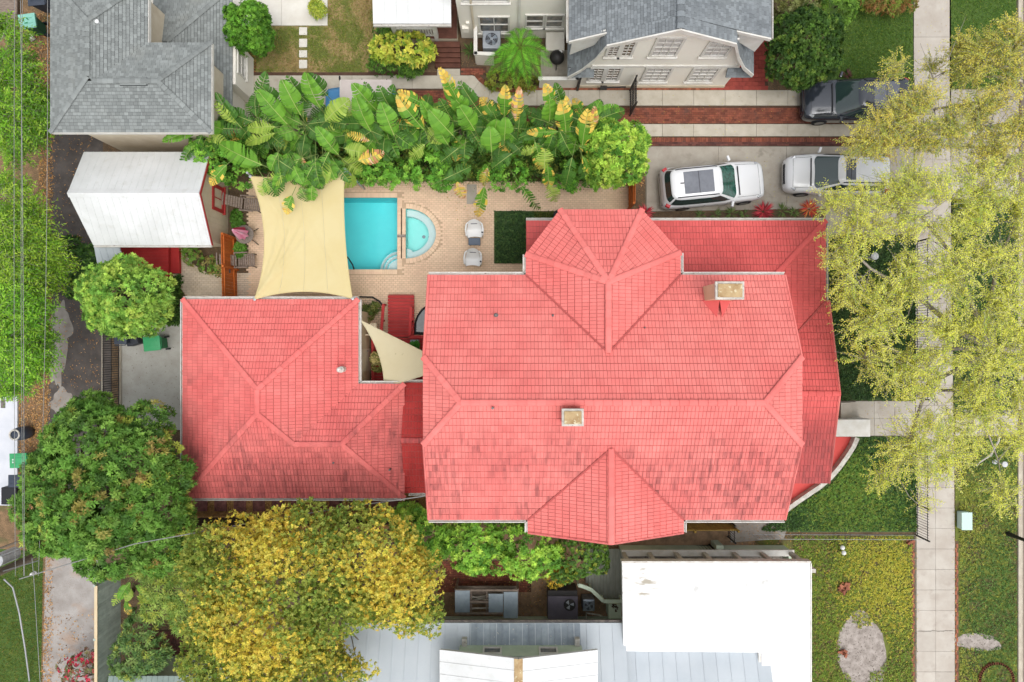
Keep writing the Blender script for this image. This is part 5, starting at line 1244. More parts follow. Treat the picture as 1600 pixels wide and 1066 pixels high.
# ------------------------------------------------------------------ cars
mat('car_white', C(246, 247, 249), .25, C(240, 242, 245), .8, spec=.5, coat=.8)
mat('car_slate', C(62, 68, 78), .14, C(56, 62, 72), 1., spec=.5, coat=.9, metal=.25)
mat('car_blue', C(74, 150, 204), .35, C(66, 138, 194), 1., spec=.5, coat=.4)
mat('car_glass', C(52, 72, 70), .05, spec=.9, coat=.5)
mat('car_glass_green', C(58, 112, 98), .05, C(34, 72, 60), 6., spec=.9, coat=.5)
mat('sunroof_glass', C(120, 124, 134), .08, C(102, 106, 116), 2., spec=.7, coat=.6)
mat('tail_red', C(196, 34, 44), .2, spec=.6); mat('lamp_clear', C(200, 204, 208), .12, spec=.7, metal=.3); mat('rim_metal', C(170, 172, 176), .3, metal=.8)
mat('canvas_beige', C(218, 206, 200), .9, C(208, 196, 190), 2.5, bump=.3, bscale=160)
def smooth_rows(st, n):
    A = np.array(st, float); t = np.linspace(0, len(st) - 1, n); out = []
    for x in t:
        i = int(min(max(math.floor(x), 0), len(st) - 2)); f = x - i
        p0, p1, p2, p3 = A[max(i - 1, 0)], A[i], A[i + 1], A[min(i + 2, len(st) - 1)]
        out.append(.5 * ((2 * p1) + (-p0 + p2) * f + (2 * p0 - 5 * p1 + 4 * p2 - p3) * f * f + (-p0 + 3 * p1 - 3 * p2 + p3) * f ** 3))
    return out
def car(name, label, group, px, py, ang, paint, L=4.75, W=1.9, Hh=1.68, glass='car_glass', sunroof=(.0, .33), roof_x=(-.41, .03), cowl=.2, tail=-.475, rails=True, antenna=True, front_lamps=True):
    t = thing(name, label, 'car', P(px, py), R(ang), group); w = W / 2; pm = MATS[paint]
    st = [(-.5, .78, .42, .70), (-.492, .88, .34, .86), (-.47, .955, .26, 1.0), (-.42, .99, .2, 1.04), (-.25, 1, .2, 1.05), (-.05, 1, .2, 1.05), (.12, .995, .2, 1.04), (cowl, .985, .2, 1.03), (.3, .97, .2, .99), (.39, .945, .22, .94), (.45, .89, .24, .88), (.485, .79, .28, .78), (.5, .64, .38, .62)]
    G = []
    for x, hw, zl, zt in smooth_rows(st, 44):
        prof = [(0, zt + .035), (.35, zt + .03), (.62, zt + .012), (.82, zt - .02), (.93, zt - .07), (.985, zt - .16), (1., (zt + zl) / 2), (.985, zl + .1), (.94, zl), (0, zl - .02)]
        half = [(x * L, a * hw * w, z) for a, z in prof]; G.append(half[::-1] + [(p[0], -p[1], p[2]) for p in half[1:]])
    b = MB(); b.grid(G); b.face(G[0]); b.face(G[-1][::-1]); body = b.build('body', pm, t, smooth=True, local=True)
    for s in (-1, 1):       # bonnet shut lines and door seams
        rows_ = [r for r in smooth_rows(st, 60) if cowl * L + .05 < r[0] * L < .43 * L]
        b = MB(); b.tube([(x * L, s * hw * w * .80, zt - .008) for x, hw, zl, zt in rows_], .007, 4); b.build('bonnet_seam', MATS['black_rubber'], t, local=True)
        for fx in (.12, -.1, -.3):
            b = MB(); b.tube([(fx * L, s * w * .985, .9), (fx * L, s * w * 1.004, .7), (fx * L, s * w * 1.0, .35)], .007, 4); b.build('door_seam', MATS['black_rubber'], t, local=True)
    rows_ = [r for r in smooth_rows(st, 60) if abs(r[0] - .445) < .012]
    r_ = rows_[0]; b = MB(); b.tube([(r_[0] * L, y * r_[1] * w * .8, r_[3] + .012 + .02 * (1 - y * y)) for y in (-1, -.6, -.2, .2, .6, 1)], .007, 4); b.build('bonnet_seam', MATS['black_rubber'], t, local=True)
    # cabin
    N_ = 72
    def ring(xf, xr, hw, z, n=5.5):
        r_ = []
        for k in range(N_):
            a = 2 * math.pi * k / N_; cth, s = math.cos(a), math.sin(a)
            r_.append(Vector(((xf + xr) / 2 * L + (xf - xr) / 2 * L * math.copysign(abs(cth) ** (2 / n), cth), hw * w * math.copysign(abs(s) ** (2 / n), s), z)))
        return r_
    R0 = ring(cowl + .015, tail, .95, 1.0); R1 = ring(roof_x[1], roof_x[0], .75, Hh - .06); R2 = ring(roof_x[1] - .012, roof_x[0] + .012, .70, Hh - .015); R3 = ring(roof_x[1] - .06, roof_x[0] + .06, .45, Hh + .015)
    b = MB(); i0 = 0
    for r_ in (R0, R1, R2, R3): b.v += [tuple(p) for p in r_]
    for q in range(3):
        for k in range(N_): b.f.append((q * N_ + k, q * N_ + (k + 1) % N_, (q + 1) * N_ + (k + 1) % N_, (q + 1) * N_ + k)); b.c.append(None)
    b.f.append(tuple(range(3 * N_, 4 * N_))); b.c.append(None); b.build('cabin', pm, t, smooth=True, local=True)
    def patch(nm, k0, k1, v0, v1, m, off=.008):
        G2 = []
        for k in range(k0, k1 + 1):
            a, c = R0[k % N_], R1[k % N_]; a1, a2 = R0[(k + 1) % N_], R0[(k - 1) % N_]; nn = (a1 - a2).cross(c - a).normalized(); 
            G2.append([a + (c - a) * v + nn * off for v in (v0, (v0 + v1) / 2, v1)])
        bb = MB(); bb.grid([r_ for r_ in G2]); o = bb.build(nm, m, t, smooth=True, local=True); return o
    gm = MATS[glass]
    patch('windscreen', -8, 8, .06, .97, gm); patch('rear_window', 28, 44, .3, .96, MATS['car_glass'])
    for lo_, hi_ in ((11, 17), (17, 22), (22, 26)):
        patch('side_window', lo_, hi_, .12, .9, MATS['car_glass']); patch('side_window', N_ - hi_, N_ - lo_, .12, .9, MATS['car_glass'])
    if sunroof:
        s0 = roof_x[1] - .03 - sunroof[0]; b = MB(); x1, x0 = s0 * L, (s0 - sunroof[1] * .78) * L
        b.box((x0, -.44 * w * 1.2, Hh + .0), (x1, .44 * w * 1.2, Hh + .03)); b.build('sunroof', MATS['sunroof_glass'], t, local=True, bevel=.025)
        b = MB(); b.box(((x0 + x1) / 2 - .012, -.44 * w * 1.18, Hh + .031), ((x0 + x1) / 2 + .012, .44 * w * 1.18, Hh + .036)); b.build('sunroof_seam', MATS['dark_plastic'], t, local=True)
    for s in (-1, 1):
        if rails:
            b = MB(); xa, xb = (roof_x[0] + .05) * L, (roof_x[1] - .04) * L; b.tube([(xa, s * .66 * w, Hh - .02), (xa + .12, s * .67 * w, Hh + .045), (xb - .12, s * .67 * w, Hh + .045), (xb, s * .66 * w, Hh - .02)], .024, 6); b.build('roof_rail', MATS['dark_plastic'], t, local=True)
        b = MB(); b.obox(((cowl - .05) * L, s * (w + .1), 1.08), (.11, .25, .16), s * R(18)); m_ = b.build('mirror', pm, t, local=True, bevel=.03)
        b = MB(); b.obox((.425 * L, s * w * .70, .815), (.30, .26, .12), -s * R(36), Matrix.Rotation(R(16), 3, 'Y')); b.build('headlight', MATS['lamp_clear'], t, local=True, bevel=.04)
        b = MB(); b.obox((-.455 * L, s * w * .84, .925), (.22, .22, .17), s * R(30)); b.build('tail_light', MATS['tail_red'], t, local=True, bevel=.03)
        for x in (-.29, .31):
            c_ = Vector((x * L, s * (w - .1), .34)); b = MB(); G3 = []
            for rr_, yy in ((.21, -.1), (.31, -.11), (.34, -.07), (.34, .07), (.31, .11), (.21, .115)):
                G3.append([(c_.x + rr_ * math.cos(q * math.pi / 12), c_.y + s * yy, c_.z + rr_ * math.sin(q * math.pi / 12)) for q in range(25)])
            b.grid(G3); wh = b.build('wheel', MATS['black_rubber'], t, smooth=True, local=True)
            b = MB(); b.tube([(c_.x, c_.y + s * .06, c_.z), (c_.x, c_.y + s * .105, c_.z)], .215, 20); b.build('rim', MATS['rim_metal'], wh, local=True)
    b = MB(); b.obox((-.5 * L + .03, 0, .62), (.06, W * .8, .2)); b.build('rear_bumper', MATS['dark_plastic'], t, local=True, bevel=.03)
    b = MB(); b.obox((.5 * L - .035, 0, .56), (.07, W * .52, .26)); b.build('grille', MATS['dark_plastic'], t, local=True, bevel=.02)
    if antenna: b = MB(); b.obox(((roof_x[0] + .1) * L, 0, Hh + .045), (.16, .045, .05)); b.build('antenna', MATS['dark_plastic'], t, local=True, bevel=.012)
    b = MB(); b.obox(((cowl + .03) * L, 0, 1.075), (.05, W * .7, .02)); b.build('wiper', MATS['black_rubber'], t, local=True)
    return t
GC = 'cars parked on the two driveways'
car('parked_car', 'white estate SUV with grey glass sunroof on the driveway, nearest the orange gate', GC, 1106, 294, 5.5, 'car_white', L=4.75, W=1.88, Hh=1.62, roof_x=(-.44, .04), tail=-.492, glass='car_glass_green', sunroof=(.05, .36))
car('parked_car', 'white SUV half under the street tree with a small dark sunroof', GC, 1296, 278, 179.5, 'car_white', L=4.75, W=1.8, Hh=1.6, sunroof=(.03, .12), cowl=.25, roof_x=(-.42, .06), antenna=False)
car('parked_car', 'dark slate-grey SUV by the dark hedge on the brick driveway, partly under yellow branches', GC, 1324, 165, 180.5, 'car_slate', L=4.8, W=1.86, Hh=1.64, sunroof=(.1, .3), cowl=.22, roof_x=(-.42, .05), tail=-.47)
# open utility car with a canvas top, behind the banana leaves
t = thing('canvas_top_car', 'small blue open car with flat beige canvas top behind the tall banana leaves', 'car', P(568, 172), R(180))
b = MB(); G = []
for x, hw, zt in smooth_rows([(-1.6, .6, .75), (-1.55, .72, .9), (-1.2, .76, .95), (-.2, .77, .95), (.5, .77, .97), (.8, .74, .98), (1.35, .70, .9), (1.55, .62, .8), (1.62, .5, .6)], 24):
    h = [(x, 0, zt + .02), (x, hw * .7, zt), (x, hw, zt - .08), (x, hw, .4), (x, hw * .9, .3)]; G.append(h[::-1] + [(p[0], -p[1], p[2]) for p in h[1:]])
b.grid(G); b.face(G[0]); b.face(G[-1][::-1]); b.build('body', MATS['car_blue'], t, smooth=True, local=True)
b = MB(); G = [[(-1.62 + 2.27 * i / 12, -.76 + 1.52 * j / 10, 1.72 + .05 * math.sin(math.pi * j / 10) + .02 * math.sin(math.pi * i / 12) + .008 * math.sin(i * 1.7 + j)) for j in range(11)] for i in range(13)]
b.grid([r[::-1] for r in G]); b.grid([[(p[0], p[1], p[2] - .04) for p in r] for r in G]); b.build('canopy', MATS['canvas_beige'], t, smooth=True, local=True)
b = MB(); b.tube([(.72, -.74, .98), (.66, -.74, 1.7), (.66, .74, 1.7), (.72, .74, .98)], .03, 8); b.build('windscreen_frame', MATS['white_trim'], t, local=True)
b = MB(); b.face([(.74, -.71, 1.0), (.68, -.71, 1.68), (.68, .71, 1.68), (.74, .71, 1.0)]); b.build('windscreen', MATS['car_glass'], t, local=True)
for s in (-1, 1):
    for x in (-1.4, -.3): b = MB(); b.tube([(x, s * .74, .9), (x, s * .78, 1.72)], .025, 6); b.build('roof_post', MATS['black_metal'], t, local=True)
    b = MB(); b.tube([(.74, s * .74, 1.1), (.8, s * .96, 1.25)], .015, 6); m_ = b.build('mirror', MATS['black_metal'], t, local=True)
    b = MB(); b.tube([(.78, s * 1.0, 1.25), (.82, s * 1.0, 1.25)], .11, 14); b.build('mirror_glass', MATS['black_rubber'], m_, local=True)
    for x in (-1.1, 1.05):
        b = MB(); b.tube([(x, s * .6, .3), (x, s * .82, .3)], .3, 20); b.build('wheel', MATS['black_rubber'], t, local=True)
    b = MB(); b.tube([(1.5, s * .5, .72), (1.6, s * .5, .72)], .1, 14); b.build('headlight', MATS['lamp_clear'], t, local=True)
b = MB(); b.tube([(.78 + .17 * math.cos(a * .5236) * .3, .38 + .19 * math.sin(a * .5236), 1.12 + .17 * math.cos(a * .5236)) for a in range(13)], .022, 6); b.build('steering_wheel', MATS['black_rubber'], t, local=True)
for s in (-1, 1):
    b = MB(); b.obox((.0, s * .38, .95), (.5, .5, .14)); b.build('seat', MATS['black_rubber'], t, local=True, bevel=.03)
b = MB(); b.obox((-1.62, .3, .75), (.18, .7, .6)); b.build('spare_wheel_cover', MATS['black_rubber'], t, local=True, bevel=.06)
# ------------------------------------------------------------------ wheelie bins
mat('bin_green', C(44, 140, 86), .5, C(38, 126, 76), 3, bump=.05); mat('bin_lid', C(70, 170, 112), .45); mat('bin_lid_pale', C(150, 214, 196), .45); mat('bin_dark', C(26, 88, 66), .5)
mat('bin_charcoal', C(66, 74, 88), .5); mat('mark_white', C(226, 236, 230), .6); mat('mark_green', C(42, 140, 84), .5)
def bin_(label, px, py, rz, m, ml, mark, group='wheeled rubbish bins along the alley', name='wheelie_bin', s=1.):
    q = P(px, py, 1.0); t = thing(name, label, 'bin', (q.x, q.y, 0), rz, group)
    b = MB(); lo = [(-.24 * s, -.22 * s), (.22 * s, -.22 * s), (.22 * s, .22 * s), (-.24 * s, .22 * s)]; hi = [(-.34 * s, -.29 * s), (.32 * s, -.29 * s), (.32 * s, .29 * s), (-.34 * s, .29 * s)]
    b.prism([(x, y, .04) for x, y in lo], [(x, y, .98) for x, y in hi]); b.build('body', MATS[m], t, local=True, bevel=.03)
    b = MB(); G = [[(-.38 * s + .76 * s * i / 6, -.33 * s + .66 * s * j / 6, 1.0 + .05 * math.sin(math.pi * i / 6) * math.sin(math.pi * j / 6) ** .5) for j in range(7)] for i in range(7)]
    b.grid([r[::-1] for r in G]); b.prism([(-.38 * s, -.33 * s, .95), (.38 * s, -.33 * s, .95), (.38 * s, .33 * s, .95), (-.38 * s, .33 * s, .95)], [(-.38 * s, -.33 * s, .999), (.38 * s, -.33 * s, .999), (.38 * s, .33 * s, .999), (-.38 * s, .33 * s, .999)])
    for y in (-.12, .12): b.obox((0, y * s, 1.04), (.5 * s, .02, .03))
    b.build('lid', MATS[ml], t, local=True)
    b = MB(); b.tube([(-.4 * s, -.26 * s, .98), (-.44 * s, -.26 * s, 1.0), (-.44 * s, .26 * s, 1.0), (-.4 * s, .26 * s, .98)], .018, 6); b.build('handle', MATS[m], t, local=True)
    for y in (-.25, .25):
        b = MB(); b.tube([(-.27 * s, y * s, .11), (-.27 * s, y * s * 1.25, .11)], .11, 14); b.build('wheel', MATS['black_rubber'], t, local=True)
    if mark == 'recycle':        # three chasing arrows
        for k in range(3):
            a0 = R(90 + 120 * k); b = MB()
            q = lambda r, a: (.02 + r * math.cos(a), r * math.sin(a), 1.062)
            b.face([q(.10, a0 - .5), q(.15, a0 - .5), q(.15, a0 + .35), q(.10, a0 + .35)][::1]); b.face([q(.075, a0 + .35), q(.175, a0 + .35), q(.12, a0 + .85)]); b.build('arrow_mark', MATS['mark_green'], t, local=True)
    elif mark:
        for y in (-.06, .06):
            b = MB(); b.obox((.2 * s, y, 1.045), (.06, .07, .012)); b.build('lid_mark', MATS['mark_white'], t, local=True)
    return t
bin_('green wheeled bin with pale lid and recycling arrows beside the grey house, top left', 42, 33, R(188), 'bin_dark', 'bin_lid_pale', 'recycle')
bin_('bright green wheeled bin on the concrete pad beside the round light green tree', 237, 537, R(186), 'bin_green', 'bin_lid', None)
bin_('green wheeled bin with two white lid marks beside the big tree', 28, 720, R(182), 'bin_green', 'bin_lid', 'dash')
bin_('charcoal wheeled bin between the green bin and black crate on the white pad', 24, 752, R(180), 'bin_charcoal', 'bin_charcoal', None, s=.85)
bin_('small dark bin at the top edge above the pale-lidded recycling bin', 56, -3, R(185), 'bin_charcoal', 'bin_charcoal', None)
bin_('slate-blue wheeled bin at the top end of the iron sliding gate', 188, 527, R(90), 'bin_charcoal', 'bin_charcoal', None, s=.85)
b = MB(); c = P(216, 531); b.obox((c.x, c.y, .3), (.55, .5, .6), .3); t = b.build('storage_crate', MATS['dark_plastic'], bevel=.04); tag(t, 'low dark crate squeezed between the slate-blue bin and bright green bin', 'crate')
b = MB(); c = P(30, 768); b.box((c.x - .3, c.y - .45, 0), (c.x + .4, c.y + .35, .75)); tag(b.build('dark_crate', MATS['black_rubber'], bevel=.04), 'black crate in the shade under the edge of the big tree, by the white pad', 'crate')
t = thing('rain_barrel', 'round blue-grey barrel with a white top ring by the white pad', 'barrel', P(46, 675))
c = P(46, 675); b = MB(); b.lathe((c.x, c.y, 0), [(.26, 0), (.31, .3), (.31, .6), (.26, .95)], 22); b.build('barrel', MATS['bin_charcoal'], t, smooth=True)
b = MB(); b.tube([(c.x + .22 * math.cos(k * .3142), c.y + .22 * math.sin(k * .3142), .97) for k in range(21)], .04, 6); b.build('ring', MATS['old_white'], t)
b = MB(); c = P(51, 61); b.obox((c.x, c.y, .1), (.25, .2, .2), .7); tag(b.build('small_bucket', MATS['white_plastic'], bevel=.02), 'small white box lying on leaf litter below the recycling bin', 'box')

# ------------------------------------------------------------------ utility pole, cables
mat('pole_wood', C(140, 128, 112), .9, C(112, 100, 86), 8, bump=.4, stretch=(6, 6, 1)); mat('cable', C(150, 150, 148), .5); mat('cable_dark', C(90, 88, 84), .6)
mat('canister', C(226, 228, 230), .45, C(206, 208, 210), 3)
t = thing('utility_pole', 'tall wooden utility pole with white canister leaning out of the left edge', 'pole', P(57, 868))
c = P(57, 868); b = MB(); b.tube([(c.x, c.y, 0), (c.x, c.y, 8.8)], [.17, .13], 12); b.build('pole', MATS['pole_wood'], t)
b = MB(); b.tube([(c.x + .5, c.y + .42, .75), (c.x + .5, c.y + .42, 1.9)] , .29, 18); o = b.build('transformer', MATS['canister'], t, bevel=.03); o.location = o.location + (P(10, 870, 1.3) - Vector((c.x + .5, c.y + .42, 1.3)))
for (a_, c_, r) in (((0, 857, 2.2), (46, 840, 1.4), .05), ((0, 869, 2.2), (52, 848, 1.2), .03), ((0, 894, 2.4), (60, 876, 1.0), .025)):
    b = MB(); b.tube([P(*a_), P(*c_)], r, 8); b.build('brace', MATS['pole_wood'] if r > .03 else MATS['steel'], t)
p0, p1 = P(6, 896, 2.0), P(22, 918, 1.4)
t = thing('guy_wire', 'bent steel pipe and guy wire running down the grass strip, bottom left', 'wire', P(48, 1060))
b = MB(); b.tube([P(6, 905, 2.0), P(20, 918, 1.7), P(30, 957, 1.2), P(39, 1012, .7), P(46, 1064, .1)], .035, 8); b.build('pipe', MATS['steel'], t)
t = thing('guy_wire', 'thin guy wire with white insulator over the grass, nearer the alley concrete', 'wire', P(63, 1070))
b = MB(); b.tube([P(50, 872, 3.0), P(53, 905, 2.4), P(58, 990, 1.2), P(63, 1070, .1)], .012, 6); b.build('wire', MATS['steel'], t)
a = P(52.5, 896, 2.5); b = MB(); b.lathe((a.x, a.y, 2.35), [(.05, 0), (.08, .08), (.05, .16), (.08, .24), (.05, .32)], 10); b.build('insulator', MATS['white_plastic'], t)
for i, (x0, x1, x2, z, r, lab) in enumerate(((23, 22, 24, 7.0, .009, 'overhead cable over the bright green trees, leftmost of the parallel cables'), (31, 36, 38, 6.8, .011, 'overhead cable just right of the leftmost one, above the bright trees'), (36, 33, 37, 7.2, .008, 'thin overhead cable crossing the second cable near the recycling bin'), (74, 72, 60, 6.0, .010, 'overhead cable along the alley edge beside the grey shingle roof'))):
    p, q, w = P(x0, -80, z), P(x1, 420, z - .5), P(x2, 900, z)
    pts = [p * (1 - s) * (1 - s) + (2 * q - (p + w) / 2) * 2 * s * (1 - s) + w * s * s for s in [k / 24 for k in range(25)]]
    b = MB(); b.tube(pts, r, 5); tag(b.build('power_line', MATS['cable']), lab, 'cable', 'overhead cables along the alley')
pts = [P(30, 905, 6.6), P(210, 850, 6.2), P(420, 812, 5.9), P(560, 790, 5.9), P(672, 774, 6.1)]
b = MB(); b.tube(pts, .02, 6); tag(b.build('service_cable', MATS['cable']), 'grey service cable running from the pole over tree crowns to the red roof', 'cable')

# ------------------------------------------------------------------ iron gates and fences
def picket_fence(name, label, pa, pc, h, sp, m='black_metal', cat='fence', r=.011, rails=(.12, .9), posts=()):
    t = thing(name, label, cat, (pa + pc) / 2); d = pc - pa; L = d.length; k = int(L / sp); me = None
    b = MB(); b.tube([(0, 0, .03), (0, 0, h)], r, 5); me = b.mesh('picket', MATS[m]); base = (pa + pc) / 2
    for i in range(k + 1):
        p = pa + d * (i / k); inst('picket', me, t, Matrix.Translation(p - base))
    for f in rails: b = MB(); b.tube([pa + Vector((0, 0, h * f)), pc + Vector((0, 0, h * f))], r * 1.5, 6); b.build('rail', MATS[m], t)
    for f in posts: p = pa + d * f; b = MB(); b.obox((p.x, p.y, h * .53), (.06, .06, h * 1.06)); b.build('post', MATS[m], t)
    return t
picket_fence('iron_gate', 'black iron sliding gate lying along the alley beside the concrete pad', P(187, 655), P(187, 512), 1.35, .105, rails=(.06, .5, .97), cat='gate', posts=(0, 1), r=.014)
b = MB(); b.box((P(159, 0).x, P(0, 655).y, -.049), (P(160.5, 0).x, P(0, 510).y, .02)); struct(b.build('gate_track', MATS['curb']))
picket_fence('iron_fence', 'black iron picket fence along the pavement south of the front walk', P(1431, 836), P(1431, 690), 1.0, .12, posts=(0, .33, .66, 1))
picket_fence('iron_fence', 'black iron picket fence along the pavement north of the front walk', P(1431, 622), P(1431, 378), 1.0, .12, posts=(0, .5, 1))
picket_fence('wire_fence', 'thin silver fence between the dark ground cover and the yellowish lawn', P(1175, 835), P(1431, 836), .8, .25, 'steel', r=.006, rails=(.05, .98))
picket_fence('iron_fence', 'low black iron fence between the slate car and the north lawn', P(1302, 140), P(1392, 140), .7, .1, posts=(0, 1))
picket_fence('iron_gate', 'black wrought iron driveway gate standing open across the brick strip', P(984, 181), P(984, 142), 1.75, .1, posts=(0, 1), cat='gate', r=.02, rails=(.1, .5, .93))
t = thing('gate_motor', 'black gate opener arm lying against the greige wall by the iron gate', 'gate opener', P(950, 139))
b = MB(); a, c = P(943, 137, .45), P(978, 136, .5); b.tube([a, c], .035, 8); b.build('arm', MATS['black_metal'], t); b = MB(); b.obox((a.x, a.y, .42), (.32, .14, .2)); b.build('motor_box', MATS['black_metal'], t, bevel=.02)
b = MB(); p = P(902, 141); b.obox((p.x, p.y, .9), (.09, .09, 1.8)); tag(b.build('gate_post', MATS['black_metal']), 'lone black post at the left end of the greige gable wall', 'post')
# alley board fence with cream cap, seen from inside
mat('sage_board', C(170, 182, 172, 1.5), .85, C(148, 160, 152, 1.5), 3, tint=.12, bump=.2)
board_fence('alley_fence', 'tall grey-green board fence with cream cap along the alley, bottom left', P(188, 1130), P(188, 893), 1.85, .15, 'sage_board', -1, cap='cream_wall', posts=4)
mat('brown_fence', C(104, 84, 66), .9, C(82, 66, 54), 3, tint=.12, bump=.2); mat('mossy_wood', C(168, 140, 70), .9, C(140, 112, 56), 3, tint=.12, bump=.2)
board_fence('back_fence', 'dark brown board fence along the south side of the mulch yard', P(286, 810), P(672, 804), 1.7, .16, 'brown_fence', 1, posts=6)
board_fence('mossy_fence', 'mossy yellow-brown board fence under the south bay roof edge', P(1010, 818), P(1140, 817), 1.25, .15, 'mossy_wood', 1, posts=3)
picket_fence('iron_gate', 'small black iron gate at the end of the mossy board fence', P(1137, 812), P(1137, 838), 1.1, .1, cat='gate', posts=(0, 1))
b = MB(); p = P(1117, 851, .0); b.box((p.x - .2, p.y - .12, 0), (p.x + .14, p.y + .22, .9)); tag(b.build('meter_cabinet', MATS['green_wall'], bevel=.02), 'pale green meter cabinet against the porch half wall', 'cabinet')
picket_fence('black_railing', 'black railing along the narrow passage beside the pale green porch', P(985, 858), P(1108, 851), .8, .14, posts=(0, .5, 1))
# top-left plank platform
t = thing('plank_platform', 'weathered plank platform in the very top left corner', 'deck', P(5, 10))
for k in range(9):
    b = MB(); a = P(-40 + 0, 42 - 7 * k, .3); c = P(26, 36 - 7 * k, .3); b.box((a.x, c.y - .2, .2), (c.x, c.y, .3)); b.build('plank', MATS['weathered_wood'], t)

# ------------------------------------------------------------------ air conditioners, enclosures, grill
mat('ac_grey', C(176, 182, 190), .5, C(160, 166, 174), 4); mat('fan_metal', C(120, 134, 150), .3, C(176, 184, 192), 6, metal=.5); mat('charcoal_metal', C(110, 104, 116), .5, C(98, 92, 104), 2)
def ac_unit(label, px, py, s, h, m, group=None, rz=0.):
    t = thing('air_conditioner', label, 'air conditioner', P(px, py), rz, group)
    b = MB(); b.box((-s / 2, -s / 2, .05), (s / 2, s / 2, h)); b.build('casing', MATS[m], t, local=True, bevel=.05)
    b = MB(); b.lathe((0, 0, h), [(s * .4, .0), (s * .41, .03), (s * .36, .035), (s * .36, .004)], 26); b.build('fan_ring', MATS[m], t, local=True)
    b = MB(); b.lathe((0, 0, h), [(s * .355, .004), (s * .355, .008)], 26); b.build('fan_well', MATS['dark_plastic'], t, local=True)
    for k in range(4):
        a = math.pi / 2 * k + .4; b = MB(); q = lambda r, aa, z: (r * math.cos(aa), r * math.sin(aa), h + z)
        b.face([q(.04, a, .012), q(s * .34, a - .25, .012), q(s * .34, a + .45, .028), q(.05, a + .9, .02)]); b.build('blade', MATS['fan_metal'], t, local=True)
    for k in (1, 2, 3, 4):
        r = s * .085 * k; b = MB(); b.tube([(r * math.cos(j * .2618), r * math.sin(j * .2618), h + .045) for j in range(25)], .006, 4); b.build('grille_ring', MATS[m], t, local=True)
    b = MB(); b.lathe((0, 0, h), [(.06, .045), (.06, .06), (.03, .065)], 12); b.build('hub', MATS[m], t, local=True)
    return t
ac_unit('grey square air conditioner with round fan inside the beige enclosure left of the palm', 769, 74, .82, .85, 'ac_grey')
ac_unit('small blue-grey air conditioner beside the curved green rail, south yard', 917, 936, .55, .8, 'fan_metal')
t = thing('package_air_conditioner', 'large charcoal box air conditioner with one offset fan and black top strip', 'air conditioner', P(878, 936))
zt = 1.05; a, c = P(856, 970, zt), P(903, 932, zt); b = MB(); b.box((a.x, a.y, .05), (c.x, c.y, zt)); b.build('casing', MATS['charcoal_metal'], t, bevel=.02)
b = MB(); c2 = P(902, 924, zt); b.box((a.x + .01, c.y + .004, .05), (c.x - .02, c2.y, zt - .08)); b.build('grille_strip', MATS['black_metal'], t)
f = P(890, 945, zt); b = MB(); b.lathe((f.x, f.y, zt + .001), [(.27, 0), (.27, .03), (.23, .035), (.23, .006)], 24); b.build('fan_ring', MATS['black_metal'], t)
for k in range(3):
    an = 2.094 * k; b = MB(); b.face([(f.x + r * math.cos(an + da), f.y + r * math.sin(an + da), zt + z) for r, da, z in ((.03, 0, .012), (.21, -.3, .012), (.21, .5, .026), (.04, .9, .02))]); b.build('blade', MATS['ac_grey'], t)
def low_wall(label, pts, h, m='greige_wall', name='enclosure_wall', cat='wall', cap='white_trim', w=.1):
    t = thing(name, label, cat, sum((Vector(p) for p in pts), Vector()) / len(pts))
    for a, c in zip(pts[:-1], pts[1:]):
        d = (c - a); L = d.length; ang = math.atan2(d.y, d.x); mid = (a + c) / 2
        b = MB(); b.obox((mid.x, mid.y, h / 2), (L, w, h), ang); b.build('panel', MATS[m], t)
        b = MB(); b.obox((mid.x, mid.y, h + .022), (L + w + .02, w + .06, .04), ang); b.build('cap', MATS[cap], t)
    return t
low_wall('low greige screen wall round the air conditioner left of the palm', [P(745, 60), P(745, 100), P(772, 101)], 1.15)
low_wall('low greige screen wall with white cap right of the palm, before the flared roof', [P(842, 136), P(899, 136), P(899.5, 122)], 1.0)
b = MB(); a, c = P(853, 79, .8), P(882, 50, .8); b.box((a.x, a.y, 0), (c.x, c.y, .8)); tag(b.build('utility_chest', MATS['patio_white'], bevel=.02), 'white square-topped chest with brown stains beside the gambrel house', 'chest')
t = thing('kettle_grill', 'round black kettle grill with white gauge beside the grey flared roof', 'grill', P(869, 100))
c = P(869, 100); b = MB(); b.lathe((c.x, c.y, .45), [(.1, 0), (.28, .1), (.33, .25), (.34, .3), (.3, .42), (.18, .54), (.03, .58)], 24); b.build('bowl', MATS['black_metal'], t, smooth=True)
b = MB(); b.lathe((c.x + .12, c.y + .16, .9), [(.1, 0), (.1, .03), (.02, .035)], 14); b.build('gauge', MATS['white_plastic'], t)
for k in range(3): an = 2.094 * k + .5; b = MB(); b.tube([(c.x + .2 * math.cos(an), c.y + .2 * math.sin(an), .5), (c.x + .3 * math.cos(an), c.y + .3 * math.sin(an), 0)], .02, 6); b.build('leg', MATS['black_metal'], t)
sheet('grill_pad', [(845, 78), (900, 78), (900, 128), (845, 128)], -.02, MATS['drive_concrete'])
for px, py, l in ((583, 96, 'small glass path light left of the yellow-green shrub'), (664, 100, 'small glass path light right of the yellow-green shrub')):
    t = thing('path_light', l, 'light', P(px, py), 0, 'path lights in the shrub bed'); c = P(px, py)
    b = MB(); b.tube([(c.x, c.y, 0), (c.x, c.y, .4)], .015, 6); b.build('stake', MATS['black_metal'], t); b = MB(); b.lathe((c.x, c.y, .4), [(.05, 0), (.08, .06), (.085, .1), (.02, .13)], 14); b.build('lamp_shade', MATS['canister'], t)

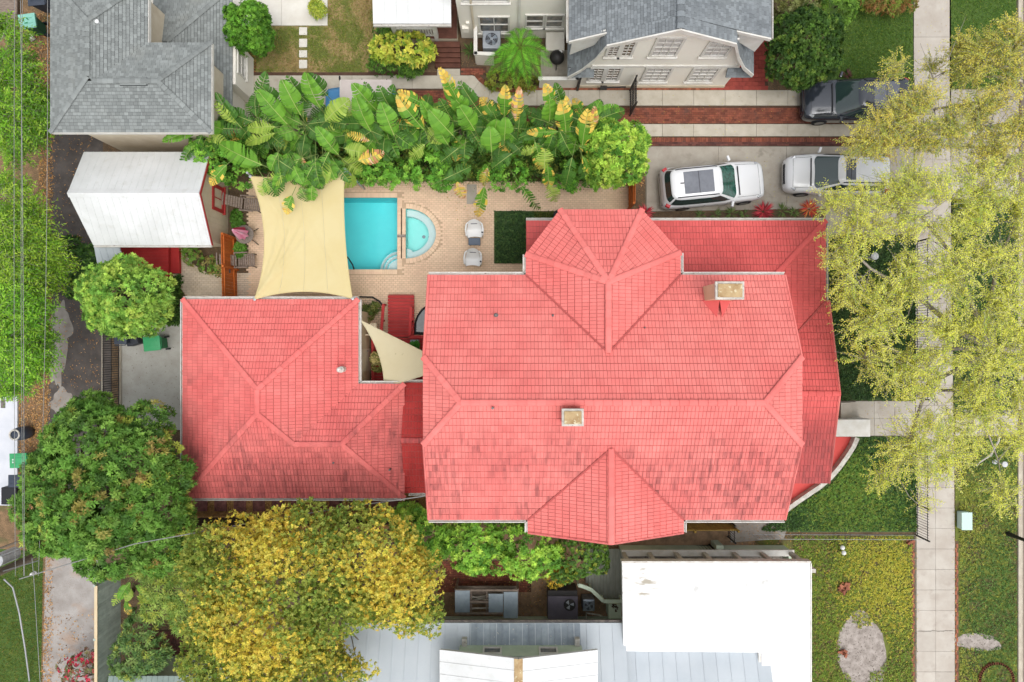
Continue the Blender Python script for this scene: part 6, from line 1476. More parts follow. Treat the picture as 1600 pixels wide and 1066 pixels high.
# ------------------------------------------------------------------ south yard: workbench shelter, grey deck, curved rail
t = thing('lean_to_shelter', 'low timber lean-to with three grey roof sheets and a gap showing white lumber', 'shelter', P(761, 943))
zl = 1.5; mat('roof_sheet', C(166, 180, 190), .5, C(150, 164, 176), 3, tint=.05)
for (xa, xb, ya, yb) in ((711, 734, 923, 957), (763.5, 786, 928, 957), (787, 809, 925, 966)):
    a, c = P(xa, yb, zl), P(xb, ya, zl); b = MB(); b.box((a.x, a.y, zl - .015 + .01 * (xa > 780)), (c.x, c.y, zl + .01 * (xa > 780))); b.build('roof_sheet', MATS['roof_sheet'], t)
a, c = P(712, 958, 1.42), P(809, 922, 1.42)
for y in (a.y, (a.y * .5 + c.y * .5), c.y): b = MB(); b.box((a.x, y - .04, 1.38), (c.x, y + .04, 1.47)); b.build('beam', MATS['weathered_wood'], t)
for k in range(5): x = a.x + (c.x - a.x) * k / 4; b = MB(); b.box((x - .03, a.y + .045, 1.30), (x + .03, c.y - .045, 1.375)); b.build('rafter', MATS['weathered_wood'], t)
for x in (a.x, c.x):
    for y in (a.y, c.y): b = MB(); b.box((x - .045, y - .045, 0), (x + .045, y + .045, 1.379)); b.build('post', MATS['weathered_wood'], t)
b = MB(); b.box((a.x, a.y + .1, .6), (c.x, c.y - .1, .66)); b.build('shelf', MATS['weathered_wood'], t)
for i, (x0_, y0_, x1_, y1_) in enumerate(((735, 934, 764, 931), (735, 940, 764, 932), (736, 932, 762, 938), (735, 951, 765, 950))):
    b = MB(); b.tube([P(x0_, y0_, .85 + .07 * i), P(x1_, y1_, .87 + .07 * i)], .035, 4); tag(b.build('lumber', MATS['old_white']), ['white lumber length on the shelter shelf, straight across the top', 'white lumber length lying slanted up to the right on the shelf', 'white lumber length lying slanted down to the right on the shelf', 'white lumber length at the front of the shelf, apart from the others'][i], 'lumber', 'white lumber in the lean-to gap')
b = MB(); p = P(711, 968); b.box((p.x - .05, p.y - .0, 0), (p.x + .04, p.y + .09, 1.6)); tag(b.build('white_post', MATS['white_trim']), 'tall white post at the left corner of the lean-to', 'post')
GD = thing('grey_deck', 'grey-green plank deck left of the white flat roof', 'deck', P(948, 900))
mat('deck_grey', C(156, 160, 150), .85, C(136, 140, 130), 2, tint=.1, bump=.2, stretch=(4, 1, 1))
x = P(915, 0, .5).x
while x < P(972, 0, .5).x:
    y0_ = P(0, 935, .5).y + max(0, (P(940, 0, .5).x - x)) * .95; b = MB(); b.box((x + .006, y0_, .44), (x + .134, P(0, 858, .5).y, .5)); b.build('plank', MATS['deck_grey'], GD); x += .14
pts = [P(904, 915, 1.2), P(912, 917, 1.2), P(924, 922, 1.2), P(934, 931, 1.2), P(943, 940, 1.2), P(972, 940, 1.2)]
b = MB()
for a, c in zip(pts[:-1], pts[1:]):
    d = (c - a).normalized(); nn = Vector((-d.y, d.x, 0)) * .08; b.prism([a - nn - Vector((0, 0, .05)), c - nn - Vector((0, 0, .05)), c + nn - Vector((0, 0, .05)), a + nn - Vector((0, 0, .05))], [a - nn, c - nn, c + nn, a + nn])
b.build('curved_rail', MATS['green_wall'], GD)
for p in pts[::2] + pts[-1:]: b = MB(); b.box((p.x - .04, p.y - .04, 0), (p.x + .04, p.y + .04, 1.149)); b.build('rail_post', MATS['green_wall'], GD)
b = MB(); a, c = P(951, 967, .9), P(971, 944, .9); b.box((a.x, a.y, 0), (c.x, c.y, .9)); t = b.build('green_cabinet', MATS['green_wall'], bevel=.02); tag(t, 'pale green square box with dark debris on top by the grey deck', 'cabinet')
b = MB()
for k in range(14): p = P(961 + random.uniform(-4, 4), 951 + random.uniform(-7, 7), .93); b.obox((p.x, p.y, .925), (random.uniform(.05, .12), .04, .04), random.uniform(0, 3))
o = b.build('dead_leaves', MATS['brown_fence']); tag(o, 'dark dry leaves heaped on the pale green box', 'leaves', kind='stuff')
b = MB(); b.tube([P(916, 967, .5), P(916, 958, .6), P(935, 961, .6), P(941, 963, .5)], .035, 6); tag(b.build('white_pipe', MATS['old_white']), 'bent white pipe on the ground beside the small air conditioner', 'pipe')
mat('tarp_grey', C(150, 156, 166), .6, C(120, 126, 138), 5, bump=.4, bscale=9)
b = MB(); G = [[P(872 + 12 * i / 6 + 2 * math.sin(j), 905 + 16 * j / 6, .3 + .12 * math.sin(i * 1.3 + j)) for j in range(7)] for i in range(7)]; b.grid([r[::-1] for r in G]); b.grid([[p - Vector((0, 0, .03)) for p in r] for r in G]); tag(b.build('crumpled_tarp', MATS['tarp_grey'], smooth=True), 'crumpled grey tarp behind the charcoal air conditioner', 'tarp')
# ------------------------------------------------------------------ stepping blocks in the mulch, SE yard bits
mat('maroon_paver', C(140, 92, 88, 1.5), .9, C(108, 72, 70), 3)
mb = [(305 + 30 * k) for k in range(12)]
for k, x in enumerate(mb):
    b = MB(); a, c = P(x, 799, 0), P(x + 19, 782, 0); b.box((a.x, a.y, -.04), (c.x, c.y, .012)); o = b.build('paving_block', MATS['maroon_paver'], bevel=.008)
    tag(o, 'maroon paving block in the mulch, ' + ['westmost of the row', 'second from the west end', 'third from the west end', 'fourth from the west end', 'fifth from the west end', 'sixth, near the middle of the row', 'seventh, just past the middle', 'fifth from the link roof end', 'fourth from the link roof end', 'third from the link roof end', 'second from the link roof end', 'nearest the link roof'][k], 'paving block', 'maroon paving blocks in the mulch yard')
t = thing('transformer_box', 'pale mint-green utility box standing on the verge lawn', 'utility box', P(1510, 814))
mat('mint', C(206, 232, 222), .55); a, c = P(1503.5, 828, .4), P(1519, 801.5, .4); b = MB(); b.box((a.x, a.y, 0), (c.x, c.y, .36)); b.build('cabinet', MATS['mint'], t, bevel=.03)
b = MB(); b.box((a.x - .02, a.y - .02, .361), (c.x + .02, c.y + .02, .4)); b.build('lid', MATS['mint'], t, bevel=.03)
for px, py, l in ((1307, 850, 'white globe lamp nearer the iron fence corner of the yellowish lawn'), (1309, 858, 'white globe lamp just below its twin on the yellowish lawn')):
    t = thing('globe_lamp', l, 'lamp', P(px, py), 0, 'white globe lamps'); c = P(px, py); b = MB(); b.tube([(c.x, c.y, 0), (c.x, c.y, .5)], .02, 8); b.build('stem', MATS['black_metal'], t)
    b = MB(); b.lathe((c.x, c.y, .48), [(.03, 0), (.08, .03), (.105, .09), (.1, .14), (.06, .19), (.01, .21)], 16); b.build('globe', MATS['white_plastic'], t, smooth=True)
def hemi(c, r, prof=7): return [(r * math.cos(math.pi / 2 * k / prof), r * math.sin(math.pi / 2 * k / prof)) for k in range(prof + 1)]
t = thing('street_lamp', 'black street lamp post leaning in at the right edge of the south verge', 'street lamp', P(1575, 834))
c = P(1575, 834); b = MB(); b.tube([(c.x, c.y, 0), (c.x, c.y, .6), (c.x, c.y, 3.6)], [.12, .08, .06], 12); b.build('post', MATS['black_metal'], t)
b = MB(); b.lathe((c.x, c.y, 3.6), [(.1, 0), (.2, .1), (.16, .45), (.04, .6)], 14); b.build('lantern', MATS['black_metal'], t)
t = thing('street_lamp', 'slim lamp post with a round disc top on the south verge', 'street lamp', P(1558, 715)); c = P(1558, 715)
c2 = P(1571, 726, .7); b = MB(); b.lathe((c2.x, c2.y, .0), [(.12, 0), (.12, .02), (.03, .05), (.03, .6), (.13, .62), (.13, .68), (.05, .72)], 16); b.build('disc', MATS['canister'], t)
t = thing('round_disc_light', 'pale disc-topped garden light among the branches by the red porch roof', 'light', P(1352, 404)); c = P(1352, 404); b = MB(); b.lathe((c.x, c.y, 0), [(.05, 0), (.05, .8), (.17, .82), (.17, .86), (.08, .9)], 18); b.build('lamp', MATS['canister'], t)
def brick_pile(label, px, py, r, n, name='brick_pile'):
    t = thing(name, label, 'brick pile', P(px, py)); rr = random.Random(px)
    for k in range(n):
        a, q = rr.random() * 6.28, r * math.sqrt(rr.random()); p = P(px, py); b = MB(); b.obox((p.x + q * math.cos(a), p.y + q * math.sin(a), .03 + .05 * (k % 3)), (.2, .1, .06), rr.random() * 3.1, Matrix.Rotation(rr.uniform(-.2, .2), 3, 'X')); b.build('brick', MATS['brick_edge'], t)
    return t
brick_pile('small heap of broken bricks on the yellowish lawn above the sand patch', 1317, 918, .3, 18)
brick_pile('few loose bricks half sunk in the edge of the sand patch', 1316, 1020, .18, 6)
brick_pile('tiny stack of bricks at the corner of the iron fence and pavement', 1421, 846, .14, 6)
t = thing('brick_ring', 'curved brick border of a round bed at the bottom right', 'border', P(1555, 1055))
for k in range(26):
    a = R(-10 + 200 * k / 25); c = P(1556, 1062); b = MB(); b.obox((c.x + .78 * math.cos(a), c.y + .78 * math.sin(a), .03), (.1, .19, .1), a); b.build('brick', MATS['brick_edge'], t)
tag((lambda b: (b.tube([P(1565, 665, 1.2), P(1560, 690, 1.0), P(1547, 712, .8), P(1530, 723, .5), P(1526, 729, .3)], [.05, .045, .04, .03, .015], 6), b.tube([P(1553, 702, .9), P(1549, 714, .7)], [.02, .01], 5), b.build('bare_branch', MATS['old_white']))[-1])(MB()), 'bare pale bent branch hanging over the south verge lawn', 'branch')
t = thing('flower_pot', 'black round plant pot beside the bay roof', 'pot', P(872, 338)); c = P(872, 338)
b = MB(); b.lathe((c.x, c.y, 0), [(.17, 0), (.23, .35), (.24, .36), (.2, .36), (.19, .28)], 20); b.build('pot', MATS['black_rubber'], t)
sheet('bed_by_shed', [(360, 292), (385, 292), (386, 402), (362, 402)], .006, MATS['soil'])
sheet('curved_bed', [(282, 386), (352, 386), (352, 428), (326, 428), (300, 412), (290, 395)], .006, MATS['soil'])
sheet('drive_bed', [(985, 331), (1290, 326), (1290, 372), (985, 372)], .004, MATS['soil'])
sheet('hedge_bed', [(772, 330), (838, 330), (838, 412), (772, 412)], .012, MATS['cover_soil'])
sheet('hedge_bed_east', [(836, 330), (880, 330), (880, 372), (836, 372)], .012, MATS['soil'])
# ------------------------------------------------------------------ foliage materials
mat('leaf', (1, 1, 1, 1), .55, attr='replace', trans=.38, spec=.25)
mat('leaf_gloss', (1, 1, 1, 1), .5, attr='replace', trans=.25, spec=.25)
mat('grass_blade', (1, 1, 1, 1), .7, attr='replace', trans=.3, spec=.15)
mat('dry_leaf', (1, 1, 1, 1), .85, attr='replace', spec=.1)
mat('bark', C(120, 106, 92), .9, C(90, 78, 66), 6, bump=.5, bscale=20, stretch=(1, 1, .3))
mat('bark_pale', C(176, 168, 156), .9, C(148, 140, 128), 6, bump=.4, bscale=25)
def lobes_px(L):
    """(px, py, z, r_px, rz) -> lobe list"""
    return [(P(x, y, z), (r * (CAMH - z) / FPX, r * (CAMH - z) / FPX, rz)) for x, y, z, r, rz in L]
def trunk(t, base, tops, r, m='bark', n=9):
    b = MB(); base = Vector(base); hub = base + Vector((0, 0, min(p.z for p in map(Vector, tops)) * .45))
    b.tube([base, base * .5 + hub * .5 + Vector((.04, .03, 0)), hub], [r * 1.25, r, r * .9], n)
    for q in tops:
        q = Vector(q); mid = hub * .5 + q * .5 + Vector((random.uniform(-.2, .2), random.uniform(-.2, .2), .25)); b.tube([hub, mid, q], [r * .6, r * .4, r * .14], 6)
    return b.build('trunk', MATS[m], t, smooth=True)
def rosette_tree(name, label, cat, base, L, n, k, ll, lw, pal, w=None, m='leaf', lift=.45, inner=.3, group=None, tr=.16, low=-.25, sag=.15, accents=None, extra=None, tuft=None):
    t = thing(name, label, cat, base, 0, group); lb = lobes_px(L)
    if tuft:
        nt, rt, per = tuft; p, q, tk = tufts(lb, nt, rt, per, low, inner); n = len(p); tc = pick(pal, nt, w)
        if accents:
            ia = RNG.choice(nt, int(nt * accents[1]), replace=False); tc[ia] = tc[ia] * .6 + pick(accents[0], len(ia)) * .4
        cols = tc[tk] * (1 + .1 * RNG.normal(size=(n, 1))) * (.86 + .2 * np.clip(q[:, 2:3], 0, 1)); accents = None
    else: p, q = dome_points(lb, n, low=low, inner=inner); cols = pick(pal, n, w)
    if accents:
        na = int(n * accents[1]); idx = RNG.choice(n, na, replace=False); idx = idx[q[idx, 2] > .1]; cols[idx] = pick(accents[0], len(idx))
    V, F, c = rosettes(p, q, k, ll, lw, cols, lift=lift, sag=sag)
    trunk(t, base, [Vector(a) + Vector((0, 0, -r[2] * .2)) for a, r in lb], tr)
    np_mesh('crown', V, F, c, MATS[m], t)
    return t
def g_(r, g, b, k=1.4):
    """leaf colour for a look in the photo: light bounced from leaf to leaf deepens it, so start paler"""
    c = np.array(C(r, g, b, k)[:3]); y = c @ np.array([.3, .6, .1]); c = c * .93 + y * .07
    if c[1] > c[0] * 1.25: c *= (1.28, 1.06, .8)
    else: c *= (1.03, .99, .85)
    return tuple(np.minimum(c, .75))

def gaps(seed, thr, sc=.9):
    r = np.random.default_rng(seed); ph = r.random((6, 3)) * 6.28; fr = r.normal(size=(6, 2)) * sc
    def f(p):
        s = sum(np.sin(p[:, 0] * fr[k, 0] + p[:, 1] * fr[k, 1] + ph[k, 0]) for k in range(6)) / 6
        return s > thr
    return f
# big dark-green tree over the alley, with orange-pink new growth
L = [(150, 700, 5.2, 66, 1.6), (100, 745, 4.8, 46, 1.5), (215, 720, 5.0, 58, 1.5), (150, 790, 5.8, 72, 1.7), (240, 790, 4.8, 50, 1.4), (100, 815, 4.6, 46, 1.4), (175, 850, 4.6, 48, 1.3), (150, 655, 4.2, 36, 1.2), (232, 665, 4.2, 32, 1.1), (70, 790, 4.2, 30, 1.2), (255, 850, 4.0, 40, 1.1), (120, 692, 4.5, 38, 1.2), (272, 745, 4.3, 28, 1.1), (275, 820, 4.0, 26, 1.0)]
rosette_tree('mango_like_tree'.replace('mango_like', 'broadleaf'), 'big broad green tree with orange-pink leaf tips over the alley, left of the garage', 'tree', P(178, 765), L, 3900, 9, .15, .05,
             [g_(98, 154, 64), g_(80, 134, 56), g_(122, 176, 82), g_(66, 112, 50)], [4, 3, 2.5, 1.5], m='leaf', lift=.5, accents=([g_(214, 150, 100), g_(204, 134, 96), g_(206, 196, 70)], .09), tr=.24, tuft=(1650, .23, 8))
# round light green tree by the shed
L = [(198, 463, 3.2, 46, 1.3), (164, 452, 2.9, 31, 1.0), (234, 454, 2.9, 29, 1.0), (173, 488, 2.8, 30, 1.0), (224, 486, 2.8, 32, 1.0), (200, 432, 2.8, 27, .9), (196, 498, 2.6, 22, .8), (246, 470, 2.5, 18, .8)]
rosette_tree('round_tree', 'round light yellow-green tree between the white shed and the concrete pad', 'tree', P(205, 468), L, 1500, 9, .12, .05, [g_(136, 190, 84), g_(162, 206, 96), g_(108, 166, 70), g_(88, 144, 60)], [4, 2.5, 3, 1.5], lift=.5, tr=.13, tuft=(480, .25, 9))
# golden tree at the bottom
L = [(470, 880, 6.8, 90, 1.8), (370, 890, 6.4, 78, 1.7), (570, 870, 6.4, 80, 1.6), (620, 920, 6.0, 62, 1.5), (345, 962, 6.0, 50, 1.5), (420, 970, 6.8, 90, 1.8), (520, 960, 6.2, 70, 1.5), (370, 1040, 6.2, 78, 1.6), (480, 1050, 6.0, 75, 1.5), (322, 884, 5.6, 32, 1.0), (655, 890, 5.4, 32, 1.0), (645, 960, 5.4, 38, 1.0), (560, 1010, 5.4, 40, 1.0), (430, 840, 6.0, 34, 1.2), (610, 845, 5.8, 34, 1.2), (312, 925, 5.4, 20, .8)]
gt = thing('golden_tree', 'large golden-yellow and olive tree at the bottom, overhanging the grey metal roof', 'tree', P(470, 940)); lb = lobes_px(L)
p, q, tk = tufts(lb, 3300, .28, 7, -.2, .65)
keep = gaps(31, -.3, 1.3)(p)
p, q = p[keep], q[keep]; n = len(p)
zone = np.sin(p[:, 0] * 1.3 + 1) + np.sin(p[:, 1] * 1.7 + p[:, 0] * .6) + .8 * RNG.normal(size=n)
cols = np.where((zone > -.15)[:, None], pick([g_(208, 186, 66), g_(204, 176, 58), g_(196, 182, 74), g_(168, 166, 66), g_(220, 190, 62)], n, [4, 2.5, 3.5, 3, 1.2]), pick([g_(128, 148, 62), g_(150, 156, 66), g_(98, 128, 54)], n))
V, F, c = rosettes(p, q, 7, .095, .05, np.minimum(cols * np.array([1.16, 1.25, 1.3]), .78), lift=.6, sag=.1, spread=.6)
hub = P(515, 940, 2.8); b = MB(); b.tube([P(520, 938), hub], [.3, .24], 10)
for x, y, z, r in ((560, 890, 5.2, .13), (430, 900, 5.6, .14), (370, 960, 5.4, .12), (600, 930, 5.0, .1), (470, 1010, 5.4, .13), (400, 1030, 5.2, .1), (500, 880, 5.8, .1), (625, 900, 5.2, .07), (330, 900, 5.0, .08), (560, 1000, 4.8, .08)):
    e = P(x, y, z); b.tube([hub, hub * .5 + e * .5 + Vector((.15, -.1, .35)), e], [r, r * .7, r * .3], 7)
    for k in range(3):
        f = e + Vector((random.uniform(-1, 1), random.uniform(-1, 1), random.uniform(.1, .6))); b.tube([hub * .3 + e * .7, f], [r * .35, .012], 5)
b.build('trunk', MATS['bark_pale'], gt, smooth=True); np_mesh('crown', V, F, c, MATS['leaf'], gt)
# bushy bright green trees along the south wall
for (L, base, lab) in (([(655, 832, 3.2, 34, 1.0), (640, 815, 2.8, 24, .9), (672, 848, 2.9, 26, .8), (655, 862, 2.5, 24, .8)], (658, 838), 'bright green bushy tree at the left end of the row below the red roof'),
                       ([(735, 850, 3.2, 36, 1.0), (720, 838, 2.9, 26, .9), (752, 835, 2.9, 26, .9), (742, 868, 2.7, 24, .8)], (736, 848), 'bright green bushy tree in the middle of the row below the red roof'),
                       ([(822, 856, 3.3, 36, 1.0), (845, 866, 3.0, 28, .9), (798, 842, 2.9, 28, .9), (818, 876, 2.7, 26, .8), (780, 872, 2.6, 24, .8)], (818, 854), 'bright green bushy tree at the right end of the row below the red roof')):
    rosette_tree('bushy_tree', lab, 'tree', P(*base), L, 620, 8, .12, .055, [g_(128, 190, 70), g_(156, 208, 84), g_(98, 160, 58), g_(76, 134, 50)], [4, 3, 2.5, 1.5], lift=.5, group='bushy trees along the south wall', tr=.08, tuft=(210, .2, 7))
rosette_tree('fig_shrub', 'dense small-leaved dark green shrub below the bay roof tip', 'shrub', P(905, 865), [(900, 866, 2.6, 36, 1.0), (925, 862, 2.2, 24, .9), (880, 885, 2.0, 24, .8), (935, 880, 1.8, 16, .7)], 650, 10, .11, .055, [g_(74, 120, 46), g_(98, 146, 58), g_(58, 98, 42), g_(140, 160, 60)], [4, 3, 3, 1], tr=.06)
rosette_tree('yellow_shrub', 'straggly yellow-leaved shrub above the charcoal air conditioner', 'shrub', P(868, 905), [(868, 903, 1.2, 14, .5), (885, 893, 1.3, 12, .5)], 110, 8, .15, .06, [g_(220, 190, 50), g_(196, 170, 60), g_(150, 150, 60)], tr=.03)
# bushes at the banana row
rosette_tree('round_bush', 'round bright lime-green bush at the right end of the banana row', 'shrub', P(965, 242), [(962, 235, 3.0, 38, 1.1), (940, 218, 2.7, 24, .9), (985, 222, 2.7, 24, .9), (980, 258, 2.5, 26, .9), (945, 262, 2.5, 28, .9)], 720, 8, .12, .055, [g_(150, 205, 80), g_(170, 218, 92), g_(112, 172, 62), g_(80, 140, 50)], [4, 3, 3, 2], lift=.55, tr=.1, tuft=(330, .19, 8))
for i, (L, base, lab) in enumerate((([(668, 262, 1.6, 26, .7), (692, 276, 1.4, 20, .6), (650, 272, 1.3, 18, .6)], (670, 266), 'low bright green bush under the bananas nearest the spa'),
        ([(355, 250, 2.0, 30, .8), (325, 240, 2.0, 26, .8), (375, 270, 1.6, 22, .7), (340, 275, 1.5, 20, .6)], (350, 255), 'bright green bush at the left end of the banana row by the shed'),
        ([(585, 262, 1.2, 24, .6), (610, 268, 1.1, 20, .5), (560, 266, 1.2, 18, .5)], (585, 264), 'low bright green bush behind the pool, under the bananas'),
        ([(800, 272, 1.2, 24, .6), (770, 276, 1.1, 18, .5), (915, 276, 1.3, 24, .6), (880, 278, 1.1, 20, .5)], (820, 276), 'low green bush under the bananas right of the hanging yellow leaf'))):
    rosette_tree('low_bush', lab, 'shrub', P(*base), L, 330, 8, .12, .055, [g_(104, 176, 62), g_(130, 196, 76), g_(78, 142, 52)], lift=.5, group='low bushes beneath the banana plants', tr=.04, tuft=(80, .18, 7))
rosette_tree('round_bush', 'dense round mid-green bush beside the white patio and grey roof', 'shrub', P(388, 55), [(392, 42, 2.2, 26, 1.0), (380, 55, 2.0, 22, .9), (402, 58, 1.9, 22, .9), (398, 28, 1.8, 18, .8), (375, 32, 1.8, 16, .8)], 700, 8, .1, .05, [g_(86, 150, 44), g_(104, 168, 54), g_(66, 122, 36)], lift=.5, tr=.08, tuft=(300, .17, 7))
rosette_tree('square_hedge', 'large dark green clipped bush between the gambrel house and north lawn', 'shrub', P(1258, 85), [(1256, 78, 2.4, 40, 1.0), (1231, 60, 2.2, 29, .9), (1284, 58, 2.2, 26, .9), (1231, 98, 2.2, 28, .9), (1280, 96, 2.1, 26, .9), (1256, 44, 2.0, 24, .9), (1252, 110, 2.0, 22, .8)], 1500, 8, .1, .05, [g_(60, 100, 40), g_(78, 122, 48), g_(44, 80, 34), g_(104, 140, 58)], [4, 3, 3, .8], lift=.5, inner=.15, tr=.1, tuft=(620, .2, 7))
for i, (L, lab, pal) in enumerate((([(1235, 8, 1.6, 26, .7), (1262, 10, 1.7, 22, .7)], 'grey-green airy shrub at the top edge left of the north lawn', [g_(112, 128, 74), g_(130, 140, 90), g_(88, 106, 58)]),
                        ([(1305, 12, 1.8, 32, .8), (1325, -5, 1.7, 24, .7), (1285, 22, 1.6, 20, .7)], 'bright green shrub at the top edge beside the north lawn', [g_(84, 132, 46), g_(104, 154, 58), g_(64, 106, 38)]),
                        ([(1365, -2, .7, 22, .4), (1395, 2, .6, 22, .35), (1420, 4, .6, 14, .3)], 'reddish-green low edging plants at the top of the north lawn', [g_(150, 110, 62), g_(110, 140, 54), g_(130, 120, 60)]))):
    rosette_tree('border_shrub', lab, 'shrub', P(L[0][0], L[0][1]), L, 330, 9, .15, .05, pal, tr=.03)
rosette_tree('lime_shrub', 'yellow-green croton-like shrub row beside the brown steps'.replace('croton-like ', ''), 'shrub', P(632, 82), [(600, 76, 1.0, 20, .5), (625, 74, 1.2, 24, .6), (650, 78, 1.2, 24, .6), (668, 82, 1.0, 14, .5)], 360, 9, .16, .08, [g_(196, 206, 72), g_(216, 216, 88), g_(140, 176, 58), g_(96, 146, 46)], [4, 3, 3, 2], lift=.6, tr=.03)
for L, lab in (([(600, 50, .9, 16, .5), (612, 42, 1.0, 12, .5)], 'dark green shrub under the corner of the white porch roof'), ([(598, 96, .6, 20, .35), (618, 104, .5, 16, .3), (588, 104, .5, 14, .3)], 'low dark green shrub left below the yellow-green shrub'), ([(640, 106, .5, 16, .3), (655, 104, .45, 10, .25)], 'small low green shrub right below the yellow-green shrub')):
    rosette_tree('small_shrub', lab, 'shrub', P(L[0][0], L[0][1]), L, 170, 8, .12, .05, [g_(74, 122, 42), g_(92, 146, 54), g_(56, 96, 36)], tr=.03, group='shrubs in the bed by the brown steps')
rosette_tree('climbing_shrub', 'dark green leafy shrub spilling onto the alley left of the shed', 'shrub', P(122, 420), [(112, 390, 1.0, 20, .6), (125, 415, 1.2, 26, .7), (118, 445, 1.0, 20, .6), (142, 400, 1.0, 16, .6), (140, 440, .8, 14, .5)], 420, 8, .17, .09, [g_(58, 104, 48), g_(78, 128, 58), g_(44, 82, 40), g_(120, 140, 50)], [4, 3, 3, .6], m='leaf_gloss', tr=.05)
for L, lab, col in (([(370, 336, .3, 7, .2), (372, 350, .3, 8, .2), (368, 343, .3, 6, .2)], 'green bedding plants along the shed wall beside the upper deck chair', [g_(66, 120, 44), g_(86, 146, 56)]), ([(374, 388, .3, 8, .2), (376, 396, .3, 7, .2)], 'green bedding clump between parasol and orange fence', [g_(74, 132, 44), g_(98, 160, 60)]),
                    ([(300, 400, .5, 14, .3), (325, 414, .5, 14, .3), (342, 420, .6, 12, .4), (290, 392, .4, 8, .25)], 'green clump in the curved bed left of the orange fence', [g_(80, 132, 48), g_(104, 156, 62), g_(150, 140, 80)]), ([(572, 490, .5, 12, .4), (585, 482, .5, 9, .3)], 'mixed green plants in the small bed beside the garage', [g_(96, 118, 56), g_(120, 130, 66), g_(70, 100, 46)]),
                    ([(588, 560, 1.1, 8, .4), (590, 572, 1.0, 7, .3)], 'potted plant with pale flowers by the garage wall under the cream sail', [g_(130, 140, 70), g_(200, 190, 130)]), ([(648, 540, 1.0, 5, .2), (648, 546, 1.0, 5, .2)], 'green plants growing in the grey trough', [g_(60, 140, 50)])):
    rosette_tree('bedding_plant', lab, 'plant', P(L[0][0], L[0][1]), L, 130, 8, .13, .055, col, tr=.015, group='small bedding plants')
t = thing('potted_bush', 'small yellow-green round plant on the white patio', 'plant', P(497, 15)); c_ = P(497, 15)
p, q = dome_points(lobes_px([(496, 15, .6, 12, .45)]), 150); V, F, c = rosettes(p, q, 8, .15, .035, pick([g_(170, 196, 66), g_(196, 208, 92), g_(120, 160, 50)], 150)); np_mesh('foliage', V, F, c, MATS['leaf'], t)
b = MB(); b.lathe((c_.x, c_.y, .03), [(.16, 0), (.22, .3), (.18, .3)], 16); b.build('pot', MATS['old_white'], t)
# bottom-left garden
rosette_tree('bluish_shrub', 'bluish-green shrub right of the tall alley fence, bottom left', 'shrub', P(220, 1010), [(222, 990, 2.2, 30, .9), (210, 1025, 2.0, 34, .9), (240, 1020, 2.0, 26, .8), (200, 1060, 1.6, 26, .7), (222, 965, 1.8, 18, .7)], 640, 9, .17, .05, [g_(96, 140, 84), g_(120, 160, 96), g_(72, 114, 68), g_(150, 176, 84)], [4, 3, 3, 1], lift=.6, tr=.05)
rosette_tree('feathery_tree', 'feathery pale green tree between the big tree and the golden tree', 'tree', P(268, 925), [(262, 905, 3.0, 34, 1.0), (290, 925, 3.2, 32, 1.0), (252, 940, 2.8, 28, .9), (300, 960, 2.8, 30, .9), (280, 885, 3.0, 26, .9), (235, 885, 2.6, 20, .7)], 760, 10, .24, .03, [g_(126, 166, 84), g_(150, 186, 100), g_(96, 140, 66), g_(160, 186, 84)], lift=.7, sag=.3, tr=.08)
bt = thing('bougainvillea', 'shrub with magenta bracts overhanging the alley concrete at the bottom', 'shrub', P(140, 1050))
p, q = dome_points(lobes_px([(132, 1045, 1.2, 26, .6), (118, 1060, 1.0, 18, .5), (140, 1025, 1.1, 14, .5), (100, 1040, .8, 10, .3)]), 300); cc = pick([g_(110, 120, 76), g_(136, 136, 92), g_(120, 100, 80), g_(200, 40, 80), g_(224, 60, 100)], 300, [3, 2, 2, 2, 1.6]); V, F, c = rosettes(p, q, 6, .11, .06, cc); np_mesh('foliage', V, F, c, MATS['leaf'], bt)
b = MB(); 
for k in range(9): e = P(105 + 5 * k, 1060 - random.uniform(0, 40), 1.0); b.tube([P(146, 1055, 0), e], [.025, .01], 5)
b.build('stem', MATS['bark'], bt)

# ------------------------------------------------------------------ trees of spray foliage: the bright row on the left and the street oaks
def spray_tree(name, label, base, L, n, tl, per, ll, lw, pal, w=None, group=None, limbs=(), r0=.25, m='bark', droop=.18, inner=.6, low=-.3, twigs=True, flat=.35, keepf=None, tr_r=.008, glow=1.):
    t = thing(name, label, 'tree', base, 0, group); lb = lobes_px(L)
    p, q = dome_points(lb, n, low=low, inner=inner)
    if keepf is not None: k_ = keepf(p); p, q = p[k_], q[k_]
    k = len(p); d = q * np.array([1, 1, flat]) + .45 * RNG.normal(size=(k, 3)) * np.array([1, 1, .5]); cols = pick(pal, k, w)
    ln = tl * (.6 + .8 * RNG.random(k)); base_p = p - norm(d) * ln[:, None] * .5
    V, F, c = sprays(base_p, d, ln, per, ll, lw, cols, droop=droop)
    np_mesh('crown', V, F, np.minimum(c * glow * np.array([.96, 1.02, 1.]), .8), MATS['leaf'], t)
    if twigs:
        Vt, Ft = twig_mesh(base_p, d, ln, tr_r, droop=droop); np_mesh('twigs', Vt, Ft, np.tile(np.array([C(176, 170, 158)[:3]]), (len(Ft), 1)), MATS['dry_leaf'], t, kind='stuff')
    b = MB()
    for pts, r in limbs: b.tube(pts, [r * (1 - .8 * i / (len(pts) - 1)) for i in range(len(pts))], 8)
    b.build('trunk', MATS[m], t, smooth=True); return t
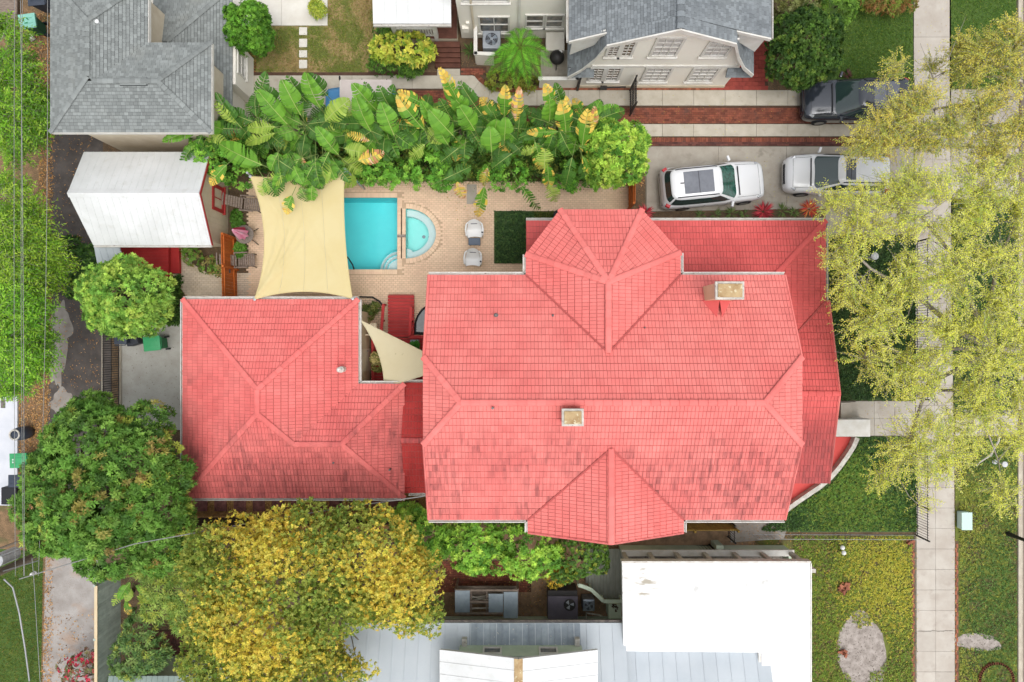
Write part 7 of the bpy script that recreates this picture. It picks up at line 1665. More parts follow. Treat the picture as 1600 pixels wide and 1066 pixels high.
for i, (bx_, by_, L, lab, pal) in enumerate((
    (-8, 175, [(18, 120, 4.2, 34, 1.1), (40, 175, 4.0, 34, 1.0), (12, 190, 4.4, 36, 1.1), (22, 75, 3.8, 26, 1.0), (20, 232, 3.4, 20, .9), (66, 165, 3.2, 20, .7), (70, 190, 3.0, 14, .6), (45, 210, 3.2, 20, .7), (8, 55, 3.6, 22, .8)], 'bright green feathery tree at the left edge, nearest the grey roof', [g_(110, 170, 44), g_(140, 190, 58), g_(86, 142, 38)]),
    (-12, 350, [(14, 310, 4.2, 30, 1.1), (40, 332, 3.8, 26, .9), (84, 436, 3.0, 14, .5), (92, 410, 2.8, 12, .5), (15, 365, 4.4, 38, 1.1), (60, 390, 3.6, 28, .8), (20, 410, 4.2, 38, 1.1), (70, 420, 3.2, 20, .6), (48, 370, 3.9, 28, .9), (30, 440, 4.0, 34, 1.0)], 'bright green feathery tree at the left edge, between shed and vine', [g_(124, 174, 46), g_(152, 194, 62), g_(94, 148, 38)]),
    (-10, 530, [(18, 480, 4.2, 38, 1.1), (45, 500, 3.8, 32, .9), (18, 540, 4.4, 40, 1.1), (45, 560, 3.7, 30, .9), (15, 590, 3.8, 28, .9), (62, 470, 3.4, 22, .7), (58, 525, 3.2, 18, .7)], 'bright green feathery tree at the left edge, above the white pad', [g_(116, 182, 46), g_(146, 204, 62), g_(88, 150, 36)]))):
    c = P(bx_, by_); tops = lobes_px(L)
    spray_tree('feathery_tree', lab, c, L, 2300, .8, 15, .15, .045, pal, [4, 3, 3], 'bright feathery trees along the left edge', limbs=[([c, c + Vector((0, 0, 2.2))], .2)] + [([c + Vector((0, 0, 2.0)), (c + Vector((0, 0, 2.6)) + Vector(a)) / 2 + Vector((0, 0, .2)), Vector(a)], .09) for a, r in tops], droop=.3, inner=.75, flat=.2, keepf=gaps(20 + i, -.2, 1.6))
OAK = [g_(220, 218, 76), g_(206, 212, 86), g_(232, 226, 100), g_(176, 198, 78), g_(140, 168, 66)]
L = [(1400, 400, 6.6, 55, .9), (1340, 345, 6.2, 52, .9), (1330, 420, 6.2, 42, .8), (1375, 495, 6.2, 58, .9), (1410, 570, 6.0, 52, .8), (1460, 330, 6.8, 60, .9), (1480, 430, 7.0, 65, .9), (1540, 380, 7.0, 70, .9), (1560, 470, 7.2, 65, .9), (1480, 520, 6.6, 55, .8), (1550, 560, 7.0, 65, .9), (1470, 630, 6.2, 50, .7), (1430, 700, 5.6, 50, .8), (1475, 720, 5.6, 40, .7), (1540, 640, 6.4, 50, .8), (1590, 610, 6.6, 50, .8), (1590, 330, 6.8, 55, .9), (1530, 300, 6.4, 55, .8), (1410, 300, 6.0, 45, .7), (1300, 318, 5.8, 26, .5), (1380, 745, 5.0, 24, .5), (1440, 770, 5.0, 24, .5), (1520, 680, 5.4, 30, .5), (1570, 770, 5.4, 30, .5), (1585, 690, 5.6, 26, .5), (1600, 520, 6.8, 60, .9), (1350, 560, 5.4, 26, .5), (1320, 470, 5.4, 22, .4)]
c = P(1558, 548); hub = P(1548, 545, 3.6)
limbs = [([c, c + Vector((-.05, 0, 1.8)), hub], .34)]
for pts, r in (([(1500, 520, 5.0), (1430, 460, 6.2), (1360, 420, 6.4), (1320, 380, 6.2)], .13), ([(1520, 480, 5.2), (1490, 400, 6.4), (1440, 340, 6.6), (1380, 320, 6.2)], .12), ([(1545, 480, 5.4), (1560, 410, 6.6), (1590, 340, 6.8)], .12), ([(1510, 570, 5.0), (1450, 600, 5.8), (1420, 690, 5.6), (1400, 740, 5.2)], .12), ([(1530, 590, 5.0), (1530, 640, 6.0), (1560, 720, 5.6)], .1), ([(1490, 545, 5.0), (1430, 560, 5.8), (1380, 540, 6.0), (1350, 560, 5.6)], .1), ([(1570, 560, 5.0), (1610, 590, 6.2)], .1), ([(1500, 430, 6.2), (1530, 400, 6.6), (1560, 405, 6.8)], .07), ([(1470, 610, 5.6), (1520, 610, 6.0), (1570, 600, 6.2)], .06), ([(1420, 440, 6.0), (1400, 500, 6.0), (1370, 510, 6.0)], .06)):
    limbs.append(([hub] + [P(*q) for q in pts] if r > .065 else [P(*q) for q in pts], r))
    e = P(*pts[-1])
    for q in pts[1:]:
        for k in range(2):
            a = P(*q); limbs.append(([a, a + Vector((random.uniform(-.9, .9), random.uniform(-.9, .9), random.uniform(-.1, .4))), a + Vector((random.uniform(-1.7, 1.7), random.uniform(-1.7, 1.7), random.uniform(0, .5)))], .02))
spray_tree('street_oak', 'wide airy yellow-green street tree over the pavement and front walk', c, L, 6900, .8, 18, .092, .03, OAK, [4, 3, 3, 2, 1.2], 'airy street trees along the pavement', limbs=limbs, m='bark_pale', droop=.12, inner=.95, keepf=gaps(3, -.17, 3.4), flat=.4, tr_r=.010, glow=1.16)
L = [(1590, 70, 7.2, 40, .7), (1540, 90, 6.6, 36, .6), (1500, 75, 6.0, 22, .4), (1510, 110, 6.0, 28, .5), (1580, 130, 6.8, 45, .7), (1385, 150, 5.6, 26, .5), (1400, 110, 5.6, 22, .5), (1440, 170, 6.0, 40, .6), (1390, 195, 5.8, 45, .6), (1480, 195, 6.2, 42, .6), (1530, 190, 6.4, 42, .6), (1590, 200, 6.8, 45, .7), (1350, 225, 5.4, 30, .5), (1560, 240, 6.4, 40, .6), (1440, 215, 5.8, 30, .5), (1455, 105, 5.2, 16, .3)]
c = P(1660, 140); hub = P(1640, 140, 4.0); limbs = [([c, hub], .32)]
for pts, r in (([(1600, 110, 5.6), (1540, 100, 6.2), (1500, 80, 6.0)], .1), ([(1600, 150, 5.4), (1540, 160, 6.0), (1460, 170, 6.0), (1395, 165, 5.8)], .11), ([(1600, 190, 5.6), (1530, 200, 6.2), (1440, 215, 6.0), (1390, 222, 5.6)], .1), ([(1590, 120, 5.8), (1530, 120, 6.0), (1480, 110, 5.6)], .06)):
    limbs.append(([hub] + [P(*q) for q in pts], r))
    for q in pts:
        for k in range(2):
            a = P(*q); limbs.append(([a, a + Vector((random.uniform(-.8, .5), random.uniform(-.7, .7), random.uniform(-.1, .3))), a + Vector((random.uniform(-1.6, .6), random.uniform(-1.3, 1.3), random.uniform(0, .4)))], .025))
spray_tree('street_oak', 'golden-tinged airy street tree reaching over the slate car and north pavement', c, L, 3100, .8, 18, .09, .03, [g_(212, 200, 84), g_(202, 196, 92), g_(220, 202, 80), g_(172, 178, 80), g_(140, 156, 70)], [4, 3, 2, 2, 1.5], 'airy street trees along the pavement', limbs=limbs, m='bark_pale', droop=.12, inner=.95, keepf=gaps(9, -.2, 3.2), glow=1.08, flat=.4, tr_r=.009)
# ------------------------------------------------------------------ giant bird-of-paradise plants: every large leaf is a piece
def leaf_mesh(name, pal, seed, torn=.5, droopy=.18, tipc=None, nseg=11):
    """paddle leaf, unit length along x, unit width; stalk behind"""
    r = random.Random(seed); b = MB()
    prof = lambda t: (math.sin(math.pi * min(1, t * .93 + .07)) ** .78) * (1 - .12 * t)
    zc = lambda t: .05 * math.sin(t * 2.6) - droopy * t ** 2.4
    for s in (-1, 1):
        for i in range(nseg):
            t0, t1 = i / nseg, (i + 1) / nseg; gp = (.035 * r.random() + .004) if r.random() < torn else 0.
            w0, w1 = prof(t0 + .001) * .5, prof(min(.999, t1)) * .5
            if i == nseg - 1: w1 = .03
            if r.random() < torn * .5: w0 *= .9; w1 *= r.uniform(.82, 1)
            sh = .055; up = .07 + r.uniform(-.03, .03) * torn
            c = pal[r.randrange(len(pal))]; k = 1 + r.uniform(-.1, .1)
            if tipc is not None and (t0 > tipc[1] or r.random() < tipc[2]): c = tipc[0][r.randrange(len(tipc[0]))]
            col = (c[0] * k, c[1] * k, c[2] * k, 1)
            col2 = col if tipc is None or r.random() > .5 else tuple(list(tipc[0][0]) + [1])
            a0 = (t0 + gp * .3, s * .012, zc(t0)); a1 = (t1 - gp * .3, s * .012, zc(t1))
            m0 = (t0 + sh * .6 + gp, s * w0 * .6, zc(t0) + up * w0 * 1.2); m1 = (t1 + sh * .6 - gp, s * w1 * .6, zc(t1) + up * w1 * 1.2)
            e0 = (t0 + sh * 1.4 + gp, s * w0, zc(t0) + up * w0 - .10 * w0); e1 = (min(1.0, t1 + sh * 1.2) - gp, s * w1, zc(t1) + up * w1 - .10 * w1)
            f1 = [a0, a1, m1, m0]; f2 = [m0, m1, e1, e0]
            if s < 0: f1.reverse(); f2.reverse()
            b.face(f1, col); b.face(f2, col2 if tipc is not None else col)
    mc = C(190, 206, 120)
    for i in range(6):
        t0, t1 = i / 6, (i + 1) / 6; w = .018 * (1 - t0 * .7); b.face([(t0, -w, zc(t0) + .012), (t1, -w * .8, zc(t1) + .012), (t1, w * .8, zc(t1) + .012), (t0, w, zc(t0) + .012)], mc)
    sc = C(120, 140, 70); b.face([(-.5, -.02, -.08), (0, -.02, 0), (0, .02, 0), (-.5, .02, -.08)], sc); b.face([(-.5, -.02, -.08), (-.5, .02, -.08), (-.5, 0, -.12), (0, 0, -.03)], sc)
    return b.mesh(name, MATS['leaf_gloss'])
GP = [g_(86, 150, 44, 1.2)]; GD_ = [g_(62, 116, 46, 1.15), g_(70, 126, 50, 1.15)]; GL = [g_(132, 176, 70, 1.2), g_(150, 190, 84, 1.2)]; YL = [g_(236, 206, 84, 1.2), g_(226, 190, 80, 1.2), g_(190, 190, 90, 1.2)]; BR = [g_(190, 132, 92), g_(214, 176, 150)]
LM = {'g': [leaf_mesh('leaf', GP + [g_(98, 164, 50, 1.2)], s, .3) for s in (1, 2, 3)], 'd': [leaf_mesh('leaf', GD_, s, .5) for s in (4, 5, 6)], 'l': [leaf_mesh('leaf', GL, s, .7, .25) for s in (7, 8)],
      'y': [leaf_mesh('leaf', YL, s, .6, tipc=(BR, .8, .12)) for s in (9, 10)], 'e': [leaf_mesh('leaf', GP, s, .45, tipc=(YL, .55, .22)) for s in (11, 12)], 'b': [leaf_mesh('leaf', BR, s, .95, .35, tipc=(YL, .3, .3)) for s in (13, 14)],
      't': [leaf_mesh('leaf', GP + GD_, s, .95, .4) for s in (15, 16, 17)]}
# (plant, base px, tip px, width px, base z, tip z, kind) read off the photograph
LV = [(1, 449, 194, 407, 148, 29, 3.6, 4.6, 'g'), (1, 470, 180, 444, 134, 29, 3.9, 5.0, 'g'), (2, 501, 169, 478, 124, 31, 4.0, 5.2, 'g'), (1, 443, 168, 412, 138, 24, 3.5, 4.4, 'd'), (1, 405, 165, 412, 121, 22, 3.4, 4.4, 'd'), (1, 478, 158, 452, 126, 24, 3.6, 4.6, 'd'), (2, 512, 150, 486, 121, 24, 3.7, 4.7, 'd'),
      (2, 508, 190, 538, 160, 30, 3.6, 4.2, 'l'), (0, 378, 200, 340, 154, 22, 3.2, 4.2, 'd'), (0, 372, 196, 336, 164, 16, 3.3, 4.2, 'l'), (0, 352, 204, 330, 196, 20, 3.0, 3.6, 'g'), (1, 410, 258, 346, 229, 32, 3.4, 3.6, 'g'), (2, 529, 242, 498, 205, 24, 3.8, 4.6, 'g'), (1, 430, 198, 388, 200, 20, 3.4, 3.4, 'l'), (1, 430, 208, 384, 222, 18, 3.2, 3.1, 'l'),
      (2, 534, 248, 562, 268, 28, 3.2, 2.8, 'l'), (2, 522, 270, 554, 288, 28, 3.0, 2.5, 'l'), (2, 512, 248, 522, 278, 22, 3.3, 2.8, 'g'), (2, 486, 286, 520, 272, 22, 3.0, 3.0, 'l'), (2, 472, 246, 484, 288, 14, 3.4, 2.5, 'b'), (1, 456, 306, 446, 332, 20, 2.9, 2.5, 'y'), (0, 354, 258, 328, 286, 20, 2.8, 2.2, 'y'), (1, 412, 278, 430, 304, 22, 3.0, 2.6, 't'), (1, 416, 282, 408, 304, 20, 2.9, 2.6, 'l'), (1, 470, 292, 478, 314, 22, 2.9, 2.6, 't'), (2, 488, 290, 486, 312, 20, 2.9, 2.6, 'g'),
      (3, 538, 232, 572, 240, 26, 3.4, 3.2, 'l'), (3, 560, 252, 596, 240, 22, 3.2, 3.2, 'y'), (3, 578, 220, 544, 210, 14, 3.8, 3.9, 'b'), (3, 580, 205, 556, 158, 30, 3.9, 5.0, 'g'), (3, 590, 174, 556, 138, 27, 3.8, 4.8, 'g'), (3, 588, 170, 572, 136, 20, 3.7, 4.7, 'd'), (4, 616, 212, 598, 168, 30, 3.9, 4.8, 'g'), (4, 614, 174, 594, 142, 26, 3.7, 4.7, 'd'), (4, 606, 172, 612, 140, 20, 3.6, 4.6, 'd'),
      (5, 708, 212, 676, 178, 30, 3.9, 4.8, 'g'), (5, 662, 202, 625, 158, 28, 3.9, 4.9, 'e'), (5, 668, 166, 628, 145, 18, 4.2, 4.9, 'y'), (5, 680, 196, 662, 164, 20, 3.7, 4.6, 'g'), (6, 742, 204, 722, 172, 30, 3.9, 4.9, 'g'), (6, 724, 184, 697, 126, 22, 4.0, 5.4, 'e'), (6, 752, 178, 722, 136, 24, 3.8, 4.9, 'd'), (6, 716, 160, 693, 114, 20, 4.6, 5.8, 'y'), (6, 730, 174, 710, 154, 26, 4.2, 4.9, 'g'), (6, 706, 186, 690, 160, 20, 3.7, 4.6, 'd'), (6, 700, 226, 684, 200, 22, 3.4, 4.0, 'g'),
      (7, 768, 238, 766, 204, 30, 3.7, 4.4, 'g'), (7, 788, 220, 790, 190, 24, 3.6, 4.4, 'g'), (7, 770, 212, 776, 192, 26, 3.6, 4.3, 'g'), (7, 788, 182, 789, 143, 22, 4.0, 5.2, 'e'), (7, 806, 190, 811, 146, 18, 4.0, 5.2, 'y'), (7, 810, 202, 813, 172, 20, 3.6, 4.4, 'd'), (7, 778, 192, 772, 178, 22, 3.5, 4.2, 'd'),
      (8, 858, 190, 860, 162, 26, 3.8, 4.7, 'g'), (8, 864, 168, 855, 138, 22, 4.2, 5.2, 'y'), (8, 884, 206, 880, 166, 28, 3.8, 4.9, 'e'), (8, 888, 180, 886, 156, 12, 4.2, 5.0, 'y'), (8, 878, 164, 870, 137, 18, 3.8, 4.8, 'd'), (9, 910, 227, 917, 180, 26, 3.7, 4.8, 'e'), (9, 926, 202, 929, 173, 14, 4.0, 4.8, 'y'), (9, 914, 187, 927, 166, 18, 3.6, 4.3, 'd'), (8, 872, 206, 828, 207, 15, 3.6, 3.6, 'y'), (8, 850, 264, 852, 238, 28, 3.0, 3.5, 'l'), (8, 855, 256, 858, 294, 20, 3.1, 2.3, 'y'),
      (8, 814, 290, 843, 332, 18, 2.8, 1.9, 't'), (8, 858, 288, 868, 316, 24, 2.6, 2.0, 'l'), (6, 714, 284, 723, 310, 18, 2.8, 2.2, 'y'), (7, 757, 292, 746, 338, 20, 2.8, 1.8, 'e'), (7, 762, 262, 752, 292, 16, 3.1, 2.4, 'b'), (8, 838, 230, 816, 238, 16, 3.2, 3.1, 'l'), (9, 910, 244, 922, 270, 12, 3.2, 2.8, 'y'), (9, 904, 228, 928, 236, 13, 3.2, 3.0, 'y'), (5, 694, 280, 732, 262, 22, 2.9, 3.0, 'd'), (8, 836, 222, 846, 262, 22, 3.2, 2.6, 'e'), (9, 894, 246, 884, 290, 22, 3.0, 2.3, 'd'), (9, 910, 250, 918, 292, 22, 2.9, 2.2, 'd'), (7, 800, 240, 770, 262, 24, 3.1, 2.8, 'd'), (6, 716, 232, 690, 252, 26, 3.2, 2.9, 'd'), (5, 664, 226, 640, 246, 22, 3.1, 2.8, 'l')]
CTR = [(362, 232), (440, 226), (506, 226), (584, 228), (618, 226), (672, 222), (734, 226), (784, 228), (862, 226), (908, 226)]
NM = ['leftmost giant bird-of-paradise plant, beside the grey house wall', 'giant bird-of-paradise plant with fanned leaves behind the sail corner', 'giant bird-of-paradise plant left of the blue canvas-top car', 'giant bird-of-paradise plant standing before the canvas-top car', 'giant bird-of-paradise plant just right of the canvas-top car', 'giant bird-of-paradise plant with one yellow curled leaf, behind the spa', 'tallest giant bird-of-paradise plant with yellow top leaves, behind the slab', 'giant bird-of-paradise plant in front of the curved brick path', 'giant bird-of-paradise plant with bright yellow leaves, second from the lime bush', 'giant bird-of-paradise plant touching the round lime bush']
PLN = []
for i, (x, y) in enumerate(CTR): PLN.append(thing('bird_of_paradise_plant', NM[i], 'plant', P(x, y), 0, 'giant bird-of-paradise plants along the north fence'))
def put_leaf(pl, b_, t_, wpx, kind, roll=0.):
    o = PLN[pl].location; t_ = b_ + (t_ - b_) * 1.1; d = t_ - b_; L = d.length; x = d / L; up = Vector((0, 0, 1)) * 1.0 + Vector((random.uniform(-.25, .25), random.uniform(-.45, -.05), 0)); y = up.cross(x).normalized(); z = x.cross(y)
    W = wpx * 1.16 * (CAMH - b_.z) / FPX
    M = basis(b_ - o, x * L, y * W, z * L * .9); inst('leaf', random.choice(LM[kind]), PLN[pl], M)
yk = 0
for pl, bx0, by0, tx, ty, wpx, bz, tz, kd in LV:
    yk += kd == 'y'
    if tx < 548 and ty > 258: bz, tz = max(bz, 4.15), max(tz, 3.95)
    put_leaf(pl, P(bx0, by0, bz), P(tx, ty, tz), wpx, 'e' if kd == 'y' and yk % 3 else kd)
for k in range(26):          # leaves arching over the top of the sail
    a = random.uniform(-2.9, -.25); x0, y0 = random.uniform(432, 528), random.uniform(236, 272); L = random.uniform(26, 44); z0 = random.uniform(4.0, 4.5)
    put_leaf(1 if x0 < 475 else 2, P(x0, y0, z0), P(x0 + L * math.cos(a), min(334, y0 - L * math.sin(a)), z0 - random.uniform(.0, .3)), random.uniform(17, 26), 'dgtdlgtdg'[k % 9])
for i, (x, y) in enumerate(CTR):          # the lower, inner leaves and the clump of stalks
    c = P(x, y, 0); b = MB()
    for k in range(13):
        a = random.uniform(0, 6.28); e = c + Vector((math.cos(a) * .5, math.sin(a) * .45, random.uniform(2.2, 3.2))); b.tube([c + Vector((math.cos(a) * .14, math.sin(a) * .12, 0)), (c + e) / 2 + Vector((0, 0, .3)), e], [.06, .04, .02], 6)
    b.tube([c, c + Vector((.05, 0, 1.6)), c + Vector((.08, .05, 2.6))], [.16, .13, .07], 9); b.build('stem', MATS['bark'], PLN[i])
    for k in range(26):
        a = 6.28 * k / 13 + random.uniform(-.3, .3); z0 = random.uniform(1.9, 3.2); r0 = random.uniform(.1, .5); L = random.uniform(.8, 1.4); el = random.uniform(-.5, .35)
        b0 = c + Vector((math.cos(a) * r0, math.sin(a) * r0 * .8, z0)); t0 = b0 + Vector((math.cos(a) * L * math.cos(el), math.sin(a) * L * .8 * math.cos(el), L * math.sin(el)))
        put_leaf(i, b0, t0, random.uniform(16, 27), random.choice('dtdtlgdtgdtldtdtgdeb' if k % 3 else 'dtldgd'))
p_ = W2([(318, 225), (960, 205), (960, 284), (560, 278), (330, 270)])
# banana clump bottom left
t = thing('banana_plant', 'small banana plant with split leaves right of the tall alley fence', 'plant', P(206, 925)); PLN.append(t)
for bx0, by0, tx, ty, w, kd in ((196, 915, 176, 945, 14, 'l'), (200, 900, 218, 890, 14, 'g'), (203, 910, 186, 935, 16, 'g'), (205, 920, 198, 938, 13, 'l'), (212, 916, 226, 925, 14, 'g'), (214, 932, 236, 940, 12, 'g'), (196, 938, 202, 960, 13, 'e')):
    put_leaf(10, P(bx0, by0, 1.9), P(tx, ty, 2.1), w, kd)
b = MB(); b.tube([P(206, 925), P(204, 922, 1.7)], [.12, .07], 8); b.build('stem', MATS['bark'], t)

# ------------------------------------------------------------------ palm
pt = thing('small_palm', 'bright green feather palm between the air conditioner and the kettle grill', 'palm', P(812, 98)); c = P(812, 98); hub = c + Vector((0, 0, 1.7))
b = MB(); b.tube([c, c + Vector((.02, 0, .9)), hub], [.13, .1, .09], 10); b.build('trunk', MATS['bark'], pt)
tips = [(790, 52), (804, 44), (828, 44), (846, 62), (858, 84), (862, 104), (846, 124), (826, 132), (805, 134), (782, 128), (762, 118), (758, 100), (776, 84), (796, 70), (836, 75), (820, 118), (795, 112), (840, 100), (778, 96)]
for x, y in tips:
    e = P(x, y, random.uniform(1.5, 2.0)); ptsn = []; n = 16; V = []; mid = (hub + e) / 2 + Vector((0, 0, .45))
    sp = [hub * (1 - s) ** 2 + mid * 2 * s * (1 - s) + e * s * s for s in [k / n for k in range(n + 1)]]
    bb = MB(); bb.tube(sp, [.018 * (1 - .7 * k / n) for k in range(n + 1)], 4); 
    for k in range(2, n + 1):
        d = (sp[k] - sp[k - 1]).normalized(); s_ = d.cross(Vector((0, 0, 1))).normalized(); ln = .42 * math.sin(math.pi * (k / n * .8 + .14)) 
        for sg in (-1, 1):
            for off in (0, .5):
                o = sp[k] - d * off * (sp[k] - sp[k - 1]).length; v = (s_ * sg * .8 + d * .7 + Vector((0, 0, -.25 + random.uniform(-.15, .15)))).normalized() * ln; w = d * .018
                col = random.choice([g_(96, 176, 44), g_(116, 194, 54), g_(76, 150, 40)]); q = [o - w, o + v * .6 - w * .6 + Vector((0, 0, .02)), o + v, o + v * .5 + w]
                bb.face(q if sg > 0 else q[::-1], tuple(col) + (1,))
    for k in range(len(bb.f)):
        if bb.c[k] is None: bb.c[k] = C(140, 170, 70)
    bb.build('frond', MATS['leaf'], pt)
rosette_tree('low_bush', 'low olive groundcover shrub at the foot of the palm', 'shrub', P(780, 128), [(775, 126, .3, 16, .25), (800, 130, .3, 18, .25), (825, 130, .3, 14, .25)], 160, 8, .13, .06, [g_(150, 160, 62), g_(120, 140, 50), g_(96, 124, 44)], tr=.02)

# ------------------------------------------------------------------ spiky plants: red bromeliads, agaves, sword-leaved clump
def spiky(name, label, px, py, rpx, n, pal, z=.25, wid=.05, cat='plant', group=None, lift=.6):
    t = thing(name, label, cat, P(px, py), 0, group); R_ = rpx * (CAMH - z) / FPX; c = np.array(P(px, py, .05))
    a = RNG.random(n) * 6.28; el = lift * (.2 + RNG.random(n)); d = np.stack([np.cos(a) * np.cos(el), np.sin(a) * np.cos(el), np.sin(el)], 1); nn = np.stack([-np.cos(a) * np.sin(el), -np.sin(a) * np.sin(el), np.cos(el)], 1)
    L = R_ * (.65 + .5 * RNG.random(n)); V, F = leaf_quads(np.tile(c, (n, 1)) + d * .05, d, nn, L, wid, sag=.22); np_mesh('leaves', V, F, pick(pal, n), MATS['leaf_gloss'], t); return t
RED = [g_(206, 50, 72), g_(180, 36, 60), g_(222, 80, 96), g_(150, 44, 56)]
GB = 'red bromeliads along the driveway bed'
spiky('bromeliad', 'crimson bromeliad clump at the corner of the bay roof by the orange gate', 1008, 333, 15, 50, RED, group=GB); spiky('bromeliad', 'largest crimson bromeliad clump, below the white SUV bonnet', 1192, 331, 19, 70, RED, group=GB)
spiky('bromeliad', 'orange-red bromeliad clump under the yellow branch tips by the second white SUV', 1264, 327, 17, 60, [g_(214, 80, 62), g_(190, 50, 50), g_(222, 140, 70)], group=GB)
for i, (x, y, r) in enumerate(((1095, 337, 10), (1118, 337, 12), (1143, 334, 14), (1163, 335, 9), (1222, 330, 14), (1240, 333, 10))):
    spiky('agave', 'small green spiky plant ' + ['nearest the bay roof, in the driveway bed', 'second along the driveway bed from the bay roof', 'in the driveway bed under the white SUV door', 'just left of the largest crimson bromeliad', 'just right of the largest crimson bromeliad', 'left of the orange-red bromeliad'][i], x, y, r, 34, [g_(84, 116, 64), g_(104, 136, 78), g_(66, 96, 52)], wid=.04, group='spiky plants in the driveway bed')
spiky('sword_plant', 'dark green sword-leaved clump beside the brown steps and screen wall', 735, 80, 16, 60, [g_(62, 100, 52), g_(84, 124, 66)], wid=.035, lift=.9)
spiky('porch_fern', 'dark green plant in the pot on the red porch floor by the white plinth', 1309, 694, 10, 40, [g_(50, 84, 48), g_(70, 106, 58)], z=.8); spiky('porch_fern', 'dark leafy plant on the red porch floor at the bottom end of the curved wall', 1240, 768, 10, 40, [g_(80, 92, 50), g_(110, 112, 56)], z=.8)
spiky('dark_clump', 'purple-brown spiky clump at the corner of the north lawn above the slate car', 1323, 116, 9, 40, [g_(70, 44, 40), g_(90, 56, 48)], wid=.05)

# ------------------------------------------------------------------ ground cover and grass nobody could count
def scatter_cover(name, poly, n, ll, lw, pal, w=None, h=(.02, .16), m='leaf', k=3, z=-.03, holes=(), lift=.7, dens=None):
    pw = W2(poly); x0, x1 = min(p[0] for p in pw), max(p[0] for p in pw); y0, y1 = min(p[1] for p in pw), max(p[1] for p in pw)
    pts = []
    while len(pts) < n:
        x, y = random.uniform(x0, x1), random.uniform(y0, y1)
        if inside(x, y, pw) and not any(inside(x, y, hh) for hh in holes) and (dens is None or random.random() < dens(x, y)): pts.append((x, y))
    p = np.array(pts); zz = z + h[0] + (h[1] - h[0]) * RNG.random(n) * (.6 + .4 * np.sin(p[:, 0] * 2.1) * np.sin(p[:, 1] * 2.6)); p3 = np.column_stack([p, zz])
    nn = norm(np.array([0, 0, 1.]) + .35 * RNG.normal(size=(n, 3)))
    cols = pick(pal, n, w) if not callable(pal) else pal(p)
    V, F, c = rosettes(p3, nn, k, ll, lw, cols, lift=lift)
    return np_mesh(name, V, F, c, MATS[m], kind='stuff')
DK = [g_(62, 100, 64), g_(78, 118, 70), g_(50, 84, 56)]
scatter_cover('ground_cover', [(1285, 368), (1430, 368), (1430, 625), (1303, 625)], 9000, .085, .05, DK)
def gcol(p):
    n = len(p); f = (np.sin(p[:, 0] * .8 + 2) + np.sin(p[:, 1] * .9 + p[:, 0] * .5) + .9 * RNG.normal(size=n)) > .35
    return np.where(f[:, None], pick([g_(94, 140, 66), g_(110, 158, 74), g_(124, 152, 70)], n), pick([g_(66, 108, 62), g_(78, 122, 70), g_(56, 94, 56)], n))
scatter_cover('ground_cover', [(1190, 826), (1228, 803), (1300, 756), (1345, 690), (1346, 684), (1430, 684), (1431, 829), (1190, 829)], 8600, .085, .05, gcol)
scatter_cover('ground_cover', [(774, 331), (834, 331), (834, 411), (774, 411)], 2200, .085, .05, DK, z=.012)
scatter_cover('ground_cover', [(834, 332), (876, 332), (870, 345), (834, 370)], 500, .1, .04, [g_(70, 96, 48), g_(96, 112, 60)], z=.012)
scatter_cover('ground_cover', [(1487, 314), (1588, 314), (1588, 648), (1491, 648)], 5600, .085, .05, DK)
scatter_cover('undergrowth', [(330, 215), (640, 210), (955, 205), (955, 284), (720, 281), (560, 277), (330, 272)], 4200, .2, .085, [g_(78, 122, 52), g_(98, 146, 62), g_(60, 98, 46), g_(126, 150, 70)], h=(.1, 1.3), k=5, z=-.02)
scatter_cover('undergrowth', [(256, 446), (284, 430), (287, 508), (240, 508)], 520, .15, .07, [g_(70, 112, 50), g_(88, 132, 60), g_(54, 90, 44)], h=(.05, .6), k=5, z=-.03)
sandw = [W2(blob(1347, 1018, 33, 55, n=60, seed=4, j=.3)), W2(blob(1528, 1004, 31, 11, n=40, seed=9, j=.4))]
def ycol(p):
    n = len(p); d = np.hypot(p[:, 0] - PX(1390), (p[:, 1] - PY(905)) * .9); f = np.clip(1.25 - d / 2.9 + .3 * RNG.normal(size=n), 0, 1)[:, None] > .5
    return np.where(f, pick([g_(196, 192, 66), g_(176, 182, 64), g_(208, 202, 82)], n), pick([g_(110, 150, 64), g_(136, 166, 70), g_(94, 122, 60), g_(156, 136, 86)], n, [4, 3, 2, 1.2]))
scatter_cover('yard_cover', [(1240, 838), (1425, 838), (1427, 1085), (1262, 1085), (1262, 880), (1240, 860)], 8500, .075, .042, ycol, h=(.01, .09), holes=sandw[:1])
scatter_cover('verge_cover', [(1499, 684), (1588, 684), (1588, 1085), (1500, 1085)], 6800, .07, .04, lambda p: np.where(((np.sin(p[:, 0] * 1.3) + np.sin(p[:, 1] * .7 + 1) + RNG.normal(size=len(p))) > .2)[:, None], pick([g_(150, 168, 72), g_(132, 156, 66), g_(170, 176, 84)], len(p)), pick([g_(84, 128, 70), g_(100, 144, 76), g_(72, 110, 62)], len(p))), h=(.01, .09), holes=sandw[1:])
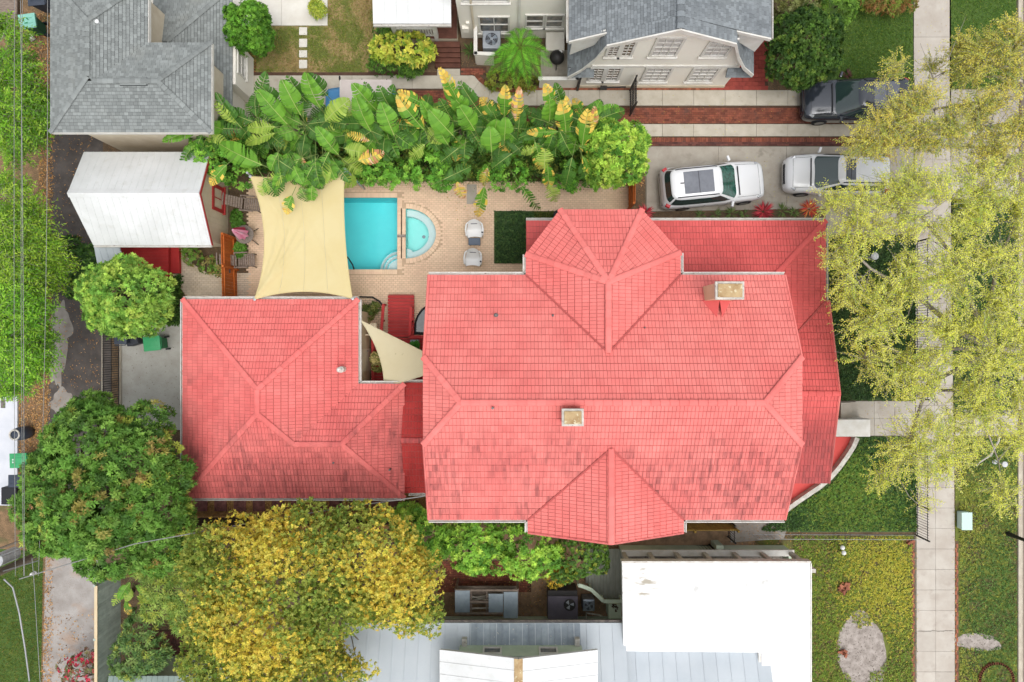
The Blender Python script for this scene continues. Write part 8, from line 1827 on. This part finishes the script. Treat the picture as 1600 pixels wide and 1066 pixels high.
def lawn(name, poly, n, pal, w=None, hgt=.1, wid=.02, holes=(), z=-.03, sparse=None):
    pw = W2(poly); x0, x1 = min(p[0] for p in pw), max(p[0] for p in pw); y0, y1 = min(p[1] for p in pw), max(p[1] for p in pw); pts = []
    while len(pts) < n:
        x, y = random.uniform(x0, x1), random.uniform(y0, y1)
        if inside(x, y, pw) and (sparse is None or sparse(x, y) > random.random()): pts.append((x, y))
    p = np.column_stack([np.array(pts), np.full(n, z)]); d = norm(np.column_stack([RNG.normal(size=(n, 2)) * .75, np.ones(n)])); nn = norm(RNG.normal(size=(n, 3)))
    cols = pal(p) if callable(pal) else pick(pal, n, w)
    V, F = leaf_quads(p, d, nn, hgt * (.6 + .8 * RNG.random(n)), wid, sag=.25); return np_mesh(name, V, F, cols, MATS['grass_blade'], kind='stuff')
def patch(x, y): return .5 + .5 * math.sin(x * .9 + 1.2) * math.sin(y * 1.1 + .4) + .25 * math.sin(x * 2.3 + y * 1.7)
def nwcol(p):
    n = len(p); f = np.array([patch(a, b) for a, b in p[:, :2]]) + .35 * RNG.normal(size=n)
    return np.where((f > .28)[:, None], pick([g_(112, 144, 56), g_(132, 156, 66), g_(92, 126, 46)], n), pick([g_(176, 158, 104), g_(160, 150, 84), g_(150, 128, 86)], n))
lawn('grass', [(383, 42), (512, 42), (512, -30), (584, -30), (584, 40), (574, 112), (398, 112)], 17000, nwcol, hgt=.1)
GR = [g_(84, 126, 50), g_(100, 142, 58), g_(70, 110, 44), g_(136, 156, 76)]
lawn('grass', [(1308, -30), (1426, -30), (1426, 138), (1308, 138)], 17000, GR, [4, 3, 3, .7], hgt=.11); lawn('grass', [(1486, -30), (1588, -30), (1588, 136), (1486, 136)], 12000, GR, [4, 3, 3, .7], hgt=.11)
lawn('grass', [(-10, 862), (68, 864), (64, 1080), (-10, 1080)], 9000, [g_(96, 124, 50), g_(116, 136, 62), g_(76, 106, 42), g_(160, 140, 90)], [4, 3, 3, 1], hgt=.12)
lawn('grass', [(560, 275), (985, 278), (985, 288), (560, 284)], 2200, [g_(60, 100, 40), g_(80, 120, 50)], hgt=.22, z=-.02)
def litter(name, poly, n, pal, w=None, z=-.04, s=(.05, .12)):
    pw = W2(poly); x0, x1 = min(p[0] for p in pw), max(p[0] for p in pw); y0, y1 = min(p[1] for p in pw), max(p[1] for p in pw); pts = []
    while len(pts) < n:
        x, y = random.uniform(x0, x1), random.uniform(y0, y1)
        if inside(x, y, pw): pts.append((x, y))
    p = np.column_stack([np.array(pts), z + .01 + .03 * RNG.random(n)]); a = RNG.random(n) * 6.28; d = np.column_stack([np.cos(a), np.sin(a), .25 * RNG.normal(size=n)]); nn = norm(np.array([0, 0, 1.]) + .4 * RNG.normal(size=(n, 3)))
    L = s[0] + (s[1] - s[0]) * RNG.random(n); V, F = leaf_quads(p, d, nn, L, L * .45, sag=0); return np_mesh(name, V, F, pick(pal, n, w), MATS['dry_leaf'], kind='stuff')
DRY = [g_(172, 128, 86), g_(150, 112, 76), g_(196, 156, 110), g_(122, 94, 70), g_(184, 138, 76)]
litter('fallen_leaves', [(28, 20), (84, 20), (84, 200), (80, 430), (78, 640), (72, 860), (30, 860), (28, 600), (60, 600), (60, 200)], 7000, DRY)
litter('fallen_leaves', [(80, 205), (150, 205), (110, 300), (150, 400), (158, 660), (82, 660)], 700, DRY, s=(.05, .1)); litter('fallen_leaves', [(70, 868), (82, 868), (80, 1080), (64, 1080)], 500, DRY); litter('fallen_leaves', [(70, 960), (150, 960), (150, 1080), (66, 1080)], 260, DRY)
litter('fallen_leaves', [(290, 772), (670, 772), (670, 806), (290, 808)], 3800, DRY, s=(.04, .09)); litter('fallen_leaves', [(190, 512), (284, 512), (284, 640), (190, 640)], 120, [g_(120, 100, 80), g_(90, 80, 70)], z=-.015, s=(.02, .06))
litter('fallen_leaves', [(684, 870), (960, 870), (960, 968), (684, 968)], 1500, DRY + [g_(90, 110, 60)], s=(.04, .1)); litter('fallen_leaves', [(1140, 816), (1245, 826), (1290, 850), (1250, 880), (1140, 846)], 500, DRY, s=(.04, .08)); litter('fallen_leaves', [(990, 232), (1008, 232), (1008, 290), (990, 290)], 260, DRY); litter('fallen_leaves', [(380, 70), (400, 80), (400, 112), (382, 112)], 200, DRY)

# ------------------------------------------------------------------ small wear on the pavement, leaves blown along its edges
mat('crack', C(96, 90, 82), .95)
b = MB(); r = random.Random(5); pr = None
for k in range(15):
    p = P(1434 + 4.0 * k, 986 + r.uniform(-1.2, 1.2), .0075); 
    if pr is not None: b.face([pr - Vector((0, .006, 0)), p - Vector((0, .006, 0)), p + Vector((0, .008, 0)), pr + Vector((0, .008, 0))])
    pr = p
struct(b.build('pavement_crack', MATS['crack']))
for poly, n in (([(1429, 690), (1434, 690), (1434, 1080), (1430, 1080)], 160), ([(1488, 690), (1494, 690), (1494, 1080), (1489, 1080)], 160), ([(1428, 0), (1486, 0), (1486, 220), (1428, 220)], 130), ([(1434, 240), (1490, 240), (1492, 660), (1434, 660)], 420), ([(1100, 240), (1590, 235), (1590, 310), (1100, 320)], 420), ([(1300, 628), (1428, 628), (1428, 680), (1360, 680)], 110), ([(640, 141), (1420, 141), (1420, 226), (1000, 226)], 260)):
    litter('fallen_leaves', poly, n, [g_(196, 176, 80), g_(170, 140, 84), g_(140, 112, 76), g_(190, 190, 90)], z=.004, s=(.025, .07))
for poly, n in (([(400, 284), (560, 282), (980, 286), (980, 300), (400, 296)], 150), ([(690, 300), (770, 296), (770, 345), (700, 345)], 40)):
    litter('fallen_leaves', poly, n, DRY + [g_(110, 150, 60)], z=.004, s=(.04, .1))
